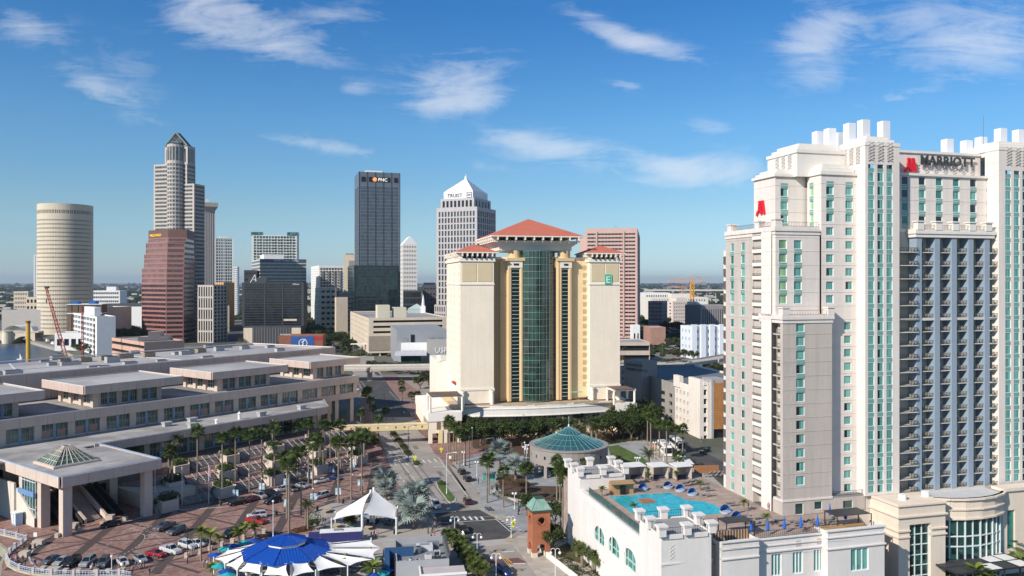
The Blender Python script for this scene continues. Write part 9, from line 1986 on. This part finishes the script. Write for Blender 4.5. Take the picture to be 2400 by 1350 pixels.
for p,q in zip(SWp,SWp[1:]):b.seg(p,q,.5,-2.6,.35);L=(q-p).length;n=max(1,int(L/.55));d=(q-p)/L;k.seg(p,q,.1,1.28,1.38);k.seg(p,q,.06,.5,.56);k.seg(p,q, .06, .95, 1.0);[k.rbox(p+d*L*i/n, d, .06, .06, .35,1.3)for i in range(n)]
b.build('wall',mat('sea_wall_stone',(.50,.46,.34),.9,.15,.4,streak=.15),t);k.build('railing',rl_,t)
for p in SWp[1:-1]:b=MB();b.rbox(p,(1,0),.5,.5,.3,1.6);b.build('post',mat('post_pink',(.55,.48,.47),.8),t)
def umbrella(x,y,k,mm,label,z=.12,r=1.6,h=2.6):
 g0=G(*k(x,y),z+h-.3);t=thing('umbrella',(g0[0],g0[1],z),label,'umbrella','open umbrellas by the blue pavilion')
 for i in range(8):a0,a1=PI/4*i,PI/4*(i+1);b=MB();A,B_,T_=(g0[0]+r*math.cos(a0),g0[1]+r*math.sin(a0),z+h-.45),(g0[0]+r*math.cos(a1),g0[1]+r*math.sin(a1), z+h-.45), (g0[0], g0[1], z+h+.15);b.poly([A, B_,T_]);b.poly([(T_[0],T_[1],T_[2]-.03),(B_[0],B_[1],B_[2]-.03),(A[0],A[1],A[2]-.03)]);b.build('canopy_panel',mm,t)
 b=MB();b.tube((g0[0],g0[1],z),(g0[0],g0[1],z+h+.2),.04,6);b.build('pole',whitem,t)
ub,ut=mat('umbrella_blue',(.01,.07,.35),.7,.06),mat('umbrella_teal',(.02,.38,.40),.7,.06)
for i,(x,y,c)in enumerate(((175,478,0),(270,420,1),(345,395,0),(450,362,1),(535,345,0),(212,578,1),(280,628,0),(290,668,1),(1780,615,0),(1740,645,1),(1660, 668, 0))):umbrella(x, y, K8, (ub, ut)[c], 'open %s umbrella, %s'%(('dark blue','turquoise')[c],['leftmost beside the pavilion','upper one of the left row','between the two upper turquoise ones','furthest up the left row', 'behind the pavilion roof','left of the lowest sails','second below at left','lowest at left','against the blue wall','below the one at the blue wall','at the bottom beside the palm'][i]))
tm=MB();tm.cone((0,0),.75,.75,.72,.76,14);tm.cone((0,0),.05,.05,0,.72,6);tm.cone((0,0),.3,.3,0,.05,10);tme=[meshof(tm,'table',mm)for mm in(mat('table_tan', (.52, .40, .26), .7), dark)]
cm_=MB();cm_.box(-.2,-.2,.42,.2,.2,.47);cm_.box(-.2,.16,.47,.2,.2,.9);[cm_.box(x,y,0,x+.04,y+.04,.42)for x in(-.2,.16)for y in(-.2,.16)];cme=meshof(cm_, 'chair', dark)
dt=each('1320 225 1 1615 245 1 1215 90 1 1230 75 1 1420 165 0 1450 150 0 1540 150 0 1780 190 0 1800 205 0 1640 215 0 1460 190 0 1400 140 0 1850 170 0 1720 170 0 1560 600 0 1480 640 0 1300 650 0 1220 640 0 1250 660 0 1580 570 0',3);di={}
for i,(x,y,c)in enumerate(dt):
 g0=G(*K8(x,y),.12);o=inst('dining_table',tme[0 if c else 1],None,g0,0,(1.4,1.4,1)if c else None);tag(o,'%s round table on the dining terrace, %s in left to right order'%('tan' if c else 'small dark',ORD[sorted(q[0]for q in dt).index(x)]),'table','dining terrace tables')
 for q in range(3 if not c else 0):
  a=q*2.1+i;o=inst('dining_chair',cme,None,(g0[0]+math.cos(a),g0[1]+math.sin(a),.12),a-PI/2);tag(o,'dark chair %s the dining table %s from the left'%(('right of', 'far left of', 'near left of')[q], ORD[sorted(q[0]for q in dt).index(x)]),'chair','dark chairs at the dining terrace tables')
def sign(x,y,yt,k,label,kind):
 (px,by),(_,ty)=k(x,y),k(x,yt);g0=Vector(G(px,by,.12));zt_=ZP(ty,g0.y);t=thing('road_sign',tuple(g0),label,'road sign');b=MB();b.tube((g0.x,g0.y,.12),(g0.x, g0.y, zt_+.3), .045, 5);b.build('post', steel,t);b=MB();s_=.62 if kind else .42;yy=g0.y-.07
 q=[(g0.x,yy,zt_-s_),(g0.x+s_,yy,zt_),(g0.x,yy,zt_+s_),(g0.x-s_,yy,zt_)]if kind else[(g0.x-.4,yy,zt_-.5),(g0.x+.4,yy,zt_-.5),(g0.x+.4,yy,zt_+.5),(g0.x-.4, yy, zt_+.5)]
 b.poly(q);b.poly([(p[0],p[1]+.03,p[2])for p in q[::-1]]);b.build('plate',mat('sign_yellow',(.72,.66,.02),.5,emit=(.8,.75,.02,.15))if kind else white,t)
 if kind:b=MB();b.tube((g0.x,yy-.02,zt_-.05),(g0.x,yy-.02,zt_+.22),.05,4);b.tube((g0.x,yy-.02,zt_-.05),(g0.x-.14,yy-.02,zt_-.38),.035,4);b.tube((g0.x,yy-.02, zt_-.05), (g0.x+.14, yy-.02, zt_-.36), .035,4);b.tube((g0.x-.15,yy-.02,zt_+.02),(g0.x+.16,yy-.02,zt_+.12),.03,4);globe(b,(g0.x,yy-.02,zt_+.32),.07,6);b.build('walking_figure',dark,t);b=MB();b.box(g0.x-.22, yy-.01, zt_-1.1, g0.x+.22, yy+.02, zt_-.75);b.build('arrow_plate',MATS['sign_yellow'],t)
sign(1190,790,615,K9,'yellow diamond pedestrian sign at the near crossing',1);sign(475,610,582,K5,'yellow diamond pedestrian sign on the planted median end', 1);sign(645, 575, 530, K5, 'yellow diamond pedestrian sign at the tramway side',1);sign(495,840,785,K9,'white square sign plate by the dark junction',0);sign(702,610,583,K5,'white plate sign by the palm cluster', 0);sign(350, 1010, 940, K3, 'white sign on a post near the sea wall block',0);sign(435,475,455,K5,'pale banner plate on the planted median',0)
t=thing('cycle_rack',tuple(G(*K9(1060,300),.13)),'row of dark hoops for cycles beside the curved bench wall','cycle rack')
for i in range(9):g0=G(*K9(1065+i*23,305+i*12),.13);b=MB();b.path([(g0[0]-.35,g0[1],.13),(g0[0]-.35,g0[1],1.0),(g0[0]+.35,g0[1],1.0),(g0[0]+.35,g0[1],.13)], .05, 4);b.build('hoop', dark, t)
for i,(x,y)in enumerate(((840,420),(862,440),(888,455))):
 g0=G(*K9(x,y),.13);t=thing('scooter',tuple(g0),'dark rental scooter on the grey corner, %s of three'%ORD[i],'scooter','rental scooters');x0,y0=g0[0],g0[1]
 for dx in(-.6,.6):b=MB();b.tube((x0+dx,y0-.04,.33),(x0+dx,y0+.04,.33),.2,10);b.build('wheel',tyre,t)
 b=MB();b.box(x0-.5,y0-.1,.35,x0+.4,y0+.1,.42);b.tube((x0-.6,y0,.35),(x0-.35,y0,1.25),.04,5);b.tube((x0-.35,y0-.3,1.25),(x0-.35,y0+.3,1.25),.03,4);b.build('frame', dark, t)
on=MB();on.box(-.2,-.2,0,.2,.2,.04);on.cone((0,0),.16,.04,.04,.75,8);onm=meshof(on,'cone',mat('cone_orange',(.75,.13,.02),.6))
for i,(k,x,y)in enumerate(((K5,345,830),(K5,355,825),(K5,362,822),(K6,1018,375),(K6,1025,368),(K6,1180,505))):g0=G(*k(x,y),.12);o=inst('traffic_cone',onm, None, g0, 0, (1.6, 1.6, 2.2));tag(o, 'orange traffic cone %s, %s'%('by the silver palms' if i<3 else 'by the coach lane',('left','middle','right')[i%3]),'traffic cone','traffic cones')
g0=G(*K5(955,740),.13);t=thing('bus_shelter',tuple(g0),'teal glass shelter by the park entrance','shelter');b=MB();b.box(g0[0]-2,g0[1]-1,2.6,g0[0]+2,g0[1]+1.2, 2.8);b.build('roof', mat('teal_roof_glass',(.035,.10,.115)),t);b=MB();b.box(g0[0]-1.9,g0[1]+1,.13,g0[0]+1.9,g0[1]+1.06,2.6);b.build('back_panel',teal_full,t)
for dx in(-1.9,1.8):b=MB();b.box(g0[0]+dx,g0[1]-.9,.13,g0[0]+dx+.1,g0[1]-.8,2.6);b.build('post',ribs,t)
t=thing('boundary_wall',tuple(G(*K9(1665,1080),.12)),'low cream boundary wall running down beside the footway','wall');p,q=G(*K9(1665,1090),.12),G(*K9(2080, 1420), .12);b=MB();b.seg(p, q, .35, .1, 1.3);b.build('wall',crm,t)
t=thing('bench_wall',tuple(G(*K9(960,180),.13)),'curved pale stone bench wall edging the park bed','wall');pts=[G(*K9(*c),.13)[:2]for c in((945,120),(950, 190), (1000, 240), (1100, 285), (1250, 320), (1450,345),(1650,350),(1850,350))];b=MB()
for p,q in zip(pts,pts[1:]):b.seg(p,q,.6,.13,.75)
b.build('wall',mat('bench_stone',(.44,.40,.36),.85,.1),t)
#thin haze over the far city
hm=bpy.data.materials.new('haze_air');hm.use_nodes=True;ht=hm.node_tree;ht.nodes.clear();ho=ht.nodes.new('ShaderNodeOutputMaterial');hv=ht.nodes.new('ShaderNodeVolumePrincipled')
hv.inputs['Color'].default_value=(.70,.82,.95,1);hv.inputs['Density'].default_value=HAZE;hv.inputs['Anisotropy'].default_value=.2
ht.links.new(hv.outputs[0],ho.inputs['Volume']);b=MB();b.box(-30400,-700,-4.3,30400,30400,224);hz_=b.build('haze',hm);hz_['kind']='stuff'
